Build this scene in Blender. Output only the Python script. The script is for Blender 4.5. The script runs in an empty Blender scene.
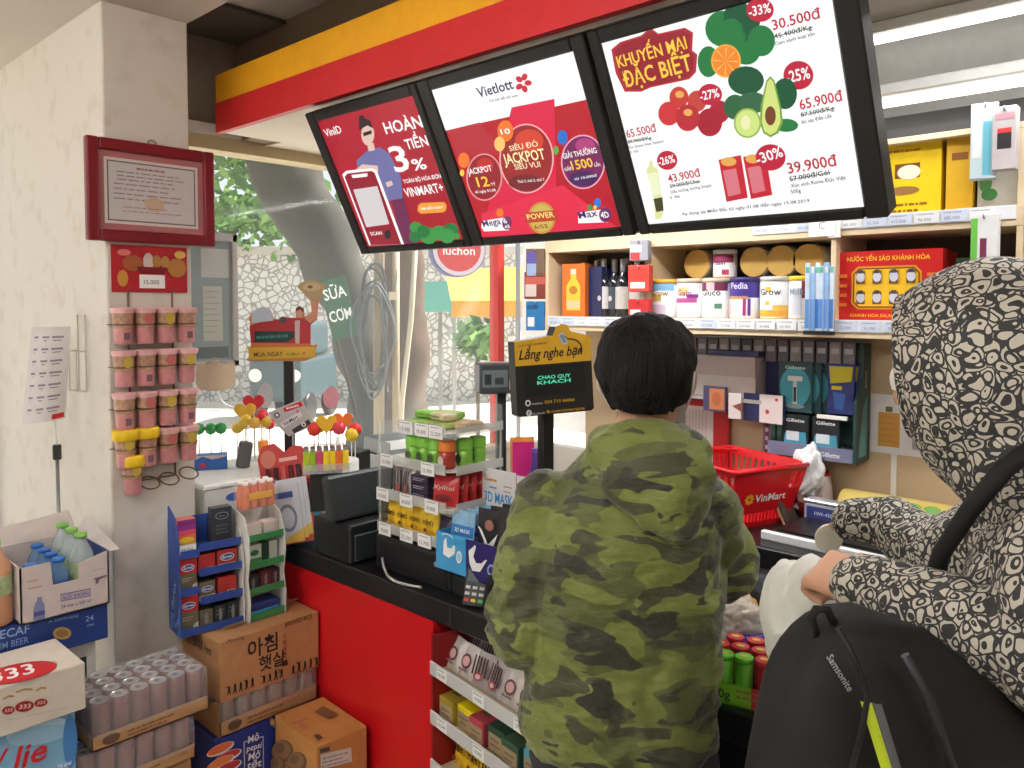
import bpy, bmesh, math, random
from math import sin, cos, pi, radians, sqrt, atan2
from mathutils import Vector, Matrix, noise

# ------------------------------------------------------------------ camera, world, light, exposure
SC = bpy.context.scene
COL = SC.collection
FPX, CX, CY, HCAM = 800.0, 512.0, 340.0, 1.69
PITCH, YAW = radians(2.5), radians(43.0)
cam_data = bpy.data.cameras.new('camera')
cam_data.sensor_width = 36.0
cam_data.lens = FPX / 1024 * 36
cam_data.shift_y = -(384 - CY) / 1024
cam_data.clip_start = 0.02
cam = bpy.data.objects.new('camera', cam_data)
COL.objects.link(cam)
cam.location = (0, 0, HCAM)
cam.rotation_euler = (radians(90) - PITCH, 0, YAW)
SC.camera = cam
SC.view_settings.view_transform = 'Standard'
SC.view_settings.look = 'None'
SC.view_settings.gamma = 1.0
SC.view_settings.exposure = 0.6
SC.view_settings.use_curve_mapping = False

world = bpy.data.worlds.new('sky'); SC.world = world
world.use_nodes = True
_bg = world.node_tree.nodes['Background']
_bg.inputs[0].default_value = (0.86, 0.93, 1.0, 1)
_bg.inputs[1].default_value = .75

sun = bpy.data.lights.new('sun', 'SUN'); sun.energy = 11; sun.angle = radians(3)
sun.color = (1.0, 0.95, 0.86)
sun_o = bpy.data.objects.new('sun', sun); COL.objects.link(sun_o)
sun_o.rotation_euler = (radians(38), radians(8), radians(150))

def area_lamp(name, loc, sx, sy, power, col=(1, 1, 1)):
    l = bpy.data.lights.new(name, 'AREA'); l.shape = 'RECTANGLE'; l.size = sx; l.size_y = sy
    l.energy = power; l.color = col
    o = bpy.data.objects.new(name, l); COL.objects.link(o); o.location = loc
    return o
# light of the ceiling tube fixtures (their housings are built with the ceiling)
TUBES = [(-1.1, -0.3, 2.53, 1.2, 12), (-0.9, -1.5, 2.53, 1.2, 20), (0.9, -0.3, 2.53, 1.2, 20), (-2.2, -1.2, 2.53, 1.2, 15)]
for x, y, z, L, p in TUBES:
    area_lamp('tube_light', (x, y, z), L, .12, p)
TUBES_HI = [(-1.75, 2.30, 2.21, 1.0, 10), (-0.15, 2.1, 2.58, 1.2, 11)]  # first is an added lamp under the soffit, unseen, lighting the back shelves
for x, y, z, L, p in TUBES_HI:
    area_lamp('tube_light', (x, y, z), L, .10, p)

# ------------------------------------------------------------------ geometry helpers
RV = Vector((cos(YAW), sin(YAW), 0)); FV = Vector((-sin(YAW), cos(YAW), 0)); ZV = Vector((0, 0, 1))
CAMV = Vector((0, 0, HCAM))
def ray(px, py):
    xc = (px - CX) / FPX; yc = (CY - py) / FPX
    f = FV * cos(PITCH) - ZV * sin(PITCH); u = FV * sin(PITCH) + ZV * cos(PITCH)
    return f + RV * xc + u * yc
def P(px, py, X=None, Y=None, Z=None, D=None):
    """room point seen at a photo pixel, on a plane of the room"""
    d = ray(px, py)
    if X is not None: t = X / d.x
    elif Y is not None: t = Y / d.y
    elif Z is not None: t = (Z - HCAM) / d.z
    else: t = D / d.dot(FV)
    return CAMV + d * t

def lin(c):
    c = c / 255.0
    return c / 12.92 if c <= .04045 else ((c + .055) / 1.055) ** 2.4
_mats = {}
def mat(rgb, rough=.5, metal=0., noise_amt=.06, nscale=30., bump=0., spec=.4, emit=0., alpha=1., name=None, coat=0.):
    key = (tuple(rgb), rough, metal, noise_amt, nscale, bump, spec, emit, alpha, name, coat)
    if key in _mats: return _mats[key]
    m = bpy.data.materials.new(name or 'surface_%02x%02x%02x' % tuple(int(c) for c in rgb))
    m.use_nodes = True
    nt = m.node_tree; b = nt.nodes['Principled BSDF']
    base = tuple(lin(c) for c in rgb)
    b.inputs['Roughness'].default_value = rough
    b.inputs['Metallic'].default_value = metal
    b.inputs['Specular IOR Level'].default_value = spec
    b.inputs['Coat Weight'].default_value = coat
    if emit:
        b.inputs['Base Color'].default_value = (0.01, 0.01, 0.01, 1)
        b.inputs['Emission Color'].default_value = base + (1,)
        b.inputs['Emission Strength'].default_value = emit
    elif noise_amt or bump:
        tc = nt.nodes.new('ShaderNodeTexCoord'); no = nt.nodes.new('ShaderNodeTexNoise')
        no.inputs['Scale'].default_value = nscale; no.inputs['Detail'].default_value = 3
        nt.links.new(tc.outputs['Object'], no.inputs['Vector'])
        mx = nt.nodes.new('ShaderNodeMix'); mx.data_type = 'RGBA'
        mx.inputs[6].default_value = tuple(c * (1 - noise_amt * 2) for c in base) + (1,)
        mx.inputs[7].default_value = tuple(min(1, c * (1 + noise_amt * 1.5) + .002) for c in base) + (1,)
        nt.links.new(no.outputs['Fac'], mx.inputs[0]); nt.links.new(mx.outputs[2], b.inputs['Base Color'])
        if bump:
            bp = nt.nodes.new('ShaderNodeBump'); bp.inputs['Strength'].default_value = bump; bp.inputs['Distance'].default_value = .01
            nt.links.new(no.outputs['Fac'], bp.inputs['Height']); nt.links.new(bp.outputs[0], b.inputs['Normal'])
    else:
        b.inputs['Base Color'].default_value = base + (1,)
    if alpha < 1:
        out = nt.nodes['Material Output']
        tr = nt.nodes.new('ShaderNodeBsdfTransparent'); ms = nt.nodes.new('ShaderNodeMixShader')
        ms.inputs[0].default_value = alpha
        nt.links.new(tr.outputs[0], ms.inputs[1]); nt.links.new(b.outputs[0], ms.inputs[2])
        nt.links.new(ms.outputs[0], out.inputs[0])
    _mats[key] = m
    return m
def flat(rgb, rough=.45): return mat(rgb, rough, noise_amt=0)
def glow(rgb, e=.8): return mat(rgb, .4, noise_amt=0, emit=e)

_txt = {}
def text_geo(s, bold=0., shear=0.):
    bold = min(bold, .017); k = (s, bold, shear)
    if k not in _txt:
        cu = bpy.data.curves.new('t', 'FONT'); cu.body = s; cu.size = 1; cu.offset = bold; cu.shear = shear
        cu.resolution_u = 2; cu.fill_mode = 'FRONT'
        o = bpy.data.objects.new('t', cu); COL.objects.link(o)
        dg = bpy.context.evaluated_depsgraph_get()
        me = bpy.data.meshes.new_from_object(o.evaluated_get(dg))
        vs = [v.co.copy() for v in me.vertices]; fs = [tuple(p.vertices) for p in me.polygons]
        bpy.data.meshes.remove(me); bpy.data.objects.remove(o); bpy.data.curves.remove(cu)
        if vs:
            x0 = min(v.x for v in vs); x1 = max(v.x for v in vs); y0 = min(v.y for v in vs); y1 = max(v.y for v in vs)
        else: x0 = x1 = y0 = y1 = 0
        _txt[k] = (vs, fs, x0, x1, y0, y1)
    return _txt[k]

def frame(o, u, v):
    u = Vector(u).normalized(); v = Vector(v).normalized(); n = u.cross(v)
    m = Matrix((u, v, n)).transposed().to_4x4(); m.translation = Vector(o)
    return m

class MB:
    """collects shapes and becomes ONE mesh object"""
    def __init__(s): s.v = []; s.f = []; s.m = []; s.sm = []; s.mats = []; s.layer = 0
    def mi(s, m):
        if m not in s.mats: s.mats.append(m)
        return s.mats.index(m)
    def add(s, vs, fs, m, smooth=False, T=None):
        k = len(s.v); i = s.mi(m)
        for v in vs: s.v.append((T @ Vector(v)) if T else Vector(v))
        for f in fs:
            s.f.append(tuple(k + j for j in f)); s.m.append(i); s.sm.append(smooth)
        return s
    def bm(s, b, m, smooth=False, T=None):
        b.verts.index_update()
        s.add([v.co.copy() for v in b.verts], [[v.index for v in f.verts] for f in b.faces], m, smooth, T); b.free(); return s
    def box(s, lo, hi, m, bev=0., seg=1, T=None):
        lo = Vector(lo); hi = Vector(hi)
        b = bmesh.new(); bmesh.ops.create_cube(b, size=1)
        for v in b.verts: v.co = Vector([(lo[i] + hi[i]) / 2 + v.co[i] * (hi[i] - lo[i]) for i in range(3)])
        if bev: bmesh.ops.bevel(b, geom=b.edges[:], offset=min(bev, .49 * min(abs(hi[i] - lo[i]) for i in range(3))), segments=seg, affect='EDGES', profile=.5)
        return s.bm(b, m, False, T)
    def lathe(s, prof, m, c=(0, 0, 0), seg=16, T=None, smooth=True, cap=True, sx=1., sy=1.):
        """prof: (r, z[, material]) from bottom to top"""
        c = Vector(c); n = len(prof); vs = []; 
        for p in prof:
            for k in range(seg):
                a = 2 * pi * k / seg
                vs.append(c + Vector((p[0] * cos(a) * sx, p[0] * sin(a) * sy, p[1])))
        base = len(s.v)
        for v in vs: s.v.append((T @ v) if T else v)
        for i in range(n - 1):
            mm = prof[i + 1][2] if len(prof[i + 1]) > 2 else m
            q = s.mi(mm)
            for k in range(seg):
                k2 = (k + 1) % seg
                s.f.append((base + i * seg + k, base + i * seg + k2, base + (i + 1) * seg + k2, base + (i + 1) * seg + k)); s.m.append(q); s.sm.append(smooth)
        if cap:
            s.f.append(tuple(base + k for k in reversed(range(seg)))); s.m.append(s.mi(m)); s.sm.append(False)
            mm = prof[-1][2] if len(prof[-1]) > 2 else m
            s.f.append(tuple(base + (n - 1) * seg + k for k in range(seg))); s.m.append(s.mi(mm)); s.sm.append(False)
        return s
    def tube(s, pts, r, m, seg=8, closed=False, T=None):
        pts = [Vector(p) for p in pts]; n = len(pts); rs = r if isinstance(r, (list, tuple)) else [r] * n
        base = len(s.v); q = s.mi(m); up = None
        for i, p in enumerate(pts):
            a = pts[(i - 1) % n] if (closed or i > 0) else p; b = pts[(i + 1) % n] if (closed or i < n - 1) else p
            t = (b - a)
            t = t.normalized() if t.length > 1e-9 else Vector((0, 0, 1))
            if up is None: up = Vector((0, 0, 1)) if abs(t.z) < .9 else Vector((1, 0, 0))
            x = t.cross(up)
            if x.length < 1e-6: x = t.orthogonal()
            x.normalize(); y = x.cross(t).normalized(); up = y
            for k in range(seg):
                an = 2 * pi * k / seg
                v = p + (x * cos(an) + y * sin(an)) * rs[i]
                s.v.append((T @ v) if T else v)
        for i in range(n if closed else n - 1):
            i2 = (i + 1) % n
            for k in range(seg):
                k2 = (k + 1) % seg
                s.f.append((base + i * seg + k, base + i2 * seg + k, base + i2 * seg + k2, base + i * seg + k2)); s.m.append(q); s.sm.append(True)
        if not closed:
            s.f.append(tuple(base + k for k in range(seg))); s.m.append(q); s.sm.append(False)
            s.f.append(tuple(base + (n - 1) * seg + k for k in reversed(range(seg)))); s.m.append(q); s.sm.append(False)
        return s
    def prism(s, poly, d, m, T=None, side=None):
        """2-D outline in the frame T, thickness d along -n (front face at n=0)"""
        n = len(poly)
        a = sum(poly[i][0] * poly[(i + 1) % n][1] - poly[(i + 1) % n][0] * poly[i][1] for i in range(n))
        if a < 0: poly = poly[::-1]
        vs = [Vector((p[0], p[1], 0)) for p in poly] + [Vector((p[0], p[1], -d)) for p in poly]
        s.add(vs, [tuple(range(n)), tuple(reversed(range(n, 2 * n)))], m, False, T)
        k = len(s.v) - 2 * n; q = s.mi(side or m)
        for i in range(n):
            j = (i + 1) % n
            s.f.append((k + j, k + i, k + n + i, k + n + j)); s.m.append(q); s.sm.append(False)
        return s
    def grid(s, nu, nv, fn, m, smooth=True, T=None, cu=False):
        vs = [fn(i / (nu - 1) if not cu else i / nu, j / (nv - 1)) for j in range(nv) for i in range(nu)]
        fs = []
        for j in range(nv - 1):
            for i in range(nu if cu else nu - 1):
                i2 = (i + 1) % nu
                fs.append((j * nu + i, j * nu + i2, (j + 1) * nu + i2, (j + 1) * nu + i))
        return s.add(vs, fs, m, smooth, T)
    # ---- flat print on a face: T is a frame (u right, v up, n outwards)
    def _lz(s): s.layer += 1; return .0004 + .00022 * s.layer
    def rect(s, T, x, y, w, h, m):
        z = s._lz(); return s.add([(x, y, z), (x + w, y, z), (x + w, y + h, z), (x, y + h, z)], [(0, 1, 2, 3)], m, False, T)
    def ell(s, T, x, y, rx, ry, m, n=20, a0=0., a1=2 * pi):
        z = s._lz()
        pts = [(x + rx * cos(a0 + (a1 - a0) * i / n), y + ry * sin(a0 + (a1 - a0) * i / n), z) for i in range(n if a1 - a0 > 6.28 else n + 1)]
        return s.add(pts, [tuple(range(len(pts)))], m, False, T)
    def poly(s, T, pts, m):
        z = s._lz(); n = len(pts)
        a = sum(pts[i][0] * pts[(i + 1) % n][1] - pts[(i + 1) % n][0] * pts[i][1] for i in range(n))
        if a < 0: pts = pts[::-1]
        return s.add([(p[0], p[1], z) for p in pts], [tuple(range(n))], m, False, T)
    def text(s, T, st, x, y, h, m, al='c', bold=.0, shear=0., w=None, rot=0.):
        """h = letter height of the em; x, y = baseline anchor; w squeezes to a width"""
        vs, fs, x0, x1, y0, y1 = text_geo(st, bold, shear)
        if not vs: return s
        z = s._lz(); sx = h
        if w: sx = w / max(1e-6, x1 - x0)
        ox = {'l': x0, 'c': (x0 + x1) / 2, 'r': x1}[al]
        out = []
        for v in vs:
            a = (v.x - ox) * sx; b = v.y * h
            if rot: a, b = a * cos(rot) - b * sin(rot), a * sin(rot) + b * cos(rot)
            out.append((x + a, y + b, z))
        return s.add(out, fs, m, False, T)
    def lines(s, T, x, y, w, n, dy, h, m, seed=1):
        """small print too fine to read: rows of short dashes"""
        r = random.Random(seed)
        z = s._lz()
        for i in range(n):
            cx = x
            while cx < x + w * (.7 + .3 * r.random()):
                l = w * (.04 + .12 * r.random()); l = min(l, x + w - cx)
                yy = y - i * dy
                s.add([(cx, yy, z), (cx + l, yy, z), (cx + l, yy + h, z), (cx, yy + h, z)], [(0, 1, 2, 3)], m, False, T)
                cx += l + w * .025
        return s
    def build(s, name, parent=None, T=None):
        me = bpy.data.meshes.new(name)
        me.from_pydata([tuple(T @ v) if T else tuple(v) for v in s.v], [], s.f)
        for m in s.mats: me.materials.append(m)
        me.polygons.foreach_set('material_index', s.m); me.polygons.foreach_set('use_smooth', s.sm)
        me.validate(); me.update()
        o = bpy.data.objects.new(name, me); COL.objects.link(o)
        if parent is not None: o.parent = parent
        return o

def tag(o, label, cat, group=None):
    o['label'] = label; o['category'] = cat
    if group: o['group'] = group
    return o
def thing(name, label, cat, loc=(0, 0, 0), rz=0., group=None, rx=0., ry=0.):
    o = bpy.data.objects.new(name, None); COL.objects.link(o); o.empty_display_size = .05
    o.location = loc; o.rotation_euler = (rx, ry, rz)
    return tag(o, label, cat, group)
def struct(o): o['kind'] = 'structure'; return o
def dup(root, loc, rz=None, label=None, group=None, rot=None, scale=None):
    r = root.copy(); COL.objects.link(r); r.location = loc
    if rz is not None: r.rotation_euler = (r.rotation_euler[0], r.rotation_euler[1], rz)
    if rot is not None: r.rotation_euler = rot
    if scale is not None: r.scale = scale
    if label: r['label'] = label
    if group: r['group'] = group
    for ch in root.children:
        c = ch.copy(); COL.objects.link(c); c.parent = r
        for g in ch.children:
            d = g.copy(); COL.objects.link(d); d.parent = c
    return r
FRONT = lambda x0, y, z0: frame((x0, y, z0), (1, 0, 0), (0, 0, 1))          # faces -Y, origin lower left
LEFT = lambda x, y0, z0: frame((x, y0, z0), (0, -1, 0), (0, 0, 1))           # faces -X; u runs towards -Y
RIGHT = lambda x, y0, z0: frame((x, y0, z0), (0, 1, 0), (0, 0, 1))           # faces +X
TOP = lambda x0, y0, z: frame((x0, y0, z), (1, 0, 0), (0, 1, 0))             # faces +Z
R90 = radians(90)

WHITE = mat((240, 240, 236), .5); BLACK = mat((22, 22, 24), .42); RED = mat((200, 24, 32), .4)
PRINT_K = flat((28, 26, 26)); PRINT_W = flat((242, 242, 240)); PRINT_R = flat((206, 30, 38)); PRINT_G = flat((70, 70, 72))
STEEL = mat((170, 172, 176), .3, .9); CHROME = mat((200, 200, 204), .18, 1.)
CLEAR = mat((225, 232, 235), .12, alpha=.22, noise_amt=0, name='clear_plastic')
GLASS = mat((225, 238, 238), .05, alpha=.10, noise_amt=0, name='pane_glass')
FILM = mat((236, 236, 240), .15, alpha=.16, noise_amt=0, name='shrink_film')
CARD = mat((176, 132, 88), .75, noise_amt=.1, nscale=60)
class Pic:
    """prints flat marks on a face of an MB. W = the face's frame in the room (to measure from the photo), T = the same face in the mesh's own space"""
    def __init__(s, mb, T, root=None, crop=(0, 0, 1)):
        s.mb = mb; s.T = T
        if root is not None:
            R = Matrix.Translation(root.location) @ root.rotation_euler.to_matrix().to_4x4()
        else: R = Matrix()
        s.Wi = (R @ T).inverted(); s.C = crop
    def pt(s, p):
        d = ray(s.C[0] + s.C[2] * p[0], s.C[1] + s.C[2] * p[1])
        o = s.Wi @ CAMV; d = s.Wi.to_3x3() @ d
        t = -o.z / d.z
        return (o.x + d.x * t, o.y + d.y * t)
    def poly(s, pts, m): s.mb.poly(s.T, [s.pt(p) for p in pts], m); return s
    def ell(s, c, rx, ry, m, n=20, rot=0.):
        s.poly([(c[0] + rx * cos(2 * pi * k / n) * cos(rot) - ry * sin(2 * pi * k / n) * sin(rot), c[1] + rx * cos(2 * pi * k / n) * sin(rot) + ry * sin(2 * pi * k / n) * cos(rot)) for k in range(n)], m); return s
    def text(s, st, a, b, hp, m, bold=.012, shear=0.):
        A = Vector(s.pt(a)); B = Vector(s.pt(b)); H = Vector(s.pt((a[0], a[1] - hp)))
        d = B - A; h = abs((H - A).dot(Vector((-d.y, d.x)).normalized())) / .73
        s.mb.text(s.T, st, A.x, A.y, h, m, 'l', bold, shear, w=d.length, rot=atan2(d.y, d.x)); return s
    def lines(s, a, b, n, dy, hp, m, seed=1):
        A = Vector(s.pt(a)); B = Vector(s.pt(b)); D = Vector(s.pt((a[0], a[1] + dy))); H = Vector(s.pt((a[0], a[1] + hp)))
        rot = atan2((B - A).y, (B - A).x); T2 = s.T @ Matrix.Translation((A.x, A.y, 0)) @ Matrix.Rotation(rot, 4, 'Z')
        s.mb.lines(T2, 0, 0, (B - A).length, n, (D - A).length, (H - A).length, m, seed); return s
# ------------------------------------------------------------------ the room
def sbox(name, lo, hi, m, bev=0):
    return struct(MB().box(lo, hi, m, bev).build(name))
PAINT = mat((214, 208, 198), .7, noise_amt=.05, nscale=3.5, name='wall_paint')
PAINT_D = mat((198, 190, 180), .7, noise_amt=.05, nscale=3)
BEIGE = mat((196, 170, 136), .65, noise_amt=.05, nscale=5)
CREAM = mat((232, 222, 208), .6, noise_amt=.03, nscale=6)
def tile_mat(a, b, sc):
    m = bpy.data.materials.new('floor_tiles'); m.use_nodes = True; nt = m.node_tree
    br = nt.nodes.new('ShaderNodeTexBrick'); tc = nt.nodes.new('ShaderNodeTexCoord')
    br.offset = 0; br.inputs['Scale'].default_value = sc; br.inputs['Mortar Size'].default_value = .006
    br.inputs['Brick Width'].default_value = 1; br.inputs['Row Height'].default_value = 1
    for k in ('Color1', 'Color2'): br.inputs[k].default_value = tuple(lin(c) for c in a) + (1,)
    br.inputs['Mortar'].default_value = tuple(lin(c) for c in b) + (1,)
    nt.links.new(tc.outputs['Object'], br.inputs['Vector']); nt.links.new(br.outputs['Color'], nt.nodes['Principled BSDF'].inputs['Base Color'])
    nt.nodes['Principled BSDF'].inputs['Roughness'].default_value = .35
    return m
sbox('floor', (-3.6, -2.5, -.1), (2, 3.15, 0), tile_mat((196, 192, 184), (140, 136, 130), 1.7))
def wall_mat():
    """old white paint with scuffs and grime blotches of their own shape"""
    m = bpy.data.materials.new('scuffed_wall_paint'); m.use_nodes = True; nt = m.node_tree; b = nt.nodes['Principled BSDF']
    tc = nt.nodes.new('ShaderNodeTexCoord'); n1 = nt.nodes.new('ShaderNodeTexNoise'); n1.inputs['Scale'].default_value = 14; n1.inputs['Detail'].default_value = 8
    r = nt.nodes.new('ShaderNodeValToRGB'); r.color_ramp.elements[0].position = .33; r.color_ramp.elements[1].position = .46
    r.color_ramp.elements[0].color = tuple(lin(c) for c in (206, 197, 184)) + (1,); r.color_ramp.elements[1].color = tuple(lin(c) for c in (214, 207, 196)) + (1,)
    nt.links.new(tc.outputs['Object'], n1.inputs['Vector']); nt.links.new(n1.outputs['Fac'], r.inputs[0]); nt.links.new(r.outputs[0], b.inputs['Base Color'])
    b.inputs['Roughness'].default_value = .75
    return m
wl = sbox('wall_left', (-3.6, .89, 0), (-2.42, 1.14, 2.7), wall_mat(), .004)
sbox('ceiling', (-3.6, -2.5, 2.55), (2, 1.14, 2.66), PAINT_D)
sbox('ceiling', (-2.9, 1.14, 2.66), (2, 3.15, 2.74), PAINT_D)
sbox('trim_1', (-2.78, 1.145, 2.645), (-2.45, 1.5, 2.658), mat((92, 84, 76), .8))         # dark joint under the high ceiling
sbox('wall_bulkhead', (-2.8, 1.5, 2.296), (2, 1.62, 2.66), mat((150, 132, 114), .7))
sbox('wall_right', (2, -2.5, 0), (2.1, 3.15, 2.74), PAINT)
sbox('wall_front', (-3.6, -2.6, 0), (2.1, -2.5, 2.66), PAINT)
sbox('wall_back', (-2.36, 3.05, 0), (2, 3.15, 2.25), BEIGE)
sbox('wall_back', (-2.36, 3.05, 2.25), (2, 3.15, 2.74), mat((196, 196, 194), .6))
# window side
sbox('wall_window', (-2.86, 1.14, 0), (-2.8, 3.15, .98), PAINT)
sbox('wall_window', (-2.86, 1.14, 2.34), (-2.8, 3.15, 2.72), mat((158, 146, 132), .7))
sbox('wall_window', (-2.8, 3.09, 0), (-2.36, 3.15, .98), PAINT)
sbox('wall_window', (-2.8, 3.09, 2.3), (-2.36, 3.15, 2.72), PAINT)
t = MB(); t.box((-2.87, 1.14, 2.25), (-2.77, 3.05, 2.30), mat((206, 190, 150), .5)); t.box((-2.85, 1.14, 2.30), (-2.76, 3.05, 2.34), WHITE)
struct(t.build('trim_2'))
w = struct(MB().box((-2.835, 1.14, .98), (-2.829, 3.05, 2.25), GLASS).build('window_1'))
fr = MB(); fr.box((-2.86, 2.9, .98), (-2.80, 2.945, 2.25), mat((206, 60, 56), .4)); fr.box((-2.86, 1.14, .96), (-2.79, 3.08, .985), CREAM)
fr.build('window_frame', w)
w = struct(MB().box((-2.8, 3.11, .98), (-2.36, 3.116, 2.3), GLASS).build('window_2'))
sbox('wall_sky_blocker', (-3.62, -2.5, 0), (-3.56, -.62, 2.6), PAINT)  # unseen wall added to hold back sky light from the left storefront
w = struct(MB().box((-3.59, -.6, .05), (-3.584, .88, 2.5), GLASS).build('window_3'))
fr = MB()
for y in (-.6, .13, .86): fr.box((-3.61, y - .025, 0), (-3.56, y + .025, 2.55), STEEL)
fr.box((-3.61, -.6, 0), (-3.56, .86, .05), STEEL)
fr.build('window_frame', w)
# fascia above the counter: yellow band over red band, cream soffit
f = MB()
f.box((-2.66, 1.35, 2.386), (2, 1.37, 2.482), mat((238, 170, 32), .4))
f.box((-2.66, 1.348, 2.285), (2, 1.37, 2.386), mat((205, 40, 44), .4))
f.box((-2.66, 1.37, 2.29), (2, 1.6, 2.30), CREAM)
f.box((-2.8, 1.6, 2.29), (-1.0, 3.05, 2.30), CREAM)
struct(f.build('trim_3'))
# ceiling tube fixtures
TUBE_M = glow((255, 250, 240), 2.6)
TUBE_F = glow((255, 252, 248), 57.0)
def tube_fixture(x, y, z, L, label, tm=None):
    t = thing('tube_fixture', label, 'ceiling lamp', (x, y, z))
    MB().box((-L / 2 - .03, -.05, .03), (L / 2 + .03, .05, .068), WHITE, .006).build('housing', t)
    m = MB(); m.tube([(-L / 2, 0, .016), (L / 2, 0, .016)], .013, tm or TUBE_M, 10); m.build('tube', t)
    for sx in (-1, 1): MB().box((sx * L / 2 - .012, -.018, 0), (sx * L / 2 + .012, .018, .034), WHITE).build('socket', t)
    return t
for (x, y, z, L, p), lab in zip(TUBES, ['white tube lamp on the low ceiling right of the entrance wall', 'white tube lamp on the low ceiling at the front of the shop', 'white tube lamp on the low ceiling at the right', 'white tube lamp on the low ceiling by the glass front']):
    tube_fixture(x, y, z - .05 + .0, L, lab, TUBE_F).location.z = 2.55 - .068
for (x, y, z, L, p), lab in zip(TUBES_HI, ['white tube lamp on the high ceiling behind the left screens', 'white tube lamp on the high ceiling behind the right screen']):
    tube_fixture(x, y, z + .012, L, lab)
tube_fixture(-.55, 2.93, 2.66 - .068, 1.2, 'bright ceiling tube lamp above the back wall at upper right of the photo')
# ------------------------------------------------------------------ front counter
BTOP = mat((30, 30, 32), .3, noise_amt=.12, nscale=120, spec=.5)
REDP = mat((206, 22, 30), .28, noise_amt=.03, nscale=4, spec=.5, coat=.15)
c = thing('checkout_counter', 'long red fronted checkout counter with a black worktop', 'counter', (-2.34, 1.41, 0))
m = MB(); m.box((-.08, 0, .835), (.80, .62, .90), BTOP, .004); m.box((.80, .0, .835), (2.3, .62, .90), BTOP, .004); m.build('worktop', c)
MB().box((-.08, .012, 0), (.72, .03, .835), REDP).build('front_panel', c)
MB().box((-.08, .03, 0), (-.06, .62, .835), REDP).build('side_panel', c)
m = MB(); m.box((.705, .03, 0), (.72, .6, .835), REDP); m.box((1.42, .012, 0), (2.3, .6, .835), BTOP); m.box((.02, .6, 0), (2.3, .62, .835), BTOP); m.box((.02,.03,0),(2.28,.6,.02),BTOP); m.build('carcass', c)
MB().box((1.70, -.004, .835), (2.3, .0, .90), mat((96, 96, 100), .4, .3)).build('edge_strip', c)
# back counter
c = thing('back_counter', 'back counter with black worktop and beige cabinet front under the shelves', 'counter', (-2.3, 2.44, 0))
MB().box((0, 0, .83), (3.4, .6, .90), BTOP, .004).build('worktop', c)
m = MB(); m.box((.02, .06, 0), (3.38, .6, .83), mat((206, 186, 160), .6)); m.build('carcass', c)
MB().box((.02, .03, .77), (3.38, .06, .82), mat((128, 128, 132), .4, .4)).build('rail', c)
for i, x in enumerate((.05, 1.15, 2.25)):
    d = MB().box((x, .045, .05), (x + 1.05, .06, .75), mat((200, 178, 150), .55), .003).build('door', c)
    MB().box((x + .48, .03, .69), (x + .58, .045, .705), STEEL).build('handle', d)
# ------------------------------------------------------------------ three hanging screens
BEZEL = mat((24, 23, 24), .38, noise_amt=.04)
E = .70
def G(*c): return glow(c, E)
gW = G(250, 252, 250); gR = G(170, 24, 44); gR2 = G(206, 26, 54); gR3 = G(186, 22, 40); gK = G(40, 36, 40); gN = G(60, 34, 96); gY = G(248, 206, 70); gO = G(238, 120, 40)
gP = G(112, 40, 100); gRed = G(206, 34, 56); gGr = G(30, 120, 62); gGr2 = G(60, 150, 70); gGrD = G(16, 84, 52); gLG = G(206, 226, 130); gSk = G(226, 190, 176); gBl = G(112, 112, 164)
TILT = radians(26.6)
def screen(x0, x1, bl, br_, label, bg, draw):
    L = .458; w = x1 - x0
    t = thing('menu_screen', label, 'screen', (x0, 1.55, 1.85), 0, 'screens hung above the checkout counter', rx=TILT)
    m = MB(); bb, bt = .023, .031
    m.box((0, 0, 0), (bl, .05, L), BEZEL, .004); m.box((w - br_, 0, 0), (w, .05, L), BEZEL, .004)
    m.box((bl, 0, 0), (w - br_, .05, bb), BEZEL, .004); m.box((bl, 0, L - bt), (w - br_, .05, L), BEZEL, .004); m.box((.01, .012, .01), (w - .01, .062, L - .01), BEZEL)
    m.build('housing', t)
    m = MB(); m.box((bl, .006, bb), (w - br_, .012, L - bt), bg)
    T = FRONT(0, .006, 0)
    draw(m, T, t, bl, w - br_, bb, L - bt)
    m.build('display', t)
    for xx in (.12, w - .12):
        br = MB(); br.tube([(xx, .05, L - .06), (xx, .16, L + .075)], .006, BEZEL, 8); br.build('hanging_rod', t)
    return t
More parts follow.
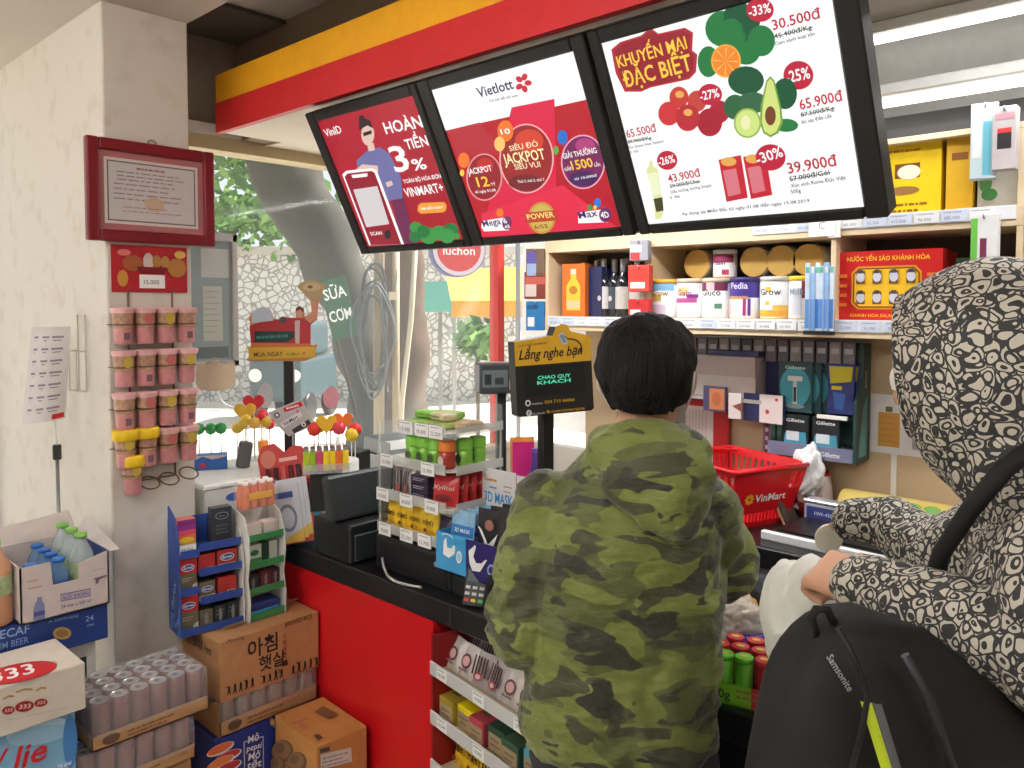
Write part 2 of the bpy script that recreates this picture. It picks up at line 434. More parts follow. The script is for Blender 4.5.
def draw1(m, T, t, xa, xb, za, zb):
    p = Pic(m, T, t, (300, 60, .2605))
    m.poly(T, [(xa, zb - .17), (xa + .1, zb), (xb, zb), (xb, zb - .06), (xa, za + .02)], G(178, 30, 50))
    p.text('VinID', (100, 295), (163, 278), 32, gW)
    hair = G(44, 34, 40)
    p.poly([(350, 520), (398, 520), (450, 708), (388, 708)], G(112, 42, 82))
    p.poly([(218, 385), (262, 345), (310, 334), (345, 360), (388, 445), (395, 530), (340, 540), (290, 420), (225, 440)], gBl)
    p.poly([(215, 420), (240, 400), (300, 405), (302, 428), (225, 440)], gSk)
    p.poly([(330, 470), (352, 462), (360, 478), (338, 488)], gSk)
    p.ell((262, 285), 25, 42, gSk); p.poly([(258, 318), (285, 318), (290, 345), (266, 350)], gSk)
    p.poly([(230, 270), (228, 235), (245, 222), (270, 230), (282, 262), (262, 250), (240, 262)], hair); p.ell((240, 225), 12, 14, hair)
    p.poly([(245, 278), (277, 268), (278, 282), (247, 292)], gK)
    p.poly([(165, 438), (180, 424), (282, 414), (298, 424), (402, 706), (268, 710)], gW)
    p.poly([(174, 446), (186, 434), (278, 424), (290, 432), (392, 706), (275, 709)], G(150, 26, 48))
    p.poly([(200, 440), (262, 433), (262, 446), (206, 452)], gW)
    p.poly([(208, 496), (300, 482), (346, 628), (258, 640)], G(214, 206, 208))
    p.text('SCAN', (276, 672), (320, 668), 14, gW); p.ell((340, 668), 12, 18, gK)
    p.text('HOÀN', (335, 282), (478, 255), 48, gW, .03); p.text('TIỀN', (415, 342), (500, 325), 42, gW, .025)
    p.text('3', (372, 428), (432, 418), 105, gW, .06); p.text('%', (442, 422), (495, 414), 46, gW, .02)
    p.text('TOÀN BỘ HÓA ĐƠN', (404, 472), (548, 450), 16, gW, .02); p.text('VINMART+', (412, 524), (560, 502), 36, gW, .03)
    p.poly([(458, 556), (470, 546), (560, 542), (568, 556), (566, 574), (555, 582), (468, 588), (456, 576)], G(236, 160, 60))
    p.text('TÌM HIỂU NGAY', (470, 574), (556, 566), 10, gW)
    for x, y, r, c in ((450, 640, 24, gGr2), (500, 672, 34, gGr2), (480, 655, 26, gGr), (540, 660, 30, gGr2), (585, 650, 30, gGr), (572, 672, 30, gGr2), (448, 676, 22, gGr), (610, 672, 12, gGr2)):
        p.ell((x, y), r, r * .95, c, 12)
def draw2(m, T, t, xa, xb, za, zb):
    p = Pic(m, T, t, (420, 30, .2865))
    m.rect(T, xa, zb - .105, xb - xa, .105, gW)
    p.poly([(320, 270), (470, 240), (480, 705), (330, 715), (215, 722)], G(220, 30, 70)); p.poly([(215, 640), (500, 540), (690, 690), (215, 722)], G(228, 40, 74))
    p.poly([(95, 350), (210, 322), (300, 420), (150, 480)], G(182, 40, 54))
    p.text('Vietlott', (206, 236), (330, 203), 38, gN, .02)
    for a in range(5):
        c = (362 + 17 * cos(a * 1.257), 184 + 22 * sin(a * 1.257)); p.ell(c, 13, 10, gRed, 12, a * 1.257)
    p.text('Cơ hội để tốt hơn', (245, 251), (345, 231), 9, gN)
    def ball(c, rx, ry, fill, rim, w=5):
        p.ell(c, rx + w, ry + w, rim, 32); p.ell(c, rx, ry, fill, 32)
    ball((227, 512), 58, 78, G(150, 22, 40), G(226, 150, 150)); p.ell((230, 470), 30, 26, G(196, 40, 40))
    ball((375, 447), 90, 117, G(156, 34, 40), G(240, 176, 176)); p.ell((385, 385), 50, 40, G(214, 66, 46)); p.ell((372, 530), 60, 28, G(120, 30, 40))
    ball((573, 458), 72, 90, G(120, 24, 88), G(232, 170, 190)); p.ell((580, 400), 34, 26, G(176, 60, 120)); p.ell((575, 515), 50, 26, G(70, 26, 90))
    for x, y, rx, ry, c in ((303, 350, 28, 38, gO), (283, 395, 19, 26, G(246, 196, 110)), (158, 452, 20, 27, gO), (152, 496, 8, 12, gY), (503, 372, 18, 26, G(30, 110, 200)), (480, 417, 10, 15, G(90, 170, 70))):
        p.ell((x, y), rx, ry, c, 16)
    p.text('10', (290, 362), (322, 358), 20, gW); p.text('SIÊU ĐÓ', (320, 420), (420, 402), 20, G(246, 226, 180), .02)
    p.text('JACKPOT', (302, 466), (446, 446), 38, G(252, 240, 180), .03); p.text('SIÊU VUI', (338, 484), (428, 474), 20, G(246, 226, 180), .02)
    p.text('Thứ 3, thứ 5, thứ 7', (348, 530), (442, 522), 9, gW)
    p.text('JACKPOT', (176, 502), (260, 488), 22, gW, .03); p.text('12', (210, 544), (252, 540), 36, gY, .03); p.text('TỶ', (256, 540), (272, 538), 10, gW); p.text('từ ngày 01.08', (200, 566), (272, 558), 9, gW)
    p.text('GIẢI THƯỞNG', (508, 446), (626, 424), 20, gW, .02); p.text('GẤP', (514, 488), (538, 484), 12, gW); p.text('1500', (540, 484), (614, 472), 34, gY, .03); p.text('LẦN', (618, 472), (638, 470), 12, gW); p.text('từ 10.000đ', (548, 520), (626, 506), 9, gW)
    p.poly([(225, 662), (300, 650), (318, 664), (318, 694), (232, 698), (222, 684)], gW); p.text('Mega', (230, 682), (292, 672), 24, gN, .04); p.ell((312, 668), 17, 24, gP); p.text('6', (302, 670), (314, 668), 18, gW, .03); p.text('45', (306, 688), (324, 684), 12, gW, .03); p.ell((288, 632), 13, 15, gO)
    p.ell((434, 650), 48, 56, G(196, 150, 60), 28); p.ell((434, 650), 40, 48, G(206, 180, 90), 28); p.poly([(374, 632), (484, 622), (492, 658), (382, 668)], G(190, 70, 40)); p.text('POWER', (386, 656), (480, 646), 20, G(250, 222, 130), .02); p.text('6/55', (410, 688), (458, 684), 14, G(150, 40, 30), .02)
    p.poly([(562, 632), (640, 620), (668, 640), (664, 664), (562, 668)], gW); p.text('Max', (566, 652), (632, 642), 26, gN, .04); p.ell((657, 638), 22, 26, gP); p.text('4D', (644, 650), (672, 646), 22, gW, .03); p.ell((630, 596), 12, 16, G(40, 120, 220)); p.ell((604, 612), 9, 11, gGr2); p.ell((622, 612), 6, 8, gY)
def draw3(m, T, t, xa, xb, za, zb):
    A = (580, 0, .2996); B = (720, 0, .2995)
    p = Pic(m, T, t, A); q = Pic(m, T, t, B)
    def title(g, c):
        cx, cy = 250, 205
        pts = [(105, 165), (135, 140), (205, 118), (235, 92), (262, 112), (350, 92), (378, 108), (375, 168), (392, 182), (388, 240), (366, 264), (236, 292), (205, 306), (150, 306), (120, 245), (112, 205)]
        p.poly([(cx + (x - cx) * g, cy + (y - cy) * g) for x, y in pts], c)
    title(1.0, G(176, 40, 56)); title(.92, G(150, 24, 44))
    p.text('KHUYẾN MẠI', (130, 226), (360, 160), 42, gY, .035); p.text('ĐẶC BIỆT', (152, 292), (378, 232), 56, gY, .035)
    for x, y, rx, ry, c in ((475, 95, 56, 60, gGr), (530, 55, 50, 50, gGrD), (430, 205, 36, 52, gGr), (560, 140, 60, 55, gGrD), (515, 120, 40, 44, gGr)): p.ell((x, y), rx, ry, c)
    for x, y, rx, ry, c in ((75, 70, 62, 40, gGrD), (140, 135, 46, 52, gGr), (90, 175, 45, 40, gGr), (40, 100, 40, 40, gGr)): q.ell((x, y), rx, ry, c)
    p.ell((490, 202), 50, 56, G(240, 170, 70)); p.ell((490, 202), 44, 50, G(240, 134, 40))
    for k in range(8): p.poly([(490, 202), (490 + 40 * cos(k * .785), 202 + 46 * sin(k * .785)), (490 + 40 * cos(k * .785 + .1), 202 + 46 * sin(k * .785 + .1))], G(250, 196, 120))
    for x, y, r, c in ((395, 335, 32, G(196, 70, 60)), (470, 370, 34, G(170, 36, 54)), (335, 322, 32, G(200, 60, 50)), (302, 376, 36, G(206, 50, 56)), (438, 405, 42, G(168, 26, 50)), (365, 390, 40, G(186, 40, 50))): p.ell((x, y), r, r * 1.12, c)
    for x, y in ((338, 312), (366, 372)): p.ell((x, y), 15, 12, G(230, 170, 90))
    for a, b, rx, ry, s in ((p, (440, 312), 40, 36, '-27%'), (p, (297, 531), 34, 32, '-26%'), (q, (140, 30), 46, 40, '-33%'), (q, (268, 247), 50, 48, '-25%'), (q, (182, 515), 50, 44, '-30%')):
        if s == '-30%': continue
        a.ell(b, rx, ry, G(190, 30, 60), 28); a.text(s, (b[0] - rx * .78, b[1] + ry * .55), (b[0] + rx * .82, b[1] + ry * .18), ry * .85, gW, .02)
    def price(a, big, p0, p1, h, old, o0, o1, oh, l0, l1, n):
        a.text(big, p0, p1, h, G(190, 26, 54), .015); a.text(old, o0, o1, oh, gK, .02)
        a.poly([(o0[0] - 2, o0[1] - oh * .3), (o1[0] + 2, o1[1] - oh * .3), (o1[0] + 2, o1[1] - oh * .45), (o0[0] - 2, o0[1] - oh * .45)], gK)
        for i, s in enumerate(n): a.text(s, (l0[0], l0[1] + i * (l0[1] - o0[1])), (l0[0] + (l1[0] - l0[0]) * min(1, len(s) / len(n[0])), l0[1] + i * (l0[1] - o0[1]) + (l1[1] - l0[1]) * min(1, len(s) / len(n[0]))), oh * .75, gK)
    price(p, '65.500đ', (165, 456), (264, 434), 28, '89.900đ/Kg', (168, 475), (246, 460), 12, (170, 492), (286, 470), ['Táo Queen New Zealand', 'cỡ 100'])
    price(p, '43.900đ', (305, 604), (412, 582), 28, '59.000đ/Chai', (310, 622), (408, 604), 13, (312, 640), (448, 616), ['Dầu hướng dương Simply', '1 lít'])
    price(q, '30.500đ', (186, 96), (346, 54), 36, '45.400đ/Kg', (190, 124), (316, 92), 16, (193, 146), (326, 112), ['Cam sành loại lớn'])
    price(q, '65.900đ', (277, 360), (420, 328), 36, '87.500đ/Kg', (280, 384), (390, 360), 15, (283, 406), (384, 384), ['Bơ sáp Đắk Lắk'])
    price(q, '39.900đ', (238, 572), (402, 544), 38, '57.000đ/Gói', (243, 598), (376, 574), 17, (247, 618), (430, 590), ['Xúc xích Roma Đức Việt', '500g'])
    # oil bottle
    p.poly([(232, 560), (240, 548), (243, 530), (252, 528), (256, 546), (270, 556), (290, 700), (280, 722), (262, 724), (256, 650)], G(222, 226, 160)); p.poly([(238, 572), (268, 566), (280, 640), (252, 648)], G(236, 240, 200)); p.poly([(256, 656), (286, 650), (290, 694), (266, 700)], G(70, 70, 40))
    # avocados
    for x, y, rx, ry, c in ((98, 262, 60, 48, gGrD), (228, 305, 40, 52, gGrD), (62, 350, 38, 42, G(40, 100, 60)), (120, 335, 50, 36, G(50, 100, 70)), (232, 410, 40, 22, gGr)): q.ell((x, y), rx, ry, c)
    q.poly([(166, 262), (180, 246), (194, 262), (216, 350), (222, 400), (206, 436), (180, 450), (156, 436), (144, 400), (148, 340)], G(120, 160, 60)); q.poly([(170, 266), (180, 254), (190, 266), (210, 352), (214, 398), (200, 430), (180, 442), (160, 430), (151, 398), (155, 340)], G(210, 224, 130))
    q.ell((180, 378), 18, 32, G(120, 64, 40)); q.ell((104, 402), 46, 50, G(150, 180, 70)); q.ell((104, 402), 40, 44, gLG); q.ell((98, 400), 16, 24, G(236, 232, 180))
    # red packs
    for dx, dy in ((0, 0), (82, -10)):
        q.poly([(8 + dx, 524 + dy), (82 + dx, 508 + dy), (105 + dx, 650 + dy), (34 + dx, 664 + dy)], G(200, 36, 54)); q.poly([(22 + dx, 560 + dy), (66 + dx, 552 + dy), (82 + dx, 636 + dy), (40 + dx, 646 + dy)], G(216, 120, 130)); q.ell((42 + dx, 530 + dy), 26, 15, G(230, 170, 80))
    q.ell((182, 515), 50, 44, G(190, 30, 60), 28); q.text('-30%', (140, 538), (226, 510), 38, gW, .02)
    p.text('Áp dụng tại Miền Bắc từ ngày 01.08 đến ngày 15.08.2019', (355, 708), (779, 662), 10, gK)
screen(-2.105, -1.598, .042, .026, 'leftmost hanging screen with a man beside a phone and a 3% cashback offer', gR, draw1)
screen(-1.594, -1.056, .044, .036, 'middle hanging screen with lottery jackpot circles on red', gR3, draw2)
screen(-1.046, -.50, .029, .043, 'rightmost hanging screen with fruit price offers on white', gW, draw3)
# ------------------------------------------------------------------ entrance pillar and the things on it
ORD = ['first', 'second', 'third', 'fourth', 'fifth', 'sixth', 'seventh', 'eighth', 'ninth', 'tenth', 'eleventh', 'twelfth']
t = thing('certificate_frame', 'dark red picture frame with a printed certificate high on the pillar', 'picture frame', (-2.418, .833, 1.872), R90)
W_, H_ = .374, .292
m = MB(); fm = mat((122, 24, 34), .3, noise_amt=.1); b = .034
for lo, hi in (((0, -.025, 0), (b, 0, H_)), ((W_ - b, -.025, 0), (W_, 0, H_)), ((b, -.025, 0), (W_ - b, 0, b)), ((b, -.025, H_ - b), (W_ - b, 0, H_))): m.box(lo, hi, fm, .005, 2)
m.build('frame', t)
m = MB(); m.box((b, -.012, b), (W_ - b, -.004, H_ - b), mat((176, 44, 46), .5)); T = FRONT(0, -.012, 0)
m.rect(T, .05, .052, W_ - .10, H_ - .104, flat((222, 200, 190))); m.rect(T, .058, .060, W_ - .116, H_ - .12, flat((90, 50, 52))); m.rect(T, .062, .064, W_ - .124, H_ - .128, flat((206, 192, 190)))
m.lines(T, .14, .212, .09, 1, .01, .006, flat((150, 70, 70))); m.lines(T, .085, .20, .2, 3, .011, .003, flat((120, 90, 90)), 3)
m.lines(T, .075, .165, .215, 4, .014, .0035, flat((140, 110, 108)), 5); m.ell(T, .19, .115, .03, .022, flat((206, 170, 130))); m.lines(T, .10, .10, .17, 2, .012, .003, flat((150, 120, 118)), 8)
m.build('certificate', t)
m = MB(); m.box((b, -.016, b), (W_ - b, -.0145, H_ - b), GLASS); m.build('glass', t)
m = MB(); m.tube([(.19 + .012 * cos(a), -.006, H_ + .006 + .008 * sin(a)) for a in [i * pi / 5 for i in range(10)]], .0018, mat((150, 120, 60), .3, .8), 6, True); m.build('hanger', t)

t = thing('promo_poster', 'small red promotional poster with gold prints under the certificate', 'poster', (-2.419, .902, 1.728), R90)
m = MB(); m.box((0, -.003, 0), (.222, 0, .137), mat((176, 30, 42), .5)); T = FRONT(0, -.003, 0)
for x, y, rx, ry, c in ((.06, .085, .03, .025, (160, 90, 50)), (.105, .09, .016, .028, (206, 190, 180)), (.13, .092, .014, .02, (170, 120, 60)), (.155, .09, .014, .02, (176, 130, 70)), (.19, .075, .03, .03, (176, 120, 60)), (.2, .115, .018, .012, (214, 180, 90)), (.03, .04, .016, .025, (196, 140, 60)), (.035, .115, .02, .01, (220, 120, 110))): m.ell(T, x, y, rx, ry, flat(c), 9)
m.poly(T, [(.08, .055), (.15, .055), (.16, .075), (.07, .075)], flat((120, 24, 30)))
m.build('sheet', t)
m = MB(); m.box((.078, -.006, .012), (.152, -.0035, .052), PRINT_W); m.text(FRONT(0, -.006, 0), '15.000', .112, .024, .018, PRINT_K); m.build('price_tag', t)

# wire rack with a grid of rings, cups standing in the rings
WIRE = mat((120, 96, 76), .4, .6)
CUPX = [.918, .979, 1.041, 1.102]; CUPZ = [1.582, 1.459, 1.336, 1.222]
rk = thing('wire_cup_rack', 'brown wire rack of rings on the pillar holding snack cups', 'rack', (-2.42, .885, 1.12), R90)
m = MB()
for x in (.06, .19): m.tube([(x, -.006, .05), (x, -.006, .60), (x + .004, -.003, .615)], .0028, WIRE, 6)
for z in CUPZ: m.tube([(.0, -.007, z - 1.12 + .052), (.25, -.007, z - 1.12 + .052)], .002, WIRE, 6)
m.tube([(.19, -.006, .17), (.19, -.006, .05), (.04, -.01, .05)], .0028, WIRE, 6)
m.build('wire_frame', rk)
ring0 = None
def ring(x, z):
    global ring0
    if ring0 is None:
        m = MB(); m.tube([(.0275 * cos(a), .0275 * sin(a), 0) for a in [i * pi / 10 for i in range(20)]], .0024, WIRE, 6, True); ring0 = m.build('ring', rk); o = ring0
    else:
        o = ring0.copy(); COL.objects.link(o); o.parent = rk
    o.location = (x, -.036, z); return o
for z in CUPZ:
    for y in CUPX: ring(y - .885, z - 1.12 + .052)
ring(.935 - .885, .077)
for x, z in ((.10, .045), (.158, .048), (.218, .056)): ring(x, z).rotation_euler = (radians(32), 0, 0)
PINKL = mat((236, 186, 186), .35, noise_amt=.1, nscale=90); PINKB = mat((212, 146, 148), .4, noise_amt=.15, nscale=70)
CUPB = mat((190, 148, 122), .3, noise_amt=.35, nscale=90); YEL = mat((236, 196, 30), .4)
def cup(yellow, name_label, y, z, var):
    t = thing('snack_cup', name_label, 'snack cup', (-2.42 + .037, y, z - .004), R90, 'snack cups in the wire rack'); t.scale = (1.04, 1.06, 1.1)
    m = MB(); m.lathe([(.0215, 0), (.023, .002), (.0242, .040), (.0255, .042, CUPB), (.0278, .088, CUPB), (.028, .09, PINKB)], PINKB, seg=20)
    T = frame((0, -.0245, .05), (1, 0, .0), (0, .02, 1))
    if var % 3 == 0: m.rect(FRONT(-.008, -.0245, .012), 0, 0, .016, .018, flat((120, 90, 100)))
    elif var % 3 == 1: m.ell(FRONT(0, -.0285, .066), 0, 0, .013, .016, flat((196, 168, 70)), 12)
    else: m.ell(FRONT(0, -.0285, .066), 0, 0, .013, .014, flat((190, 100, 100)), 12)
    m.build('body', t)
    m = MB()
    if yellow: m.lathe([(.0315, .074), (.0345, .077), (.0345, .100), (.031, .104), (.024, .1035)], YEL, seg=24)
    else:
        pr = []; m.grid(32, 3, lambda u, v: Vector(((.0296 + .0025 * v + .0014 * cos(u * 2 * pi * 16)) * cos(u * 2 * pi), (.0296 + .0025 * v + .0014 * cos(u * 2 * pi * 16)) * sin(u * 2 * pi), .081 + .012 * v)), PINKL, cu=True)
        m.lathe([(.0322, .0925), (.030, .095), (.001, .0965)], PINKL, seg=20)
    m.build('lid', t); return t
random.seed(4)
for r_, z in enumerate(CUPZ):
    for c_, y in enumerate(CUPX):
        yl = (r_ == 3 and c_ < 2)
        cup(yl, '%s snack cup in the %s row of the wire rack, %s from the left' % ('yellow capped' if yl else 'pink lidded', ['top', 'second', 'third', 'fourth'][r_], ORD[c_]), y, z, r_ * 3 + c_ * 2 + (r_ % 2))
cup(True, 'lone yellow capped snack cup at the bottom of the wire rack beside the empty rings', .935, 1.145, 1)

# wall wire holder and price stand on the left wall
t = thing('wire_holder', 'empty thin white wire holder fixed on the left wall', 'wire holder', (-2.62, .89, 1.43))
m = MB(); wm = mat((196, 190, 180), .4, .3)
m.tube([(-.03, -.004, 0), (-.03, -.004, .23), (.032, -.004, .23), (.032, -.004, 0)], .002, wm, 6, True); m.tube([(-.03, -.03, .0), (-.03, -.03, .12), (.032, -.03, .12), (.032, -.03, 0)], .002, wm, 6, True)
for x, z in ((-.03, 0), (.032, 0), (-.03, .12), (.032, .12)): m.tube([(x, -.004, z), (x, -.03, z)], .002, wm, 6)
m.build('wire_frame', t)
t = thing('price_list_stand', 'curling white price list clipped to a thin metal pole by the left wall', 'sign stand', (-2.665, .825, 0), radians(72))
m = MB(); m.lathe([(.07, 0), (.07, .012), (.01, .02)], STEEL, seg=20); m.build('base', t)
m = MB(); m.tube([(0, 0, .015), (0, 0, 1.24)], .0055, mat((150, 148, 146), .35, .7), 8); m.tube([(0, 0, 1.24), (-.005, 0, 1.34)], .004, WHITE, 8); m.build('pole', t)
m = MB(); m.box((-.012, -.012, 1.22), (.012, .012, 1.265), mat((70, 68, 66), .4, .5), .003); m.build('clamp', t)
m = MB(); pw = mat((226, 218, 218), .6)
def SH(u, v, o=0.):
    wv = 1 - .12 * v; return Vector(((-.090 + .115 * u) * wv + .022 * v, -.012 - .03 * sin(pi * u) * (.4 + .6 * (1 - v)) - o, 1.335 + .29 * v + .012 * u * (1 - v)))
m.grid(10, 12, lambda u, v: SH(u, v), pw); m.grid(10, 12, lambda u, v: SH(1 - u, v, -.001), pw)
def mark(u0, u1, v0, v1, c): m.grid(4, 2, lambda u, v: SH(u0 + (u1 - u0) * u, v0 + (v1 - v0) * v, .0012), c, False)
ink = flat((150, 138, 150))
for k in range(7):
    v = .13 + k * .125
    for u0, u1 in ((.10, .2), (.30, .47), (.54, .84)):
        mark(u0, u1, v, v + .022, ink); mark(u0 + .03, u1 - .05, v - .03, v - .018, ink)
mark(.68, .96, .015, .07, PRINT_R)
m.build('sheet', t)

# glass fronted notice cabinet behind the pillar
t = thing('notice_cabinet', 'small grey glass fronted cabinet on the window post behind the pillar', 'cabinet', (-2.66, 1.16, 1.475), R90)
m = MB(); gm = mat((190, 188, 188), .35, .2); m.box((0, 0, 0), (.255, .12, .465), gm, .006); m.build('body', t)
m = MB()
for lo, hi in (((0, -.016, 0), (.022, 0, .465)), ((.233, -.016, 0), (.255, 0, .465)), ((0, -.016, 0), (.255, 0, .022)), ((0, -.016, .435), (.255, 0, .465))): m.box(lo, hi, gm, .003)
m.box((.022, -.003, .022), (.233, -.001, .435), mat((150, 168, 174), .25)); T = FRONT(0, -.003, 0)
m.rect(T, .13, .09, .07, .19, flat((206, 208, 196))); m.rect(T, .125, .31, .10, .10, flat((214, 216, 212))); m.rect(T, .05, .03, .17, .04, flat((66, 84, 96))); m.lines(T, .135, .26, .055, 8, .02, .003, flat((150, 150, 146)))
m.build('door', t)
m = MB(); m.box((.022, -.012, .022), (.233, -.010, .435), GLASS); m.build('glass', t)
t = thing('paper_bag', 'cream paper bag hanging below the grey glass fronted cabinet', 'bag', (-2.60, 1.30, 1.40), R90)
m = MB(); m.grid(9, 5, lambda u, v: Vector((-.07 + .14 * u, -.02 * sin(pi * u) - .01, .09 * v + .012 * (1 - v) * abs(2 * u - 1) ** 3)), mat((206, 186, 158), .8)); m.grid(9, 5, lambda u, v: Vector((.07 - .14 * u, .02 * sin(pi * u) - .01, .09 * v + .012 * (1 - v) * abs(2 * u - 1) ** 3)), mat((206, 186, 158), .8)); m.build('pouch', t)
m = MB(); m.tube([(-.04, -.01, .088), (0, -.005, .11), (.04, -.01, .088)], .0025, mat((190, 170, 140), .8), 6); m.build('handle', t)

# ------------------------------------------------------------------ stack at the far left
def plain_box(name, label, cat, lo, hi, m_, group=None):
    t = thing(name, label, cat, ((lo[0] + hi[0]) / 2, (lo[1] + hi[1]) / 2, lo[2]), R90, group)
    w, d, h = hi[1] - lo[1], hi[0] - lo[0], hi[2] - lo[2]; m = MB(); m.box((-w / 2, -d / 2, 0), (w / 2, d / 2, h), m_, .003)
    return t, m, FRONT(-w / 2, -d / 2, 0), w, d, h
BLUE = mat((40, 66, 140), .45)
t, m, T, w, d, h = plain_box('carton', 'plain brown carton on the floor under the blue water pack', 'carton', (-2.25, .22, 0), (-2.06, .66, .395), CARD); m.build('body', t)
WP = mat((126, 176, 210), .3, noise_amt=.22, nscale=9)
t, m, T, w, d, h = plain_box('water_pack', 'pale blue shrink wrapped water pack with red script under the white beer case', 'water pack', (-2.25, .22, .396), (-2.05, .66, .722), WP)
p = Pic(m, T, t, (0, 630, .1796))
p.ell((220, 560), 190, 60, flat((172, 206, 226)), 28, -.2); p.ell((220, 585), 180, 50, flat((150, 190, 218)), 28, -.2); p.ell((390, 620), 40, 150, flat((70, 128, 190)), 20)
p.text('lie', (70, 785), (262, 712), 130, PRINT_R, .017, .25); p.text('La V', (-260, 860), (40, 775), 130, PRINT_R, .017, .25); p.text('24 chai', (320, 775), (396, 745), 26, PRINT_W, .02)
m.build('wrap', t)
t, m, T, w, d, h = plain_box('beer_case', 'white beer case with a red oval reading 333 on top', 'beer case', (-2.235, .25, .7225), (-2.03, .678, .836), mat((216, 206, 192), .5))
TP = TOP(-w / 2, -d / 2, h)
p = Pic(m, TP, t, (0, 630, .1796))
red = flat((206, 40, 46))
p.ell((90, 238), 235, 52, flat((190, 160, 110)), 32, -.22); p.ell((80, 240), 236, 58, flat((216, 206, 192)), 32, -.22); p.ell((100, 242), 222, 52, flat((120, 24, 28)), 32, -.2); p.ell((100, 241), 216, 48, red, 32, -.2)
p.text('333', (-50, 300), (200, 238), 62, PRINT_W, .017)
p = Pic(m, T, t, (0, 630, .1796))
for x, y, rx, ry, s in ((45, 446, 36, 23, '333'), (135, 424, 54, 30, '333'), (226, 403, 38, 22, '333')):
    p.ell((x, y), rx, ry, flat((160, 40, 40)), 20, -.2); p.text(s, (x - rx * .6, y + ry * .5), (x + rx * .6, y + ry * .2), ry * .8, flat((236, 200, 190)), .02)
for x, y, w_ in ((45, 368, 60), (132, 330, 95), (225, 322, 60)): p.poly([(x - w_ / 2, y + 10), (x, y - 8), (x + w_ / 2, y - 8), (x + w_ / 2, y + 4), (x, y + 4), (x - w_ / 2, y + 20)], flat((176, 146, 96)))
p.lines((40, 500), (400, 425), 1, 8, 4, flat((190, 178, 160)))
m.build('carton', t)
t, m, T, w, d, h = plain_box('carton', 'white carton with a dark green panel squeezed behind the white beer case', 'carton', (-2.5, .28, .30), (-2.295, .795, .786), mat((206, 204, 196), .5))
m.rect(T, w - .10, .30, .075, .14, flat((36, 60, 50))); m.ell(T, w - .065, .41, .025, .02, flat((60, 120, 80)), 12); m.rect(T, w - .05, .31, .02, .08, flat((110, 80, 60))); m.build('body', t)
t, m, T, w, d, h = plain_box('carton', 'plain brown carton on the floor under the white and green carton', 'carton', (-2.5, .3, 0), (-2.3, .79, .299), CARD); m.build('body', t)
t, m, T, w, d, h = plain_box('water_carton', 'dark blue carton with white lettering under the white bottle tray', 'carton', (-2.5, .33, .787), (-2.26, .815, .886), mat((34, 60, 128), .45))
p = Pic(m, T, t, (0, 530, .1432))
p.text('ECAF', (0, 762), (205, 715), 62, flat((150, 180, 220)), .01); p.text('IM BEER', (0, 836), (200, 785), 48, flat((130, 160, 210)), .01); p.text('24', (596, 640), (652, 628), 40, flat((150, 180, 220)), .01); p.text('chai', (606, 674), (656, 662), 18, flat((150, 180, 220))); p.text('A SAPPHIRE', (335, 650), (548, 606), 20, flat((130, 160, 210)))
p.ell((432, 720), 64, 44, flat((190, 150, 90)), 24); p.ell((432, 720), 44, 28, flat((150, 116, 70)), 24)
m.build('body', t)
# open tray with bottles
t = thing('bottle_tray', 'open white cardboard tray holding water bottles by the left wall', 'tray', (-2.37, .709, .8865), R90)
TW = mat((208, 196, 192), .6); w, d, h = .212, .25, .145
m = MB(); th = .004; x0, x1 = -w / 2, w / 2; y0, y1 = -d / 2, d / 2
m.box((x0, y0, 0), (x1, y1, th), TW); m.box((x0, y1 - th, 0), (x1, y1, h), TW); m.box((x0, y0, 0), (x0 + th, y1, h), TW); m.box((x1 - th, y0, 0), (x1, y1, h), mat((60, 76, 130), .6))
FF = FRONT(x0, y0, 0)
m.prism([(0, 0), (w, 0), (w, h), (w - .075, h * .86), (w - .075, h * .58), (.075, h * .58), (.07, h * 1.0), (0, h * 1.0)], th, TW, FF)
p = Pic(m, FF, t, (0, 530, .1432))
p.poly([(422, 448), (632, 405), (632, 462), (422, 500)], flat((110, 106, 150))); p.poly([(428, 455), (626, 414), (626, 456), (428, 492)], flat((190, 180, 196))); p.text('NƯỚC KHOÁNG', (438, 488), (620, 450), 30, flat((70, 70, 130)), .02); p.text('24 chai x 350 ml', (425, 548), (634, 500), 22, flat((90, 90, 150)), .02)
p.poly([(232, 636), (232, 560), (244, 510), (258, 496), (258, 470), (292, 466), (292, 490), (310, 520), (314, 620)], flat((130, 136, 176))); p.poly([(234, 574), (312, 556), (313, 590), (234, 606)], flat((80, 84, 150)))
p.lines((190, 365), (268, 348), 1, 10, 10, flat((190, 140, 120))); p.lines((195, 415), (290, 396), 1, 10, 10, flat((190, 140, 120)), 2); p.lines((640, 285), (730, 268), 1, 8, 5, flat((180, 150, 150))); p.poly([(645, 340), (740, 310), (745, 320), (690, 345), (680, 372), (665, 370), (668, 345)], flat((120, 100, 120)))
m.build('walls', t)
m = MB(); m.grid(2, 6, lambda u, v: Vector((x0 + (x1 - x0) * u, y1 + .002 + .05 * v * v, h + .055 * v - .02 * v * (1 - u))), TW); m.build('back_flap', t)
m = MB(); m.grid(6, 3, lambda u, v: Vector((x1 - .001 + .03 * v, y0 + (y1 - y0) * u, h - .004 + .05 * v * u)), TW); m.build('side_flap', t)
PET = mat((206, 220, 222), .08, alpha=.42, noise_amt=0, name='clear_bottle_plastic', spec=.7); GCAP = mat((140, 200, 96), .4); BCAP = mat((40, 110, 196), .4)
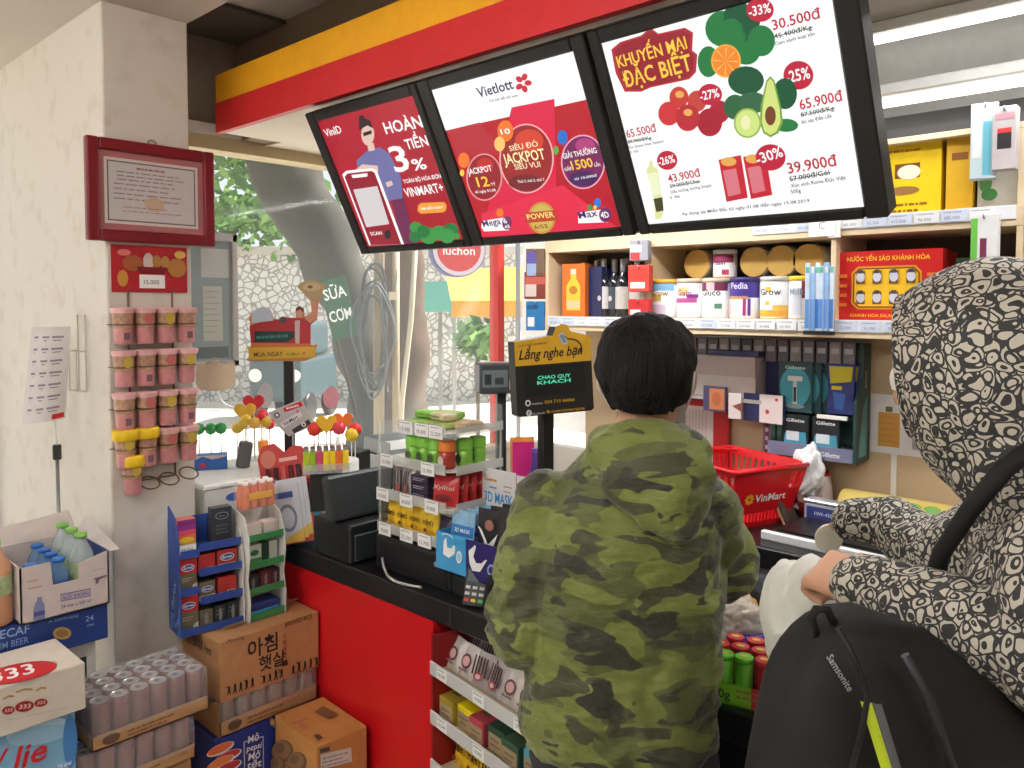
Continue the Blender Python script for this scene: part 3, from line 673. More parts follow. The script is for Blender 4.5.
def bottle(label, loc, hgt, r, cap, band, fill=None):
    t = thing('water_bottle', label, 'bottle', loc, R90, 'water bottles at the left wall')
    m = MB(); B = fill or PET
    m.lathe([(r * .8, 0), (r, .006), (r, hgt * .3), (r * .93, hgt * .33), (r, hgt * .36), (r, hgt * .62), (r * .92, hgt * .72), (r * .5, hgt * .86), (.013, hgt * .9), (.013, hgt * .94)], B, seg=20); m.build('body', t)
    m = MB(); m.lathe([(r * 1.012, hgt * .37), (r * 1.012, hgt * .60)], band, seg=20, cap=False); m.build('label', t)
    m = MB(); m.lathe([(.0155, hgt * .93), (.0155, hgt * .995), (.013, hgt)], cap, seg=18); m.build('cap', t)
    return t
GB = mat((176, 196, 150), .4, noise_amt=.25, nscale=60); BB = mat((50, 96, 180), .4, noise_amt=.2, nscale=60); BPET = mat((120, 160, 206), .08, alpha=.5, noise_amt=0, name='blue_bottle_plastic')
zb = .892
bottle('green capped water bottle in the white tray, at the right front', (-2.30, .765, zb), .187, .031, GCAP, GB)
bottle('green capped water bottle in the white tray, in the middle of its right column', (-2.37, .765, zb), .187, .031, GCAP, GB)
bottle('green capped water bottle in the white tray, at the back right', (-2.44, .765, zb), .187, .031, GCAP, GB)
for i, x in enumerate((-2.28, -2.337, -2.394, -2.451)):
    bottle('blue capped small bottle in the white tray, %s from the front in its row' % ORD[i], (x, .703, zb), .138, .0265, BCAP, BB, BPET)
bottle('blue capped small water bottle at the left front of the white tray', (-2.285, .638, zb), .135, .0265, BCAP, BB, BPET)
OR = mat((226, 170, 130), .2, alpha=.8, noise_amt=0, name='peach_bottle_plastic')
for i, x in enumerate((-2.30, -2.37)):
    bottle('green capped bottle left of the white tray at the photo edge, %s' % ('front one' if i == 0 else 'rear one'), (x, .563, .887), .215, .036, GCAP, GB, OR if i == 0 else PET)

# ------------------------------------------------------------------ can trays against the pillar
CANS = mat((150, 112, 104), .35, .35, noise_amt=.18, nscale=70); CTOP = mat((206, 202, 198), .3, .7); CANG = mat((160, 146, 136), .3, .5, noise_amt=.2, nscale=60)
can_proto = {}
def can_mesh(kind, r, h, body):
    if kind not in can_proto:
        m = MB(); m.lathe([(r * .85, 0), (r, .004), (r, h - .008), (r * .9, h - .001), (r * .9, h, CTOP), (r * .84, h, CTOP), (r * .83, h - .003, CTOP)], body, seg=18)
        T = frame((0, 0, h - .003), (1, 0, 0), (0, 1, 0)); m.ell(T, 0, r * .2, r * .3, r * .38, mat((150, 150, 150), .3, .8), 10)
        o = m.build('drink_can'); can_proto[kind] = o; return o, True
    o = can_proto[kind].copy(); COL.objects.link(o); return o, False
def can_tray(X, Y0, Z, nx, ny, r, h, kind, body, which, tray_label, lip=.037, flap=False):
    w = ny * 2 * r; d = nx * 2 * r
    t = thing('can_tray', tray_label, 'tray', (X - d / 2, Y0 + w / 2, Z), R90, 'shrink wrapped can trays')
    m = MB(); x0, x1, y0, y1 = -w / 2 - .003, w / 2 + .003, -d / 2 - .003, d / 2 + .003
    m.box((x0, y0, 0), (x1, y1, .003), CARD)
    for lo, hi in (((x0, y0, 0), (x1, y0 + .002, lip)), ((x0, y1 - .002, 0), (x1, y1, lip)), ((x0, y0, 0), (x0 + .002, y1, lip)), ((x1 - .002, y0, 0), (x1, y1, lip))): m.box(lo, hi, CARD)
    T = FRONT(x0, y0, 0); m.ell(T, .045, lip * .5, .022, lip * .36, flat((96, 70, 50))); m.lines(T, .085, lip * .5, .13, 2, lip * .28, lip * .12, flat((120, 84, 56)))
    m.build('tray', t)
    m = MB(); m.box((x0 - .001, y0 - .001, lip * .6), (x1 + .001, y1 + .001, h + .006), FILM, .006, 2); m.build('shrink_film', t)
    if flap:
        m = MB(); m.prism([(-d / 2, 0), (d / 2, 0), (d / 2, .10), (.02, .085), (-d / 2, .16)], .003, CARD, LEFT(x0 - .002, 0, 0)); m.build('torn_flap', t)
    for i in range(nx):
        for j in range(ny):
            o, first = can_mesh(kind, r * .985, h, body)
            o.location = (X - r - i * 2 * r, Y0 + r + j * 2 * r, Z + .0035); o.rotation_euler = (0, 0, R90)
            tag(o, 'can in the %s, %s row from the front, %s can from the left' % (which, ORD[i], ORD[j]), 'can', 'cans in the ' + which)
can_tray(-2.09, .712, .578, 4, 6, .0245, .112, 'slim', CANS, 'upper pink tray', 'upper cardboard tray of pinkish slim cans at the foot of the pillar')
can_tray(-2.095, .675, .455, 4, 6, .0245, .112, 'slim', CANS, 'lower pink tray', 'lower cardboard tray of pinkish slim cans at the foot of the pillar')
t, m, T, w, d, h = plain_box('carton', 'plain brown carton on the floor under the pink can trays', 'carton', (-2.29, .68, 0), (-2.1, .965, .454), CARD); m.build('body', t)
can_tray(-2.165, 1.083, .437, 4, 6, .0265, .094, 'short', CANG, 'grey can tray', 'cardboard tray of grey cans under the box with brush lettering', .045, True)
# box with brush lettering
t = thing('drink_box', 'brown cardboard drink box with black brush lettering on the grey can tray', 'carton', (-2.28, 1.247, .5385), R90)
w, d, h = .332, .24, .178; m = MB(); m.box((-w / 2, -d / 2, 0), (w / 2, d / 2, h), mat((186, 136, 92), .7, noise_amt=.08, nscale=40), .002)
T = FRONT(-w / 2, -d / 2, 0); q = (170, 580, .2447); p = Pic(m, T, t, q)
p.text('아침', (318, 320), (440, 276), 60, PRINT_K, .017); p.text('햇살', (362, 372), (470, 338), 50, PRINT_K, .017); p.text('Morning', (232, 262), (305, 238), 20, flat((90, 60, 40)), .0, .3); p.text('BREWED RICE', (470, 192), (580, 156), 20, flat((60, 40, 30)), .01)
for i, s in enumerate('아침에쌀'): p.text(s, (458, 240 + i * 26), (474, 236 + i * 26), 16, flat((130, 60, 50)))
p.poly([(455, 332), (478, 324), (480, 346), (457, 354)], flat((70, 46, 34)))
rr = random.Random(3)
for i in range(16):
    x = 240 + i * 23.5; y = 470 - (x - 240) * .335
    if i in (5, 10): continue
    hh = 30 + 10 * rr.random()
    p.ell((x, y - hh), 4.5, 5.5, PRINT_K, 8); p.poly([(x - 5, y - hh + 4), (x + 5, y - hh + 4), (x + 4, y - 14), (x + 8, y - 2), (x + 4, y - 2), (x, y - 12), (x - 5, y), (x - 9, y), (x - 4, y - 14)], PRINT_K)
    if i % 3 == 0: p.poly([(x - 4, y - hh + 6), (x - 14, y - hh - 2), (x - 13, y - hh - 5), (x - 3, y - hh + 2)], PRINT_K)
p = Pic(m, LEFT(-w / 2, d / 2, 0), t, q); p.text('아침햇살', (58, 232), (148, 280), 34, flat((50, 34, 26)), .012); p.text('병', (156, 290), (182, 304), 22, flat((50, 34, 26)))
m.rect(TOP(-w / 2, -d / 2, h), .0, d * .47, w, d * .07, mat((196, 152, 108), .4)); p = Pic(m, TOP(-w / 2, -d / 2, h), t, q)
p.text('아침', (310, 156), (400, 130), 26, PRINT_K, .01); p.text('햇살', (392, 136), (470, 112), 26, PRINT_K, .01); p.poly([(215, 208), (300, 180), (304, 188), (220, 216)], flat((150, 104, 66)))
m.build('body', t)
# blue soda pack
t, m, T, w, d, h = plain_box('soda_pack', 'deep blue soda pack with white handwritten lettering below the grey cans', 'soda pack', (-2.38, 1.06, .16), (-2.165, 1.40, .4365), mat((34, 50, 128), .35))
p = Pic(m, T, t, (170, 580, .2447))
p.poly([(300, 660), (382, 636), (384, 790), (302, 800)], flat((190, 196, 220))); p.poly([(305, 664), (378, 642), (380, 785), (307, 795)], flat((34, 50, 128)))
for s, a, b_, h_ in (('Mở', (318, 668), (362, 652), 30), ('pepsi', (312, 702), (372, 684), 26), ('Mở', (318, 738), (366, 724), 30), ('tết', (312, 772), (372, 758), 30)): p.text(s, a, b_, h_, PRINT_W, .017)
for x, y, c in ((205, 690, (226, 110, 60)), (235, 720, (196, 50, 60)), (205, 745, (230, 130, 70)), (235, 765, (190, 50, 60))):
    p.ell((x, y), 62, 20, flat((220, 220, 226)), 20, -.45); p.ell((x - 2, y - 2), 58, 16, flat(c), 20, -.45)
m.build('wrap', t)
t, m, T, w, d, h = plain_box('carton', 'plain brown carton on the floor under the blue soda pack', 'carton', (-2.38, 1.08, 0), (-2.17, 1.39, .159), CARD); m.build('body', t)
# tan fruit box in front of the red panel
t = thing('fruit_box', 'tan cardboard box with fruit drawing leaning against the red counter front', 'carton', (-2.012, 1.318, 0), radians(-3))
w, d, h = .245, .165, .452; TAN = mat((196, 138, 76), .65, noise_amt=.08, nscale=40); m = MB(); m.box((-w / 2, -d / 2, 0), (w / 2, d / 2, h), TAN, .002)
q = (170, 580, .2447); p = Pic(m, FRONT(-w / 2, -d / 2, 0), t, q)
for x, y, r in ((460, 700, 44), (520, 745, 40), (440, 760, 36)):
    p.ell((x, y), r, r * 1.1, flat((110, 84, 62)), 20, .4); p.ell((x - 4, y - 5), r * .82, r * .9, flat((150, 112, 76)), 20, .4); p.ell((x - 10, y - 14), r * .45, r * .5, flat((120, 92, 66)), 16, .4)
p.poly([(408, 552), (436, 572), (438, 610), (410, 588)], flat((96, 80, 84))); p.ell((422, 580), 9, 14, TAN, 10)
p = Pic(m, RIGHT(w / 2, -d / 2, 0), t, q); p.poly([(612, 712), (738, 682), (742, 740), (614, 772)], flat((222, 214, 206))); p.lines((622, 732), (732, 704), 3, 16, 6, flat((160, 150, 146))); p.poly([(608, 690), (650, 678), (650, 696), (610, 706)], flat((96, 80, 70)))
p = Pic(m, TOP(-w / 2, -d / 2, h), t, q); p.poly([(590, 545), (625, 518), (690, 552), (650, 574)], flat((120, 88, 62))); p.ell((545, 600), 24, 12, flat((186, 110, 74)), 16, .5); p.poly([(585, 640), (605, 632), (628, 650), (606, 660)], flat((110, 84, 64))); p.poly([(500, 590), (560, 566), (566, 572), (506, 598)], flat((176, 110, 70)))
m.build('body', t)
# ------------------------------------------------------------------ goods helpers
def pouch(mb, w, h, d, m, T, body2=None, sheen=0.):
    """pillow pack standing in frame T: crimped top and bottom, bulging middle"""
    def side(s):
        def fn(u, v):
            b = (sin(pi * u) ** .6) * (sin(pi * min(1, max(0, (v - .06) / .88))) ** .55 if .06 < v < .94 else 0)
            return Vector(((u - .5) * w * s * (1 - .05 * sin(pi * v)), -s * d * .5 * b + .0008 * s * sin(40 * u), v * h))
        return fn
    mb.grid(9, 9, side(1), m, True, T); mb.grid(9, 9, side(-1), m, True, T)
def carton_thing(name, label, cat, loc, rz, w, d, h, body, art=None, group=None):
    """small printed box that is one mesh; art(mb, front frame, w, h)"""
    m = MB(); m.box((-w / 2, -d / 2, 0), (w / 2, d / 2, h), body, .0012)
    if art: art(m, FRONT(-w / 2, -d / 2, 0), w, h)
    o = m.build(name); o.location = loc; o.rotation_euler = (0, 0, rz); return tag(o, label, cat, group)

# ------------------------------------------------------------------ two cardboard displays on the lettered box
zb = .7175
dsp = thing('counter_display', 'blue tiered cardboard display of small red boxes on the lettered drink box', 'display stand', (-2.302, 1.118, zb), radians(82))
DB = mat((44, 74, 150), .5, noise_amt=.12, nscale=25); DW = mat((222, 220, 214), .55)
W2 = .19
m = MB(); m.box((-W2 / 2, .06, 0), (W2 / 2, .064, .33), DB); m.build('back_panel', dsp)
m = MB(); m.prism([(.06, 0), (-.045, 0), (-.05, .10), (-.035, .19), (-.04, .27), (-.01, .345), (.06, .37)], .004, DB, frame((-W2 / 2 + .004, 0, 0), (0, 1, 0), (0, 0, 1)))
Tl = LEFT(-W2 / 2, 0, 0); pr = [flat((130, 170, 214)), flat((80, 120, 196))]
m.poly(Tl, [(.02, .0), (.045, .0), (.05, .1), (.03, .08)], pr[1]); m.poly(Tl, [(-.06, .0), (-.03, 0), (0, .06), (-.05, .05)], pr[1])
m.text(Tl, 'durex', .0, .11, .04, flat((170, 196, 226)), rot=radians(70)); m.text(Tl, 'love', .02, .03, .03, flat((170, 196, 226)), rot=radians(40))
m.build('side_panel', dsp)
m = MB(); m.prism([(.06, 0), (-.045, 0), (-.052, .06), (-.04, .12), (-.052, .17), (-.04, .22), (-.02, .28), (.06, .30)], .004, DW, frame((W2 / 2, 0, 0), (0, 1, 0), (0, 0, 1))); m.build('side_panel', dsp)
TIERZ = [0.004, .088, .172, .245]
for i, z in enumerate(TIERZ):
    m = MB(); m.box((-.035, -.045 + i * .004, z - .003), (W2 / 2 - .004, .06, z), DB); m.box((-.035, -.047 + i * .004, z - .003), (W2 / 2 - .004, -.044 + i * .004, z + .02), DB); m.build('tier', dsp)
for z in (.004, .125, .235):
    m = MB(); m.box((-W2 / 2 + .004, -.045, z - .003), (-.037, .06, z), DB); m.box((-W2 / 2 + .004, -.047, z - .003), (-.037, -.044, z + .02), DB); m.build('tier', dsp)
RM = Matrix.Translation(dsp.location) @ Matrix.Rotation(radians(82), 4, 'Z')
REDB = mat((186, 56, 52), .4); OLV = mat((112, 104, 80), .4, noise_amt=.15, nscale=60); DKB = mat((52, 56, 60), .4, noise_amt=.15, nscale=60)
def logo(mb, T, cx, cy, r):
    mb.ell(T, cx, cy, r, r * .55, PRINT_W, 20); mb.ell(T, cx, cy, r * .9, r * .45, flat((60, 80, 150)), 20); mb.text(T, 'durex', cx, cy - r * .17, r * .62, PRINT_W, bold=.015)
def art_two(mb, T, w, h):
    mb.rect(T, 0, h * .55, w, h * .45, flat((196, 50, 50))); logo(mb, T, w / 2, h * .72, w * .36); mb.poly(T, [(w * .6, 0), (w, 0), (w, h * .25), (w * .75, h * .2)], flat((214, 206, 190))); mb.lines(T, w * .15, h * .4, w * .6, 2, h * .07, h * .025, flat((190, 180, 150)))
def art_red(mb, T, w, h):
    mb.rect(T, w * .5, h * .08, w * .42, h * .2, PRINT_W); mb.lines(T, w * .55, h * .2, w * .3, 1, .01, h * .06, PRINT_K)
def art_redlogo(mb, T, w, h): mb.rect(T, 0, 0, w, h * .28, flat((216, 190, 170))); logo(mb, T, w / 2, h * .6, w * .36)
def art_dark(mb, T, w, h): mb.ell(T, w * .5, h * .5, w * .14, h * .36, flat((150, 150, 146)), 14); mb.lines(T, w * .15, h * .7, w * .7, 2, h * .2, h * .06, flat((120, 122, 120)))
def art_sun(mb, T, w, h):
    for i, c in enumerate(((206, 170, 80), (220, 120, 70), (206, 70, 110), (140, 50, 130), (120, 40, 110))): mb.rect(T, .001, h * (.28 + i * .14), w - .002, h * .145, flat(c))
    mb.rect(T, -.0, 0, w, h * .28, PRINT_W); mb.text(T, '99.000', w / 2, h * .09, h * .12, PRINT_K); mb.ell(T, w / 2, h * .42, w * .4, h * .08, flat((240, 190, 60)))
def on_display(name, label, cat, x, y, z, w, d, h, body, art):
    p = RM @ Vector((x, y, z)); return carton_thing(name, label, cat, p, radians(82), w, d, h, body, art, 'boxes on the blue cardboard display')
on_display('small_box', 'purple and orange sunset printed box at the top left of the blue display', 'box', -.064, .005, .2355, .054, .04, .105, mat((216, 120, 110), .4), art_sun)
on_display('small_box', 'red and olive box with oval logo in the middle left pocket of the blue display', 'box', -.064, -.005, .1255, .052, .035, .10, OLV, art_two)
on_display('small_box', 'red and olive box with oval logo in the bottom left pocket of the blue display', 'box', -.064, -.005, .0045, .054, .04, .112, OLV, art_two)
on_display('small_box', 'plain red box at the left of the upper shelf of the blue display', 'box', -.008, .0, .1725, .05, .04, .055, REDB, art_red)
on_display('small_box', 'red box with oval logo at the right of the upper shelf of the blue display', 'box', .053, .0, .1725, .06, .04, .058, REDB, art_redlogo)
on_display('small_box', 'olive patterned box at the left of the middle shelf of the blue display', 'box', -.008, .0, .0885, .048, .04, .055, OLV, art_redlogo)
on_display('small_box', 'plain red box at the right of the middle shelf of the blue display', 'box', .052, .0, .0885, .056, .04, .06, REDB, art_red)
on_display('small_box', 'dark olive box at the left of the bottom shelf of the blue display', 'box', -.012, .0, .0045, .04, .04, .055, OLV, art_dark)
on_display('small_box', 'dark box with pale oval mid bottom shelf of the blue display', 'box', .03, .0, .0045, .036, .04, .06, DKB, art_dark)
on_display('small_box', 'dark grey box at the right of the bottom shelf of the blue display', 'box', .068, .0, .0045, .034, .04, .062, DKB, art_dark)
def art_black(mb, T, w, h):
    mb.ell(T, w / 2, h * .78, w * .32, h * .1, flat((150, 156, 166)), 20); mb.ell(T, w / 2, h * .78, w * .28, h * .08, flat((40, 44, 54)), 20); mb.text(T, 'durex', w / 2, h * .755, h * .07, flat((180, 184, 190))); mb.lines(T, w * .2, h * .5, w * .6, 3, h * .1, h * .03, flat((110, 114, 120)))
on_display('small_box', 'black box with silver oval standing on top of the blue display', 'box', .043, .01, .2455, .062, .035, .112, mat((58, 62, 68), .3), art_black)
# white and green display
ds2 = thing('counter_display', 'white wavy sided cardboard display with green shelf lips beside the blue one', 'display stand', (-2.272, 1.275, zb), radians(90))
GL = mat((64, 140, 84), .45); W3 = .125
m = MB(); m.box((-W3 / 2, .05, 0), (W3 / 2, .054, .34), DW); m.build('back_panel', ds2)
for sx in (-1, 1):
    m = MB(); m.prism([(.05, 0), (-.045, 0), (-.05, .07), (-.036, .13), (-.05, .20), (-.046, .26), (-.02, .32), (.05, .345)], .003, DW, frame((sx * W3 / 2 + (.003 if sx < 0 else 0), 0, 0), (0, 1, 0), (0, 0, 1))); m.build('side_panel', ds2)
for z in (.004, .085, .165, .25):
    m = MB(); m.box((-W3 / 2 + .003, -.04, z - .003), (W3 / 2 - .003, .05, z), DW); m.box((-W3 / 2 + .003, -.042, z - .003), (W3 / 2 - .003, -.039, z + .018), GL); m.build('tier', ds2)
R2 = Matrix.Translation(ds2.location) @ Matrix.Rotation(radians(90), 4, 'Z')
def art_leaf(mb, T, w, h): mb.rect(T, 0, 0, w, h * .35, flat((90, 160, 110))); mb.ell(T, w / 2, h * .62, w * .3, h * .14, flat((60, 120, 90)), 14)
for lab, x, z, w, h, c, a in (('white and green box at the left of the upper shelf of the white display', -.03, .1655, .05, .065, (206, 216, 200), art_leaf), ('dark green box in the middle of the upper shelf of the white display', .008, .1655, .024, .066, (44, 70, 56), None), ('pale box at the right of the upper shelf of the white display', .035, .1655, .028, .066, (210, 214, 204), None),
    ('dark grey box at the left of the middle shelf of the white display', -.035, .0855, .04, .05, (66, 66, 74), art_dark), ('maroon box in the middle of the middle shelf of the white display', .008, .0855, .036, .055, (110, 44, 54), art_dark), ('dark maroon box at the right of the middle shelf of the white display', .042, .0855, .028, .055, (90, 40, 50), art_dark),
    ('white box with red print at the left of the top shelf of the white display', -.03, .2505, .052, .045, (222, 206, 198), art_red), ('white box with red print at the right of the top shelf of the white display', .03, .2505, .052, .045, (222, 206, 198), art_red)):
    carton_thing('small_box', lab, 'box', R2 @ Vector((x, .0, z)), R90, w, .04, h, mat(c, .45), a, 'boxes on the white cardboard display')
for i, (z, c) in enumerate(((.005, (70, 150, 200)), (.0275, (44, 66, 130)))):
    o = MB().box((-.05, -.034, 0), (.05, .03, .022), mat(c, .4), .004).build('small_box'); o.location = R2 @ Vector((0, 0, z)); o.rotation_euler = (0, 0, R90)
    tag(o, ('light blue' if i == 0 else 'dark blue') + ' flat box lying on the bottom shelf of the white display', 'box', 'boxes on the white cardboard display')
# orange drink bottles in film, on the white display
t = thing('drink_pack', 'film wrapped pack of small orange drink bottles on top of the white display', 'drink pack', R2 @ Vector((-.012, .0, .345)), R90)
OJ = mat((236, 120, 60), .25, noise_amt=.12, nscale=40)
for i, (x, y) in enumerate([(-.042 + .028 * k, yy) for k in range(4) for yy in (-.014, .014)]):
    m = MB(); m.lathe([(.011, 0), (.0135, .004), (.0135, .03), (.012, .033), (.0135, .038), (.0135, .056), (.008, .068), (.0075, .074), (.009, .076, WHITE), (.009, .084, WHITE)], OJ, c=(x, y, .0), seg=14); m.build('drink_bottle', t)
m = MB(); m.box((-.060, -.032, -.0), (.060, .032, .08), FILM, .006, 2); m.rect(FRONT(-.06, -.0322, 0), .02, .03, .08, .022, flat((240, 180, 90))); m.build('shrink_film', t)

# ------------------------------------------------------------------ white cabinet by the window, with sweets
t = thing('storage_cabinet', 'white cabinet with a teal lower front beside the window behind the displays', 'cabinet', (-2.60, 1.37, 0), R90)
m = MB(); m.box((-.2, -.18, 0), (.24, .17, 1.10), mat((214, 214, 208), .4), .004); T = FRONT(-.2, -.18, 0)
m.rect(T, .0, .70, .44, .33, flat((70, 170, 196))); m.ell(T, .10, 1.068, .03, .014, flat((70, 100, 180))); m.ell(T, .26, 1.02, .06, .055, flat((120, 120, 130)), 24); m.ell(T, .26, 1.02, .056, .05, flat((206, 206, 204)), 24); m.text(T, 'XNX', .27, 1.0, .045, PRINT_R, bold=.017); m.text(T, 'fresh', .10, .985, .03, flat((40, 90, 130)), bold=.01)
m.build('body', t)
m = MB(); m.box((-.205, -.185, 1.101), (.245, .172, 1.12), mat((236, 236, 232), .35), .005); m.build('lid', t)
def at_cab(px, py, z=1.1205): return P(px, py, Z=z)
# lollipops: stick + head
def lolly(label, x, y, z, L, head, c, kind='round', tilt=(0, 0), group='lollipops by the window'):
    t = thing('lollipop', label, 'lollipop', (x, y, z), radians(50), group, rx=tilt[0], ry=tilt[1])
    m = MB(); m.tube([(0, 0, 0), (0, 0, L)], .0022, mat((236, 232, 226), .5), 6); m.build('stick', t)
    m = MB()
    if kind == 'heart':
        pts = []
        for k in range(24):
            a = 2 * pi * k / 24; pts.append((head * .062 * 16 * sin(a) ** 3, head * .062 * (13 * cos(a) - 5 * cos(2 * a) - 2 * cos(3 * a) - cos(4 * a))))
        m.prism(pts, .012, mat(c, .25), frame((0, -.006, L + head * .8), (1, 0, 0), (0, 0, 1)))
    else: m.lathe([(head * .02, -head), (head * .7, -head * .72), (head, 0), (head * .7, head * .72), (head * .02, head)], mat(c, .25), c=(0, 0, L + head * .6), seg=14)
    m.build('candy', t)
    return t
t = thing('lollipop_box', 'blue and white cardboard box holding green lollipops on the white cabinet', 'box', (-2.66, 1.31, 1.1205), radians(62))
m = MB(); m.box((-.055, -.03, 0), (.055, .03, .05), mat((56, 110, 190), .45, noise_amt=.15, nscale=30), .002); T = FRONT(-.055, -.03, 0); m.poly(T, [(0, .035), (.03, .048), (.06, .036), (.11, .045), (.11, .05), (0, .05)], flat((214, 196, 196))); m.ell(T, .03, .016, .012, .009, flat((190, 60, 80))); m.build('body', t)
for i, (dx, dy) in enumerate(((-.022, -.03), (.004, .0), (.018, .03))):
    lolly('green lollipop in the blue and white box, %s from the left' % ORD[i], -2.66 + dx, 1.31 + dy, 1.172, .075, .021, (60, 160, 84))
cl = [(228, 428, .10, (240, 206, 90), 'round'), (240, 428, .11, (244, 200, 80), 'round'), (250, 430, .105, (236, 190, 90), 'round'), (262, 428, .13, (226, 60, 70), 'round'), (252, 432, .16, (220, 50, 60), 'heart'), (272, 430, .13, (230, 80, 90), 'round')]
t = thing('lollipop_tub', 'clear tub of yellow and red lollipops beside the window behind the red rack', 'tub', (-2.70, 1.50, 1.1205), 0)
m = MB(); m.lathe([(.045, 0), (.05, .003), (.052, .07)], CLEAR, seg=24); m.build('tub', t)
for i, (dx, dy, L, c, k) in enumerate(((-.035, -.05, .10, (240, 206, 90), 'round'), (-.03, -.02, .14, (244, 200, 80), 'heart'), (.03, .03, .12, (236, 190, 60), 'round'), (.02, .05, .11, (236, 70, 80), 'round'), (-.02, -.035, .115, (240, 206, 90), 'round'), (.0, -.03, .13, (246, 206, 70), 'round'), (.02, -.01, .12, (236, 190, 90), 'round'), (-.02, .01, .17, (226, 60, 70), 'heart'), (.015, .02, .135, (226, 50, 70), 'round'), (.0, .035, .145, (230, 80, 90), 'round'))):
    lolly('%s lollipop in the clear tub behind the red rack, %s from the left' % (('yellow' if c[1] > 150 else 'red') + (' heart' if k == 'heart' else ''), ORD[i]), -2.70 + dx, 1.50 + dy, 1.125, L, .022 if k == 'round' else .040, c, k)
t = thing('drink_tube', 'tall orange tube with yellow base on the white cabinet', 'tube', (-2.56, 1.455, 1.1205), 0)
m = MB(); m.lathe([(.012, 0), (.013, .02, mat((240, 190, 60), .4)), (.015, .022), (.0185, .088), (.016, .09)], mat((244, 150, 50), .35), seg=16); m.build('body', t)
o = MB().box((-.012, -.03, 0), (.012, .03, .095), mat((88, 90, 92), .4), .011, 3).build('phone_holder'); o.location = (-2.58, 1.385, 1.1205); o.rotation_euler = (radians(-14), 0, radians(20)); tag(o, 'dark grey rounded slab leaning on the white cabinet', 'holder')
# red cardboard rack
t = thing('candy_display', 'tall red cardboard display leaning back at the left end of the counter', 'display stand', (-2.325, 1.445, .9005), radians(48), rx=radians(-10), ry=radians(-9))
RC = mat((190, 52, 48), .4, noise_amt=.2, nscale=20); m = MB()
pts = [(-.06, 0), (.06, 0), (.08, .26), (.06, .31), (.03, .318), (.0, .30), (-.03, .335), (-.07, .33), (-.09, .29), (-.085, .2)]
m.prism(pts, .012, RC, frame((0, -.03, 0), (1, 0, 0), (0, 0, 1))); T = frame((0, -.03, 0), (1, 0, 0), (0, 0, 1))
m.ell(T, -.055, .285, .025, .03, flat((206, 120, 100)), 16); m.rect(T, -.02, .27, .06, .012, flat((230, 180, 170)))
m.build('panel', t)
for r_ in range(2):
    for k in range(6):
        o = MB().box((-.008, -.008, 0), (.008, 0, .055), mat([(96, 20, 30), (70, 20, 26), (200, 90, 80)][(k + r_) % 3], .3), .003).build('blister_pack', t); o.location = (-.06 + k * .025, -.0305, .20 - r_ * .066)
m = MB(); m.box((-.07, -.055, 0), (.07, -.0305, .09), mat((200, 80, 64), .4)); m.build('pocket', t)
RD = Matrix.Translation(t.location) @ t.rotation_euler.to_matrix().to_4x4()
for i in range(3):
    m = MB(); m.box((-.05, 0, 0), (.05, .003, .19), flat((206, 208, 216))); T = FRONT(-.05, 0, 0); m.ell(T, .055, .08, .03, .045, flat((120, 130, 160))); m.ell(T, .055, .08, .022, .034, flat((200, 206, 214))); m.rect(T, .01, .145, .07, .02, flat((60, 90, 160))); m.poly(T, [(.03, .0), (.1, .0), (.1, .04), (.05, .02)], flat((220, 180, 80)))
    o = m.build('leaflet'); o.location = RD @ Vector((-.012 + .014 * i, -.060 - .0045 * (2 - i), .005 + .008 * i)); o.rotation_euler = t.rotation_euler
    tag(o, 'pale blue leaflet in the pocket of the red display, %s' % ['frontmost', 'middle one', 'rearmost'][2 - i], 'leaflet', 'leaflets on the red display')
# small grey sign on a stick
t = thing('price_sign', 'small tilted grey sign with red and dark bars on a stick above the red display', 'sign', (-2.44, 1.50, 1.1205), radians(50))
m = MB(); m.tube([(0, 0, 0), (0, 0, .14)], .003, STEEL, 6); m.lathe([(.025, 0), (.025, .006)], STEEL, seg=16); m.build('stick', t)
m = MB(); T = frame((0, -.006, .185), (cos(.26), 0, sin(.26)), (-sin(.26), 0, cos(.26)))
m.prism([(-.075, .035), (.045, .05), (.07, -.05), (-.03, -.065), (-.05, -.03)], .003, mat((186, 184, 186), .4), T)
m.poly(T, [(-.02, .02), (.045, .025), (.042, .042), (-.022, .036)], PRINT_R); m.lines(T, -.012, .028, .046, 1, .01, .006, PRINT_W); m.poly(T, [(-.045, -.012), (.03, .01), (.034, -.008), (-.04, -.032)], flat((222, 220, 222))); m.text(T, 'VinMart', -.008, -.018, .017, PRINT_K, bold=.012, rot=.26); m.text(T, '+', .022, .002, .024, PRINT_R, bold=.017)
m.poly(T, [(-.015, -.045), (.05, -.025), (.055, -.042), (-.008, -.06)], flat((52, 54, 62))); m.ell(T, -.048, .018, .010, .010, flat((70, 70, 76))); m.ell(T, -.048, .018, .005, .005, PRINT_W); m.ell(T, .03, -.038, .008, .008, PRINT_W); m.ell(T, .03, -.038, .004, .004, PRINT_K)
m.build('board', t)
for nm, px, py, rx, ry, c in (('grey', 268, 396, .035, .05, (176, 176, 178)), ('pink', 334, 398, .04, .045, (206, 140, 150))):
    q = P(px, py, X=-2.80); o = MB().ell(RIGHT(0, 0, 0), 0, 0, rx, ry, mat(c, .4), 24).build('window_sticker'); o.location = q + Vector((-.022, 0, 0)); tag(o, nm + ' oval sticker low on the window pane', 'sticker')
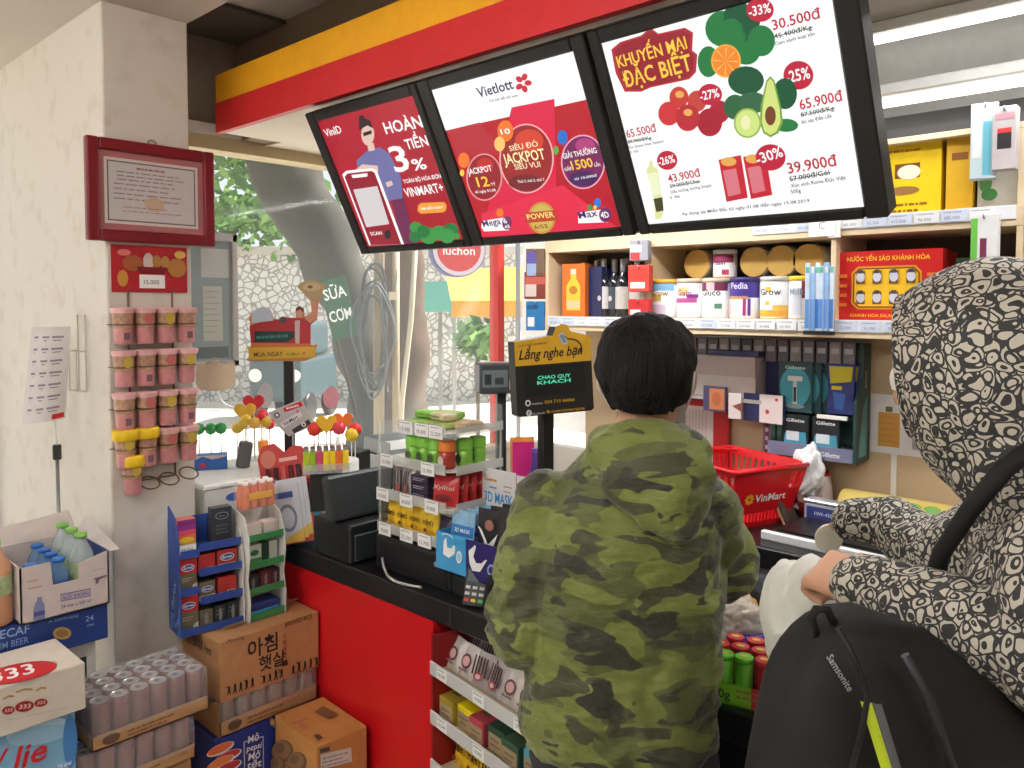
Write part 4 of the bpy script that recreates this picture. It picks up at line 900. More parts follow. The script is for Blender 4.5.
# advert on a black pole
t = thing('advert_stand', 'cut out advert board with yellow banner on a black pole by the window', 'advert stand', (-2.57, 1.568, 1.1205), radians(43))
m = MB(); m.box((-.018, -.012, .006), (.018, .012, .40), BLACK, .003); m.box((-.05, -.04, 0), (.05, .04, .006), BLACK, .002); m.build('pole', t)
m = MB(); T = frame((0, -.02, 0), (1, 0, 0), (0, 0, 1)); pp = Pic(m, T, t, (235, 270, .1301))
out = [(95, 590), (125, 585), (110, 440), (120, 400), (100, 385), (130, 320), (200, 285), (265, 290), (300, 370), (340, 380), (360, 355), (400, 360), (470, 380), (465, 300), (490, 275), (530, 300), (530, 360), (590, 330), (580, 240), (480, 130), (520, 90), (600, 75), (690, 110), (680, 150), (640, 260), (630, 380), (580, 420), (580, 580), (635, 570), (615, 625), (630, 660), (540, 700), (100, 700), (110, 650)]
m.prism([pp.pt(a) for a in out], .004, mat((200, 130, 70), .5), T)
pp.poly([(125, 585), (112, 430), (200, 400), (340, 380), (400, 365), (520, 370), (630, 340), (630, 380), (582, 420), (582, 600), (130, 600)], flat((176, 40, 50)))
pp.poly([(150, 470), (455, 470), (455, 520), (400, 555), (150, 555)], flat((34, 60, 60))); pp.lines((165, 530), (430, 515), 1, 20, 22, flat((60, 130, 120)))
pp.poly([(130, 410), (130, 320), (200, 285), (265, 290), (300, 370), (290, 390), (200, 400)], flat((196, 206, 220)))
pp.poly([(460, 390), (500, 385), (495, 600), (465, 600)], flat((206, 180, 180))); pp.ell((498, 330), 26, 38, flat((206, 150, 130))); pp.poly([(466, 320), (470, 290), (500, 275), (530, 300), (525, 330), (505, 302)], flat((110, 50, 50))); pp.ell((368, 382), 28, 24, flat((70, 70, 80)))
pp.poly([(535, 370), (590, 320), (580, 240), (640, 250), (635, 370), (580, 410)], flat((206, 140, 110))); pp.poly([(480, 130), (520, 90), (600, 75), (690, 110), (680, 150), (640, 250), (580, 240)], flat((176, 150, 110))); pp.ell((590, 130), 70, 34, flat((196, 170, 126)), 16); pp.ell((580, 130), 20, 12, flat((120, 90, 60)), 10)
pp.poly([(125, 560), (580, 565), (580, 600), (125, 600)], flat((206, 110, 60)))
pp.poly([(95, 595), (620, 590), (612, 630), (628, 668), (100, 690), (112, 640)], flat((216, 172, 60))); pp.text('MUA NGAY', (148, 668), (372, 660), 36, flat((70, 50, 30)), .017); pp.text('VinMart', (392, 658), (502, 652), 24, flat((110, 130, 40)), .01); pp.text('+', (520, 658), (548, 655), 36, PRINT_R, .017)
m.build('board', t)
# ------------------------------------------------------------------ on the front counter
ZC = .9005
DK = mat((34, 36, 38), .4, noise_amt=.08); DK2 = mat((52, 58, 60), .35, noise_amt=.06); GREY = mat((150, 152, 154), .4)
t = thing('pos_terminal', 'black cash register terminal with a tilted screen housing at the counter left', 'cash register', (-2.08, 1.505, ZC), 0)
m = MB(); m.box((-.11, -.09, 0), (.09, .16, .12), DK, .008, 2); m.box((.09, -.075, .01), (.096, .15, .09), DK2, .002); m.build('base', t)
m = MB(); TM = Matrix.Translation((.04, .03, .125)) @ Matrix.Rotation(radians(-14), 4, 'Y'); m.box((-.035, -.15, 0), (0, .14, .145), DK2, .012, 2, TM); m.box((-.04, -.14, .01), (-.034, .11, .135), flat((20, 24, 30)), 0, 1, TM); m.build('screen_housing', t)
m = MB(); m.box((.03, .13, 0), (.16, .22, .245), DK, .006, 1, Matrix.Rotation(radians(4), 4, 'X')); m.tube([(.03, .128, .25), (.16, .128, .25)], .003, GREY, 6); m.build('side_unit', t)
o = MB(); o.box((-.055, -.06, 0), (.055, .06, .05), DK, .004)
# lighter rack standing on the terminal
t = thing('lighter_rack', 'clear tray of colourful lighters standing on the black terminal', 'tray', (-2.135, 1.43, 1.165), radians(58))
m = MB(); m.box((-.072, -.03, 0), (.072, .03, .006), CLEAR); m.box((-.072, -.032, .0), (.072, -.03, .03), CLEAR); m.box((-.072, .03, .0), (.072, .032, .03), CLEAR); m.box((-.05, -.02, -.12), (.05, .02, 0), DK); m.build('tray', t)
RL = Matrix.Translation(t.location) @ Matrix.Rotation(radians(58), 4, 'Z')
lc = [('lime', (176, 196, 40)), ('lime', (150, 180, 40)), ('pink', (206, 70, 120)), ('yellow', (240, 206, 40)), ('yellow', (236, 200, 40)), ('orange', (226, 110, 50)), ('yellow', (240, 206, 40))]
lp = {}
for r_ in range(2):
    for k, (cn, c) in enumerate(lc):
        x, y = -.06 + k * .02, -.014 + r_ * .026
        t = thing('lighter', '%s lighter in the %s row of the clear tray, %s from the left' % (cn, ['front', 'rear'][r_], ORD[k]), 'lighter', RL @ Vector((x, y, .0065)), radians(58), 'lighters in the clear tray')
        m = MB(); m.box((-.0097, -.006, 0), (.0097, .006, .062), mat(c, .3), .004, 2); m.build('body', t)
        m = MB(); m.box((-.008, -.005, .062), (.008, .005, .074), CHROME, .002); m.tube([(0, -.005, .070), (0, .005, .070)], .004, STEEL, 8); m.build('metal_head', t)
# heart lollipops behind the terminal
t = thing('lollipop_tub', 'white tub of red and yellow lollipops behind the black terminal', 'tub', (-2.285, 1.585, ZC), 0)
m = MB(); m.lathe([(.06, 0), (.065, .01), (.065, .26), (.062, .262)], mat((226, 226, 222), .4), seg=24); m.build('tub', t)
rr = random.Random(5)
cols = [((226, 60, 50), 'red'), ((240, 200, 50), 'yellow'), ((240, 190, 60), 'yellow'), ((232, 80, 50), 'red'), ((230, 70, 90), 'pink'), ((238, 130, 60), 'orange'), ((240, 206, 60), 'yellow'), ((226, 60, 50), 'red')]
for i, (c, cn) in enumerate(cols):
    a = -.085 + (i // 2) * .042 + .008 * (i % 2); x = -2.285 + a * .68 - .02 * (i % 2); y = 1.585 + a * .73 + .02 * (i % 2)
    lolly('%s %s lollipop in the white tub behind the terminal, %s from the left' % (cn, 'heart' if i % 3 == 2 else 'round', ORD[i]), x, y, ZC + .265, .065 + .035 * rr.random(), .024 if i % 3 != 2 else .036, c, 'heart' if i % 3 == 2 else 'round')
# side table with trays by the window
t = thing('side_table', 'narrow white side table along the window behind the counter', 'table', (-2.64, 2.10, 0), R90)
m = MB(); m.box((-.36, -.14, .97), (.36, .14, 1.0), WHITE, .004); m.build('table_top', t)
for x in (-.33, .33):
    for y in (-.12, .12): MB().box((x - .015, y - .015, 0), (x + .015, y + .015, .97), STEEL).build('leg', t)
def tray(label, loc, rz, w, d, h, c, lid=False):
    t = thing('document_tray', label, 'tray', loc, rz, 'trays on the window side table'); m = MB(); k = mat(c, .4)
    m.box((-w / 2, -d / 2, 0), (w / 2, d / 2, .005), k)
    for lo, hi in (((-w / 2, -d / 2, 0), (-w / 2 + .005, d / 2, h)), ((w / 2 - .005, -d / 2, 0), (w / 2, d / 2, h)), ((-w / 2, d / 2 - .005, 0), (w / 2, d / 2, h)), ((-w / 2, -d / 2, 0), (w / 2, -d / 2 + .005, h * .5))): m.box(lo, hi, k)
    m.build('tray', t); m = MB(); m.box((-w / 2 + .01, -d / 2 + .01, .006), (w / 2 - .01, d / 2 - .01, h * .45), WHITE); m.build('paper', t)
    return t
tray('lower grey document tray on the window side table', (-2.64, 2.20, 1.0005), radians(80), .36, .24, .07, (150, 156, 160))
tray('upper dark grey document tray stacked on the window side table', (-2.64, 2.20, 1.072), radians(80), .34, .23, .06, (110, 116, 120))
t = thing('card_holder', 'black tilted square holder beside the document trays', 'holder', (-2.48, 1.84, 0)); t.location = (-2.58, 1.86, 1.0005)
MB().box((-.045, -.045, 0), (.045, .045, .12), BLACK, .004, 1, Matrix.Rotation(radians(20), 4, 'Z')).build('block', t); m = MB(); m.tube([(-.06, -.04, 0), (-.06, -.04, .17)], .006, WHITE, 8); m.build('pen', t)
# black equipment box and snack stand
t = thing('cash_drawer', 'long black cash drawer box on the counter under the snack stand', 'cash drawer', (-1.93, 1.465, ZC), 0)
m = MB(); m.box((0, 0, 0), (.33, .36, .10), DK, .005); m.build('body', t); m = MB(); m.box((.012, -.004, .012), (.318, 0, .088), mat((26, 26, 28), .35), .002); m.lathe([(.008, 0), (.008, .003)], STEEL, T=frame((.28, -.004, .07), (1, 0, 0), (0, 0, 1)), seg=12); m.build('drawer_front', t)
o = MB(); o.box((0, 0, 0), (.24, .30, .064), DK, .005); o = o.build('equipment_box'); o.location = (-1.595, 1.465, ZC); tag(o, 'low black equipment box on the counter under the bag dispenser', 'box')
o = MB(); pts = []
for i in range(24):
    u = i / 23; pts.append((-1.88 + .20 * u, 1.432 - .022 * sin(pi * u) + .02 * (1 - u) ** 3, ZC + .005 + .035 * (1 - u) ** 4))
o.tube(pts, .004, mat((186, 186, 180), .4), 8); o = o.build('cable'); tag(o, 'pale grey cable lying on the counter before the cash drawer', 'cable')
t = thing('card_terminal', 'small black card terminal with coloured keys leaning on the counter edge', 'card terminal', (-1.475, 1.44, ZC + .012), radians(20), rx=radians(-22))
m = MB(); m.box((-.034, -.012, -.01), (.034, .012, .09), mat((40, 44, 46), .35), .006, 2); T = FRONT(-.034, -.012, -.01); m.rect(T, .008, .062, .052, .03, flat((70, 90, 90))); m.build('body', t)
for r_ in range(3):
    for k in range(3):
        o = MB().box((-.007, -.003, -.004), (.007, 0, .004), flat([(206, 206, 206), (206, 206, 206), (190, 190, 190), (206, 60, 60), (220, 190, 60), (70, 170, 90)][(3 if r_ == 0 else 0) + k]), .001).build('key', t); o.location = (-.02 + k * .02, -.0122, .005 + r_ * .016)
SX0, SX1, SY0, SY1 = -1.93, -1.605, 1.475, 1.68
st = thing('snack_stand', 'four tier clear acrylic snack stand on the black cash drawer', 'display stand', (SX0, SY0, ZC + .1005), 0)
sw, sd = SX1 - SX0, SY1 - SY0
ACR = mat((226, 226, 222), .15, alpha=.45, noise_amt=0, name='acrylic_sheet')
TZ = [.022, .125, .230, .338]
ins = [0, 0, 0, .10]
for k, z in enumerate(TZ):
    x0 = ins[k]
    m = MB(); rad = .03; out = [(x0, 0), (sw - rad, 0)] + [(sw - rad + rad * sin(a), rad - rad * cos(a)) for a in [radians(15 * i) for i in range(1, 6)]] + [(sw, rad), (sw, sd), (x0, sd)]
    m.prism(out, .004, mat((214, 212, 204), .3), frame((0, 0, z), (1, 0, 0), (0, 1, 0)))
    m.build('tier', st)
    m = MB(); m.box((x0, -.003, z - .012), (sw - .02, .0, z + .018), ACR); m.box((sw, .02, z - .012), (sw + .003, sd, z + .014), ACR); m.build('price_rail', st)
m = MB()
for x, y in ((.003, .003), (.003, sd - .006), (sw - .006, sd - .006)): m.box((x, y, 0), (x + .004, y + .004, .34), ACR)
m.box((0, sd - .003, 0), (sw, sd, .40), mat((226, 232, 235), .12, alpha=.15, noise_amt=0, name='clear_sheet')); m.box((0, 0, 0), (.003, sd, .338), mat((226, 232, 235), .12, alpha=.15, noise_amt=0, name='clear_sheet')); m.build('panel', st)
for k, xs in enumerate(((.04, .14, .22), (.03, .14, .25), (.05, .235), (.14, .21, .27))):
    for x in xs:
        m = MB(); m.box((x - .028, -.0065, TZ[k] - .02), (x + .028, -.004, TZ[k] + .016), PRINT_W, 0, 1); T = FRONT(x - .028, -.0065, TZ[k] - .02); m.text(T, random.choice(['15.900', '9.000', '22.500', '18.000']), .028, .008, .016, flat((90, 84, 90))); m.lines(T, .008, .03, .04, 1, .01, .003, flat((150, 140, 150))); m.build('price_tag', st)
SB = Vector((SX0, SY0, ZC + .1005))
def spouch(label, x, y, z, w, h, d, m1, art=None, rz=0., rx=-.12, group='snack packs on the acrylic stand', name='snack_pouch', base=None):
    m = MB(); pouch(m, w, h, d, m1, None)
    # the frame's out axis is -Y so the bulge faces front
    if art: art(m, frame((-w / 2, -d * .5 - .0015, 0), (1, 0, 0), (0, 0, 1)), w, h)
    o = m.build(name); o.location = (base or SB) + Vector((x, y, z)); o.rotation_euler = (rx, 0, rz); return tag(o, label, 'snack pack', group)
GOLD = mat((240, 196, 40), .3, noise_amt=.12, nscale=40); BRN = flat((70, 40, 26)); DPUR = mat((52, 44, 66), .35, noise_amt=.15, nscale=40)
def art_m(mb, T, w, h):
    mb.text(T, "m&m's", w / 2, h * .45, h * .3, BRN, bold=.017, w=w * .8); mb.ell(T, w * .3, h * .25, w * .12, w * .1, flat((120, 70, 40)), 12); mb.ell(T, w * .65, h * .22, w * .13, w * .1, flat((206, 150, 60)), 12)
def art_zig(mb, T, w, h):
    for k in range(4): mb.poly(T, [(w * (.1 + .22 * k), h * .1), (w * (.2 + .22 * k), h * .1), (w * (.16 + .22 * k), h * .9), (w * (.08 + .22 * k), h * .9)], flat((40, 34, 36)))
    mb.ell(T, w * .6, h * .25, w * .2, h * .16, flat((160, 90, 80)), 12)
for i in range(4):
    spouch("yellow candy pouch on the bottom tier of the snack stand, %s from the left" % ORD[i], .035 + i * .058, .03, TZ[0], .056, .08, .03, GOLD, art_m)
for i in range(3):
    spouch("yellow candy pouch in the rear row of the bottom tier, %s from the left" % ORD[i], .05 + i * .06, .075, TZ[0], .056, .085, .03, GOLD, art_m)
for i in range(2): spouch('dark purple candy pouch at the right end of the bottom tier, %s one' % ['front', 'rear'][i], .272, .03 + .05 * i, TZ[0], .06, .07, .03, DPUR)
SIL = mat((206, 200, 200), .25, .3, noise_amt=.1, nscale=30)
for i in range(2): spouch('silver and black striped snack pouch on the third tier, %s from the left' % ORD[i], .06 + i * .042, .035, TZ[1], .05, .08, .03, SIL, art_zig, rz=.2 - .3 * i)
def art_purp(mb, T, w, h): mb.lines(T, w * .15, h * .6, w * .7, 2, h * .25, h * .1, flat((190, 180, 200)))
for i in range(3): carton_thing('snack_box', 'dark purple snack box beside the striped pouches, %s of its stack' % ['bottom', 'middle', 'top'][i], 'box', SB + Vector((.168, .05, TZ[1] + .0005 + i * .0235)), 0, .075, .06, .023, DPUR, art_purp, 'snack packs on the acrylic stand')
REDX = mat((186, 40, 44), .3, noise_amt=.2, nscale=50)
def art_x(mb, T, w, h): mb.text(T, 'Xylitol', w / 2, h * .55, h * .2, flat((226, 190, 180)), bold=.01, w=w * .85, shear=.2); mb.ell(T, w * .5, h * .3, w * .3, h * .1, flat((110, 20, 30)), 12)
for i in range(5): spouch('red lettered snack pouch at the right of the third tier, %s from the front' % ORD[i], .275, .025 + i * .035, TZ[1], .088, .085, .026, REDX, art_x, rz=.25)
GRB = mat((130, 190, 70), .25, noise_amt=.15, nscale=50); GRC = mat((136, 206, 80), .35); ORB = mat((176, 60, 50), .25, noise_amt=.15, nscale=50); ORC = mat((226, 130, 60), .35)
def gum(label, x, y, cap, body):
    t = thing('gum_bottle', label, 'gum bottle', SB + Vector((x, y, TZ[2] + .0005)), 0, 'gum bottles on the acrylic stand')
    m = MB(); m.lathe([(.021, 0), (.024, .004), (.024, .046), (.02, .05)], body, seg=18); m.ell(FRONT(0, -.0245, .024), 0, 0, .012, .014, flat((70, 90, 60) if cap is GRC else (206, 190, 180)), 12); m.build('body', t)
    m = MB(); m.grid(28, 2, lambda u, v: Vector(((.0245 + .0007 * cos(u * 2 * pi * 28)) * cos(2 * pi * u), (.0245 + .0007 * cos(u * 2 * pi * 28)) * sin(2 * pi * u), .05 + .026 * v)), cap, True, None, True); m.lathe([(.0245, .076), (.022, .079), (.001, .0795)], cap, seg=20); m.build('cap', t)
for i, (x, y) in enumerate(((.135, .03), (.178, .035), (.222, .04))): gum('green capped gum bottle on the second tier, %s from the left' % ORD[i], x, y, GRC, GRB)
gum('orange capped red gum bottle at the front corner of the second tier', .272, .035, ORC, ORB)
for i, (x, y) in enumerate(((.285, .09), (.285, .142))): gum('green capped gum bottle on the right side of the second tier, %s one' % ['front', 'rear'][i], x, y, GRC, GRB)
for i, (x, y, z, c, rz) in enumerate(((.155, .05, 0, (150, 196, 90), .1), (.155, .11, 0, (160, 200, 100), 0.), (.235, .05, 0, (170, 190, 110), -.05), (.235, .11, 0, (196, 190, 150), .05), (.16, .07, .022, (136, 196, 80), .15), (.23, .06, .022, (206, 196, 150), -.2), (.29, .10, 0, (206, 176, 140), 1.5), (.215, .10, .022, (150, 200, 96), .1))):
    o = MB(); o.box((-.04, -.025, 0), (.04, .025, .02), mat(c, .4, noise_amt=.12, nscale=40), .006, 2); o.lines(FRONT(-.04, -.025, 0), .01, .008, .06, 1, .01, .005, flat((90, 120, 60)), i)
    o = o.build('candy_packet'); o.location = SB + Vector((x, y, TZ[3] + .0006 + z)); o.rotation_euler = (0, 0, rz); tag(o, 'pale green candy packet on the top tier, %s layer %s' % ('lower' if z == 0 else 'upper', ['front left', 'rear left', 'front middle', 'rear middle', 'left', 'right', 'right end', 'rear'][i]), 'candy packet', 'candy packets on the acrylic stand')
# cardboard dispenser with bag pictures and hanging cards
MBX = Vector((-1.52, 1.45, ZC + .0645)); LB = mat((70, 160, 214), .45); PU = mat((46, 38, 104), .4)
t = thing('bag_dispenser', 'light blue and purple cardboard dispenser printed with white bags', 'dispenser', MBX, 0)
m = MB(); w = .245; x0 = -.118
m.box((x0, 0, 0), (x0 + .118, .004, .105), LB); m.box((x0 + .118, 0, 0), (x0 + w, .004, .105), PU); m.box((x0, .004, 0), (x0 + .004, .17, .105), LB); m.box((x0 + w - .004, .004, 0), (x0 + w, .17, .105), PU); m.box((x0, .166, 0), (x0 + w, .17, .12), mat((206, 214, 220), .5)); m.box((x0, 0, -.0), (x0 + w, .17, .003), PU); m.box((x0 + .116, .004, 0), (x0 + .12, .166, .09), PU)
pp = Pic(m, FRONT(x0, 0, 0), t, (430, 430, .2212))
pp.poly([(62, 500), (75, 485), (78, 530), (98, 535), (105, 520), (115, 525), (112, 560), (85, 578), (60, 560)], PRINT_W); pp.ell((132, 575), 13, 28, PRINT_W, 18); pp.ell((132, 575), 9, 20, flat((170, 210, 236)), 18)
for k in range(9): pp.ell((58 + k * 6, 470 - 9 * sin(k * .35) + k * 2.4), 2.5, 3.5, PRINT_W, 6)
pp.poly([(178, 545), (208, 518), (212, 530), (200, 570), (212, 600), (235, 602), (255, 585), (262, 588), (230, 640), (195, 635), (182, 600)], PRINT_W); pp.ell((280, 632), 18, 26, flat((150, 190, 226)), 18); pp.ell((280, 632), 11, 16, PU, 12)
m.build('box', t)
m = MB(); m.box((x0 + .02, .160, .0), (x0 + .15, .163, .26), mat((222, 222, 222), .5)); m.box((x0 + .155, .160, .0), (x0 + .245, .163, .255), mat((222, 216, 226), .5)); T = FRONT(x0 + .02, .160, 0)
m.text(T, '3D MASK', .065, .165, .042, flat((50, 140, 206)), bold=.017, w=.11); m.lines(T, .012, .225, .05, 1, .01, .007, flat((230, 150, 60))); m.lines(T, .03, .205, .03, 1, .01, .005, flat((90, 150, 206))); m.lines(T, .085, .215, .035, 2, .014, .004, flat((190, 120, 120)))
for k, c in enumerate(((220, 60, 50), (240, 170, 50), (120, 190, 70), (230, 140, 60))): m.rect(T, .02 + k * .014, .125, .013, .025, flat(c))
m.poly(T, [(0, .085), (.06, .095), (.13, .085), (.13, .06), (0, .06)], flat((60, 150, 206))); m.text(T, '3D', .16, .175, .045, flat((70, 50, 130)), bold=.012); m.lines(T, .14, .15, .07, 3, .02, .006, flat((120, 100, 160)))
m.build('header_card', t)
BLP = mat((150, 196, 226), .4, noise_amt=.2, nscale=30)
def art_3d(mb, T, w, h): mb.rect(T, .002, h * .55, w - .004, h * .2, flat((60, 130, 196))); mb.text(T, '3D MASK', w / 2, h * .62, h * .1, PRINT_W, bold=.01, w=w * .7); mb.text(T, '3D', w * .5, h * .28, h * .2, flat((60, 130, 206)), bold=.015); mb.lines(T, w * .15, h * .15, w * .6, 1, .01, .004, flat((120, 170, 90)))
for i in range(4): carton_thing('mask_packet', 'pale blue mask packet in the left half of the dispenser, %s from the front' % ORD[i], 'packet', MBX + Vector((-.062 - .003 * i, .035 + .03 * i, .004)), .06 - .05 * i, .085, .006, .155, BLP, art_3d, 'packets in the bag dispenser').rotation_euler = (-.15, 0, .06 - .05 * i)
BKP = mat((34, 32, 36), .3, noise_amt=.2, nscale=40)
def art_bag(mb, T, w, h):
    mb.poly(T, [(w * .1, h * .75), (w * .25, h * .7), (w * .5, h * .5), (w * .8, h * .68), (w * .7, h * .52), (w * .6, h * .35), (w * .45, h * .35), (w * .35, h * .55)], PRINT_W); mb.ell(T, w * .5, h * .78, w * .16, h * .08, flat((150, 100, 90)), 14)
    mb.poly(T, [(w * .06, h * .08), (w * .15, h * .4), (w * .4, h * .42), (w * .42, h * .1)], flat((190, 160, 140))); mb.poly(T, [(w * .5, h * .05), (w * .55, h * .4), (w * .85, h * .4), (w * .95, h * .06)], flat((150, 150, 154)))
for i in range(3):
    o = MB(); pouch(o, .10, .18, .022, BKP, None); art_bag(o, frame((-.05, -.0125, 0), (1, 0, 0), (0, 0, 1)), .10, .18); o = o.build('mask_packet')
    o.location = MBX + Vector((.055 + .012 * i, .03 + .04 * i, .004)); o.rotation_euler = (-.12, 0, .1 + .1 * i); tag(o, 'black and white mask packet in the purple half, %s from the front' % ORD[i], 'packet', 'packets in the bag dispenser')
# customer display with the yellow header
ctr = P(553, 413, D=2.05)
t = thing('customer_display', 'black customer price display with a yellow lettered header on a black pole', 'customer display', (ctr.x, ctr.y, ZC), radians(73))
m = MB(); m.box((-.018, .02, .01), (.018, .05, .62), BLACK, .004, 1); m.box((-.06, -.02, 0), (.06, .08, .012), BLACK, .004); m.build('pole', t)
m = MB(); T = frame((0, 0, 0), (1, 0, 0), (0, 0, 1)); pp = Pic(m, T, t, (460, 300, .2342)); KB = mat((34, 34, 34), .35); YB = mat((214, 164, 40), .4)
out = [(230, 180), (395, 152), (408, 115), (435, 102), (458, 108), (470, 132), (540, 150), (556, 158), (572, 462), (560, 472), (255, 500), (245, 492)]
m.prism([pp.pt(a) for a in out], .03, KB, T)
pp.poly([(230, 180), (395, 152), (408, 115), (435, 102), (458, 108), (470, 132), (540, 150), (556, 158), (560, 258), (236, 284)], YB)
pp.text('HÃY ĐỂ VINMART', (252, 202), (375, 186), 9, flat((90, 66, 30)), .012); pp.text('Lắng nghe bạn', (250, 256), (522, 232), 44, PRINT_K, .017, .3)
pp.poly([(418, 148), (440, 136), (462, 184), (438, 192)], flat((176, 190, 200))); pp.poly([(424, 152), (438, 145), (455, 180), (440, 184)], flat((120, 140, 160)))
arc = [(470 + 50 * sin(a), 205 - 42 * cos(a)) for a in [radians(x) for x in range(-10, 130, 14)]]; arc2 = [(470 + 44 * sin(a), 205 - 36 * cos(a)) for a in [radians(x) for x in range(-10, 130, 14)]]
pp.poly([(440, 150)] + arc + arc2[::-1] + [(446, 158)], PRINT_K)
pp.poly([(272, 290), (528, 268), (532, 392), (280, 412)], flat((18, 22, 22)))
LED = glow((90, 230, 180), .7)
pp.text('CHAO QUY', (330, 340), (470, 328), 16, LED, .012); pp.text('KHACH', (328, 362), (470, 348), 16, LED, .012)
pp.ell((288, 440), 12, 14, flat((214, 214, 210)), 16); pp.ell((288, 440), 7, 8, KB, 12); pp.ell((292, 482), 12, 14, flat((214, 214, 210)), 16); pp.text('f', (288, 490), (297, 489), 15, KB, .012)
pp.text('Hotline:', (304, 448), (350, 443), 9, flat((190, 190, 186))); pp.text('024 710 66866', (358, 442), (486, 430), 14, YB, .012); pp.text('Facebook:', (306, 490), (360, 484), 9, flat((190, 190, 186))); pp.text('fb.com/vinmartplus', (366, 483), (528, 466), 14, YB, .01)
m.build('board', t)
# price reader on its pole
q = P(503, 398, D=2.33)
t = thing('price_reader', 'grey boxy price reader on a dark pole left of the yellow headed display', 'price reader', (q.x, q.y, ZC), radians(60))
m = MB(); m.box((-.014, .01, 0), (.014, .035, .545), mat((56, 58, 60), .4), .003); m.box((-.05, -.03, 0), (.05, .07, .01), DK); m.build('pole', t)
m = MB(); m.box((-.075, -.02, .532), (.035, .05, .622), mat((74, 78, 80), .35), .006); T = FRONT(-.075, -.02, .532); m.rect(T, .008, .02, .075, .05, flat((120, 132, 134))); m.rect(T, .014, .028, .02, .03, flat((50, 56, 60))); m.rect(T, .045, .028, .026, .02, flat((64, 70, 74))); m.rect(T, .088, .012, .012, .03, flat((206, 206, 196))); m.build('reader_head', t)
# colourful bottles on the counter behind the display
for nm, px, py, dd, w, h, c in (('pink and orange bag standing between the two display poles', 522, 452, 2.35, .06, .16, (236, 120, 60)), ('purple topped white bottle between the two display poles', 536, 455, 2.3, .035, .14, (90, 60, 140))):
    q = P(px, py, D=dd); m = MB()
    if 'bag' in nm:
        pouch(m, w * 1.2, .40, .05, mat((240, 160, 70), .4), None); T = frame((-.036, -.027, 0), (1, 0, 0), (0, 0, 1)); m.rect(T, .004, .28, .064, .11, flat((214, 40, 130))); m.rect(T, .004, .24, .064, .05, flat((226, 50, 60)))
        o = m.build('snack_bag')
    else:
        m.lathe([(.02, 0), (.022, .01), (.022, .28), (.02, .30, mat(c, .4)), (.012, .35, mat(c, .4)), (.014, .36, mat(c, .4)), (.012, .375, mat(c, .4))], mat((226, 222, 226), .35), seg=16); o = m.build('lotion_bottle')
    o.location = (q.x, q.y, ZC); o.rotation_euler = (0, 0, radians(50)); tag(o, nm, 'bag' if 'bag' in nm else 'bottle')

o = MB(); o.box((0, 0, 0), (.10, .12, .10), DK, .006); o.box((.02, -.004, .03), (.08, 0, .085), mat((20, 20, 22), .3)); o = o.build('scanner_box'); o.location = (-1.425, 1.43, ZC); o.rotation_euler = (0, 0, radians(-6)); tag(o, 'black box at the counter edge beside the left elbow of the man', 'box')
# ------------------------------------------------------------------ white rack of sweets under the counter
rk = thing('candy_rack', 'white three shelf candy rack built under the counter beside the red panel', 'rack', (-1.603, 1.40, 0), radians(-8.5))
RKM = Matrix.Translation(rk.location) @ Matrix.Rotation(radians(-8.5), 4, 'Z')
RWD = .52; SHZ = [.705, .570, .435, .25, .08]; SHW = mat((206, 206, 204), .4)
for i, z in enumerate(SHZ):
    m = MB(); m.box((.002, .0, z - .004), (RWD, .30, z), mat((206, 186, 156), .5)); m.box((.0, -.006, z - .008), (RWD, .0, z + .030), SHW, .002); T = FRONT(0, -.006, z - .008)
    for x in (.035, .20, .365): m.rect(T, x, .003, .048, .032, PRINT_W); m.text(T, ['14.500', '9.900', '21.000'][int(x * 6) % 3], x + .024, .012, .013, flat((80, 76, 80))); m.lines(T, x + .005, .028, .036, 1, .01, .003, flat((150, 140, 146)))
    m.build('shelf', rk)
for x in (.0, RWD): MB().box((x - .004, .002, 0), (x + .004, .31, .80), mat((150, 20, 26), .4) if x == 0 else SHW).build('side_panel', rk)
MB().box((0, .302, 0), (RWD, .31, .80), SHW).build('back_panel', rk)
STR = mat((214, 206, 200), .35, noise_amt=.12, nscale=30); ZIG = mat((190, 182, 178), .35, noise_amt=.15, nscale=40)
def art_stripe(mb, T, w, h):
    for k in range(5): mb.poly(T, [(w * (.1 + .17 * k), h * .3), (w * (.2 + .17 * k), h * .3), (w * (.14 + .17 * k), h * .85), (w * (.06 + .17 * k), h * .85)], flat((80, 52, 56)))
    mb.ell(T, w * .5, h * .28, w * .25, h * .12, flat((176, 80, 84)), 14); mb.ell(T, w * .5, h * .28, w * .14, h * .07, flat((226, 200, 196)), 12)
def art_seal(mb, T, w, h): mb.ell(T, w * .5, h * .5, w * .3, h * .22, flat((110, 70, 74)), 16); mb.ell(T, w * .5, h * .5, w * .22, h * .15, flat((214, 170, 170)), 16); mb.lines(T, w * .2, h * .2, w * .6, 1, .01, h * .06, flat((140, 100, 100)))
def on_rack(label, x, y, z, w, h, d, m1, art, rx=-.35, rz=0.):
    m = MB(); pouch(m, w, h, d, m1, None)
    if art: art(m, frame((-w / 2, -d * .5 - .0012, 0), (1, 0, 0), (0, 0, 1)), w, h)
    o = m.build('snack_pouch'); o.location = RKM @ Vector((x, y, z + .001)); o.rotation_euler = (rx, 0, radians(-8.5) + rz); return tag(o, label, 'snack pack', 'snack packs on the rack under the counter')
for r_ in range(2):
    for i in range(8):
        on_rack('%s snack pouch on the top shelf of the rack, %s row, %s from left' % (['white', 'striped'][(i // 2 + r_) % 2], ['front', 'rear'][r_], ORD[i]), .034 + i * .062, .045 + r_ * .07, SHZ[0] + .006 * r_, .066, .085, .032, [STR, ZIG][(i // 2 + r_) % 2], [art_seal, art_stripe][(i // 2 + r_) % 2], -.45, .12 * ((i % 3) - 1))
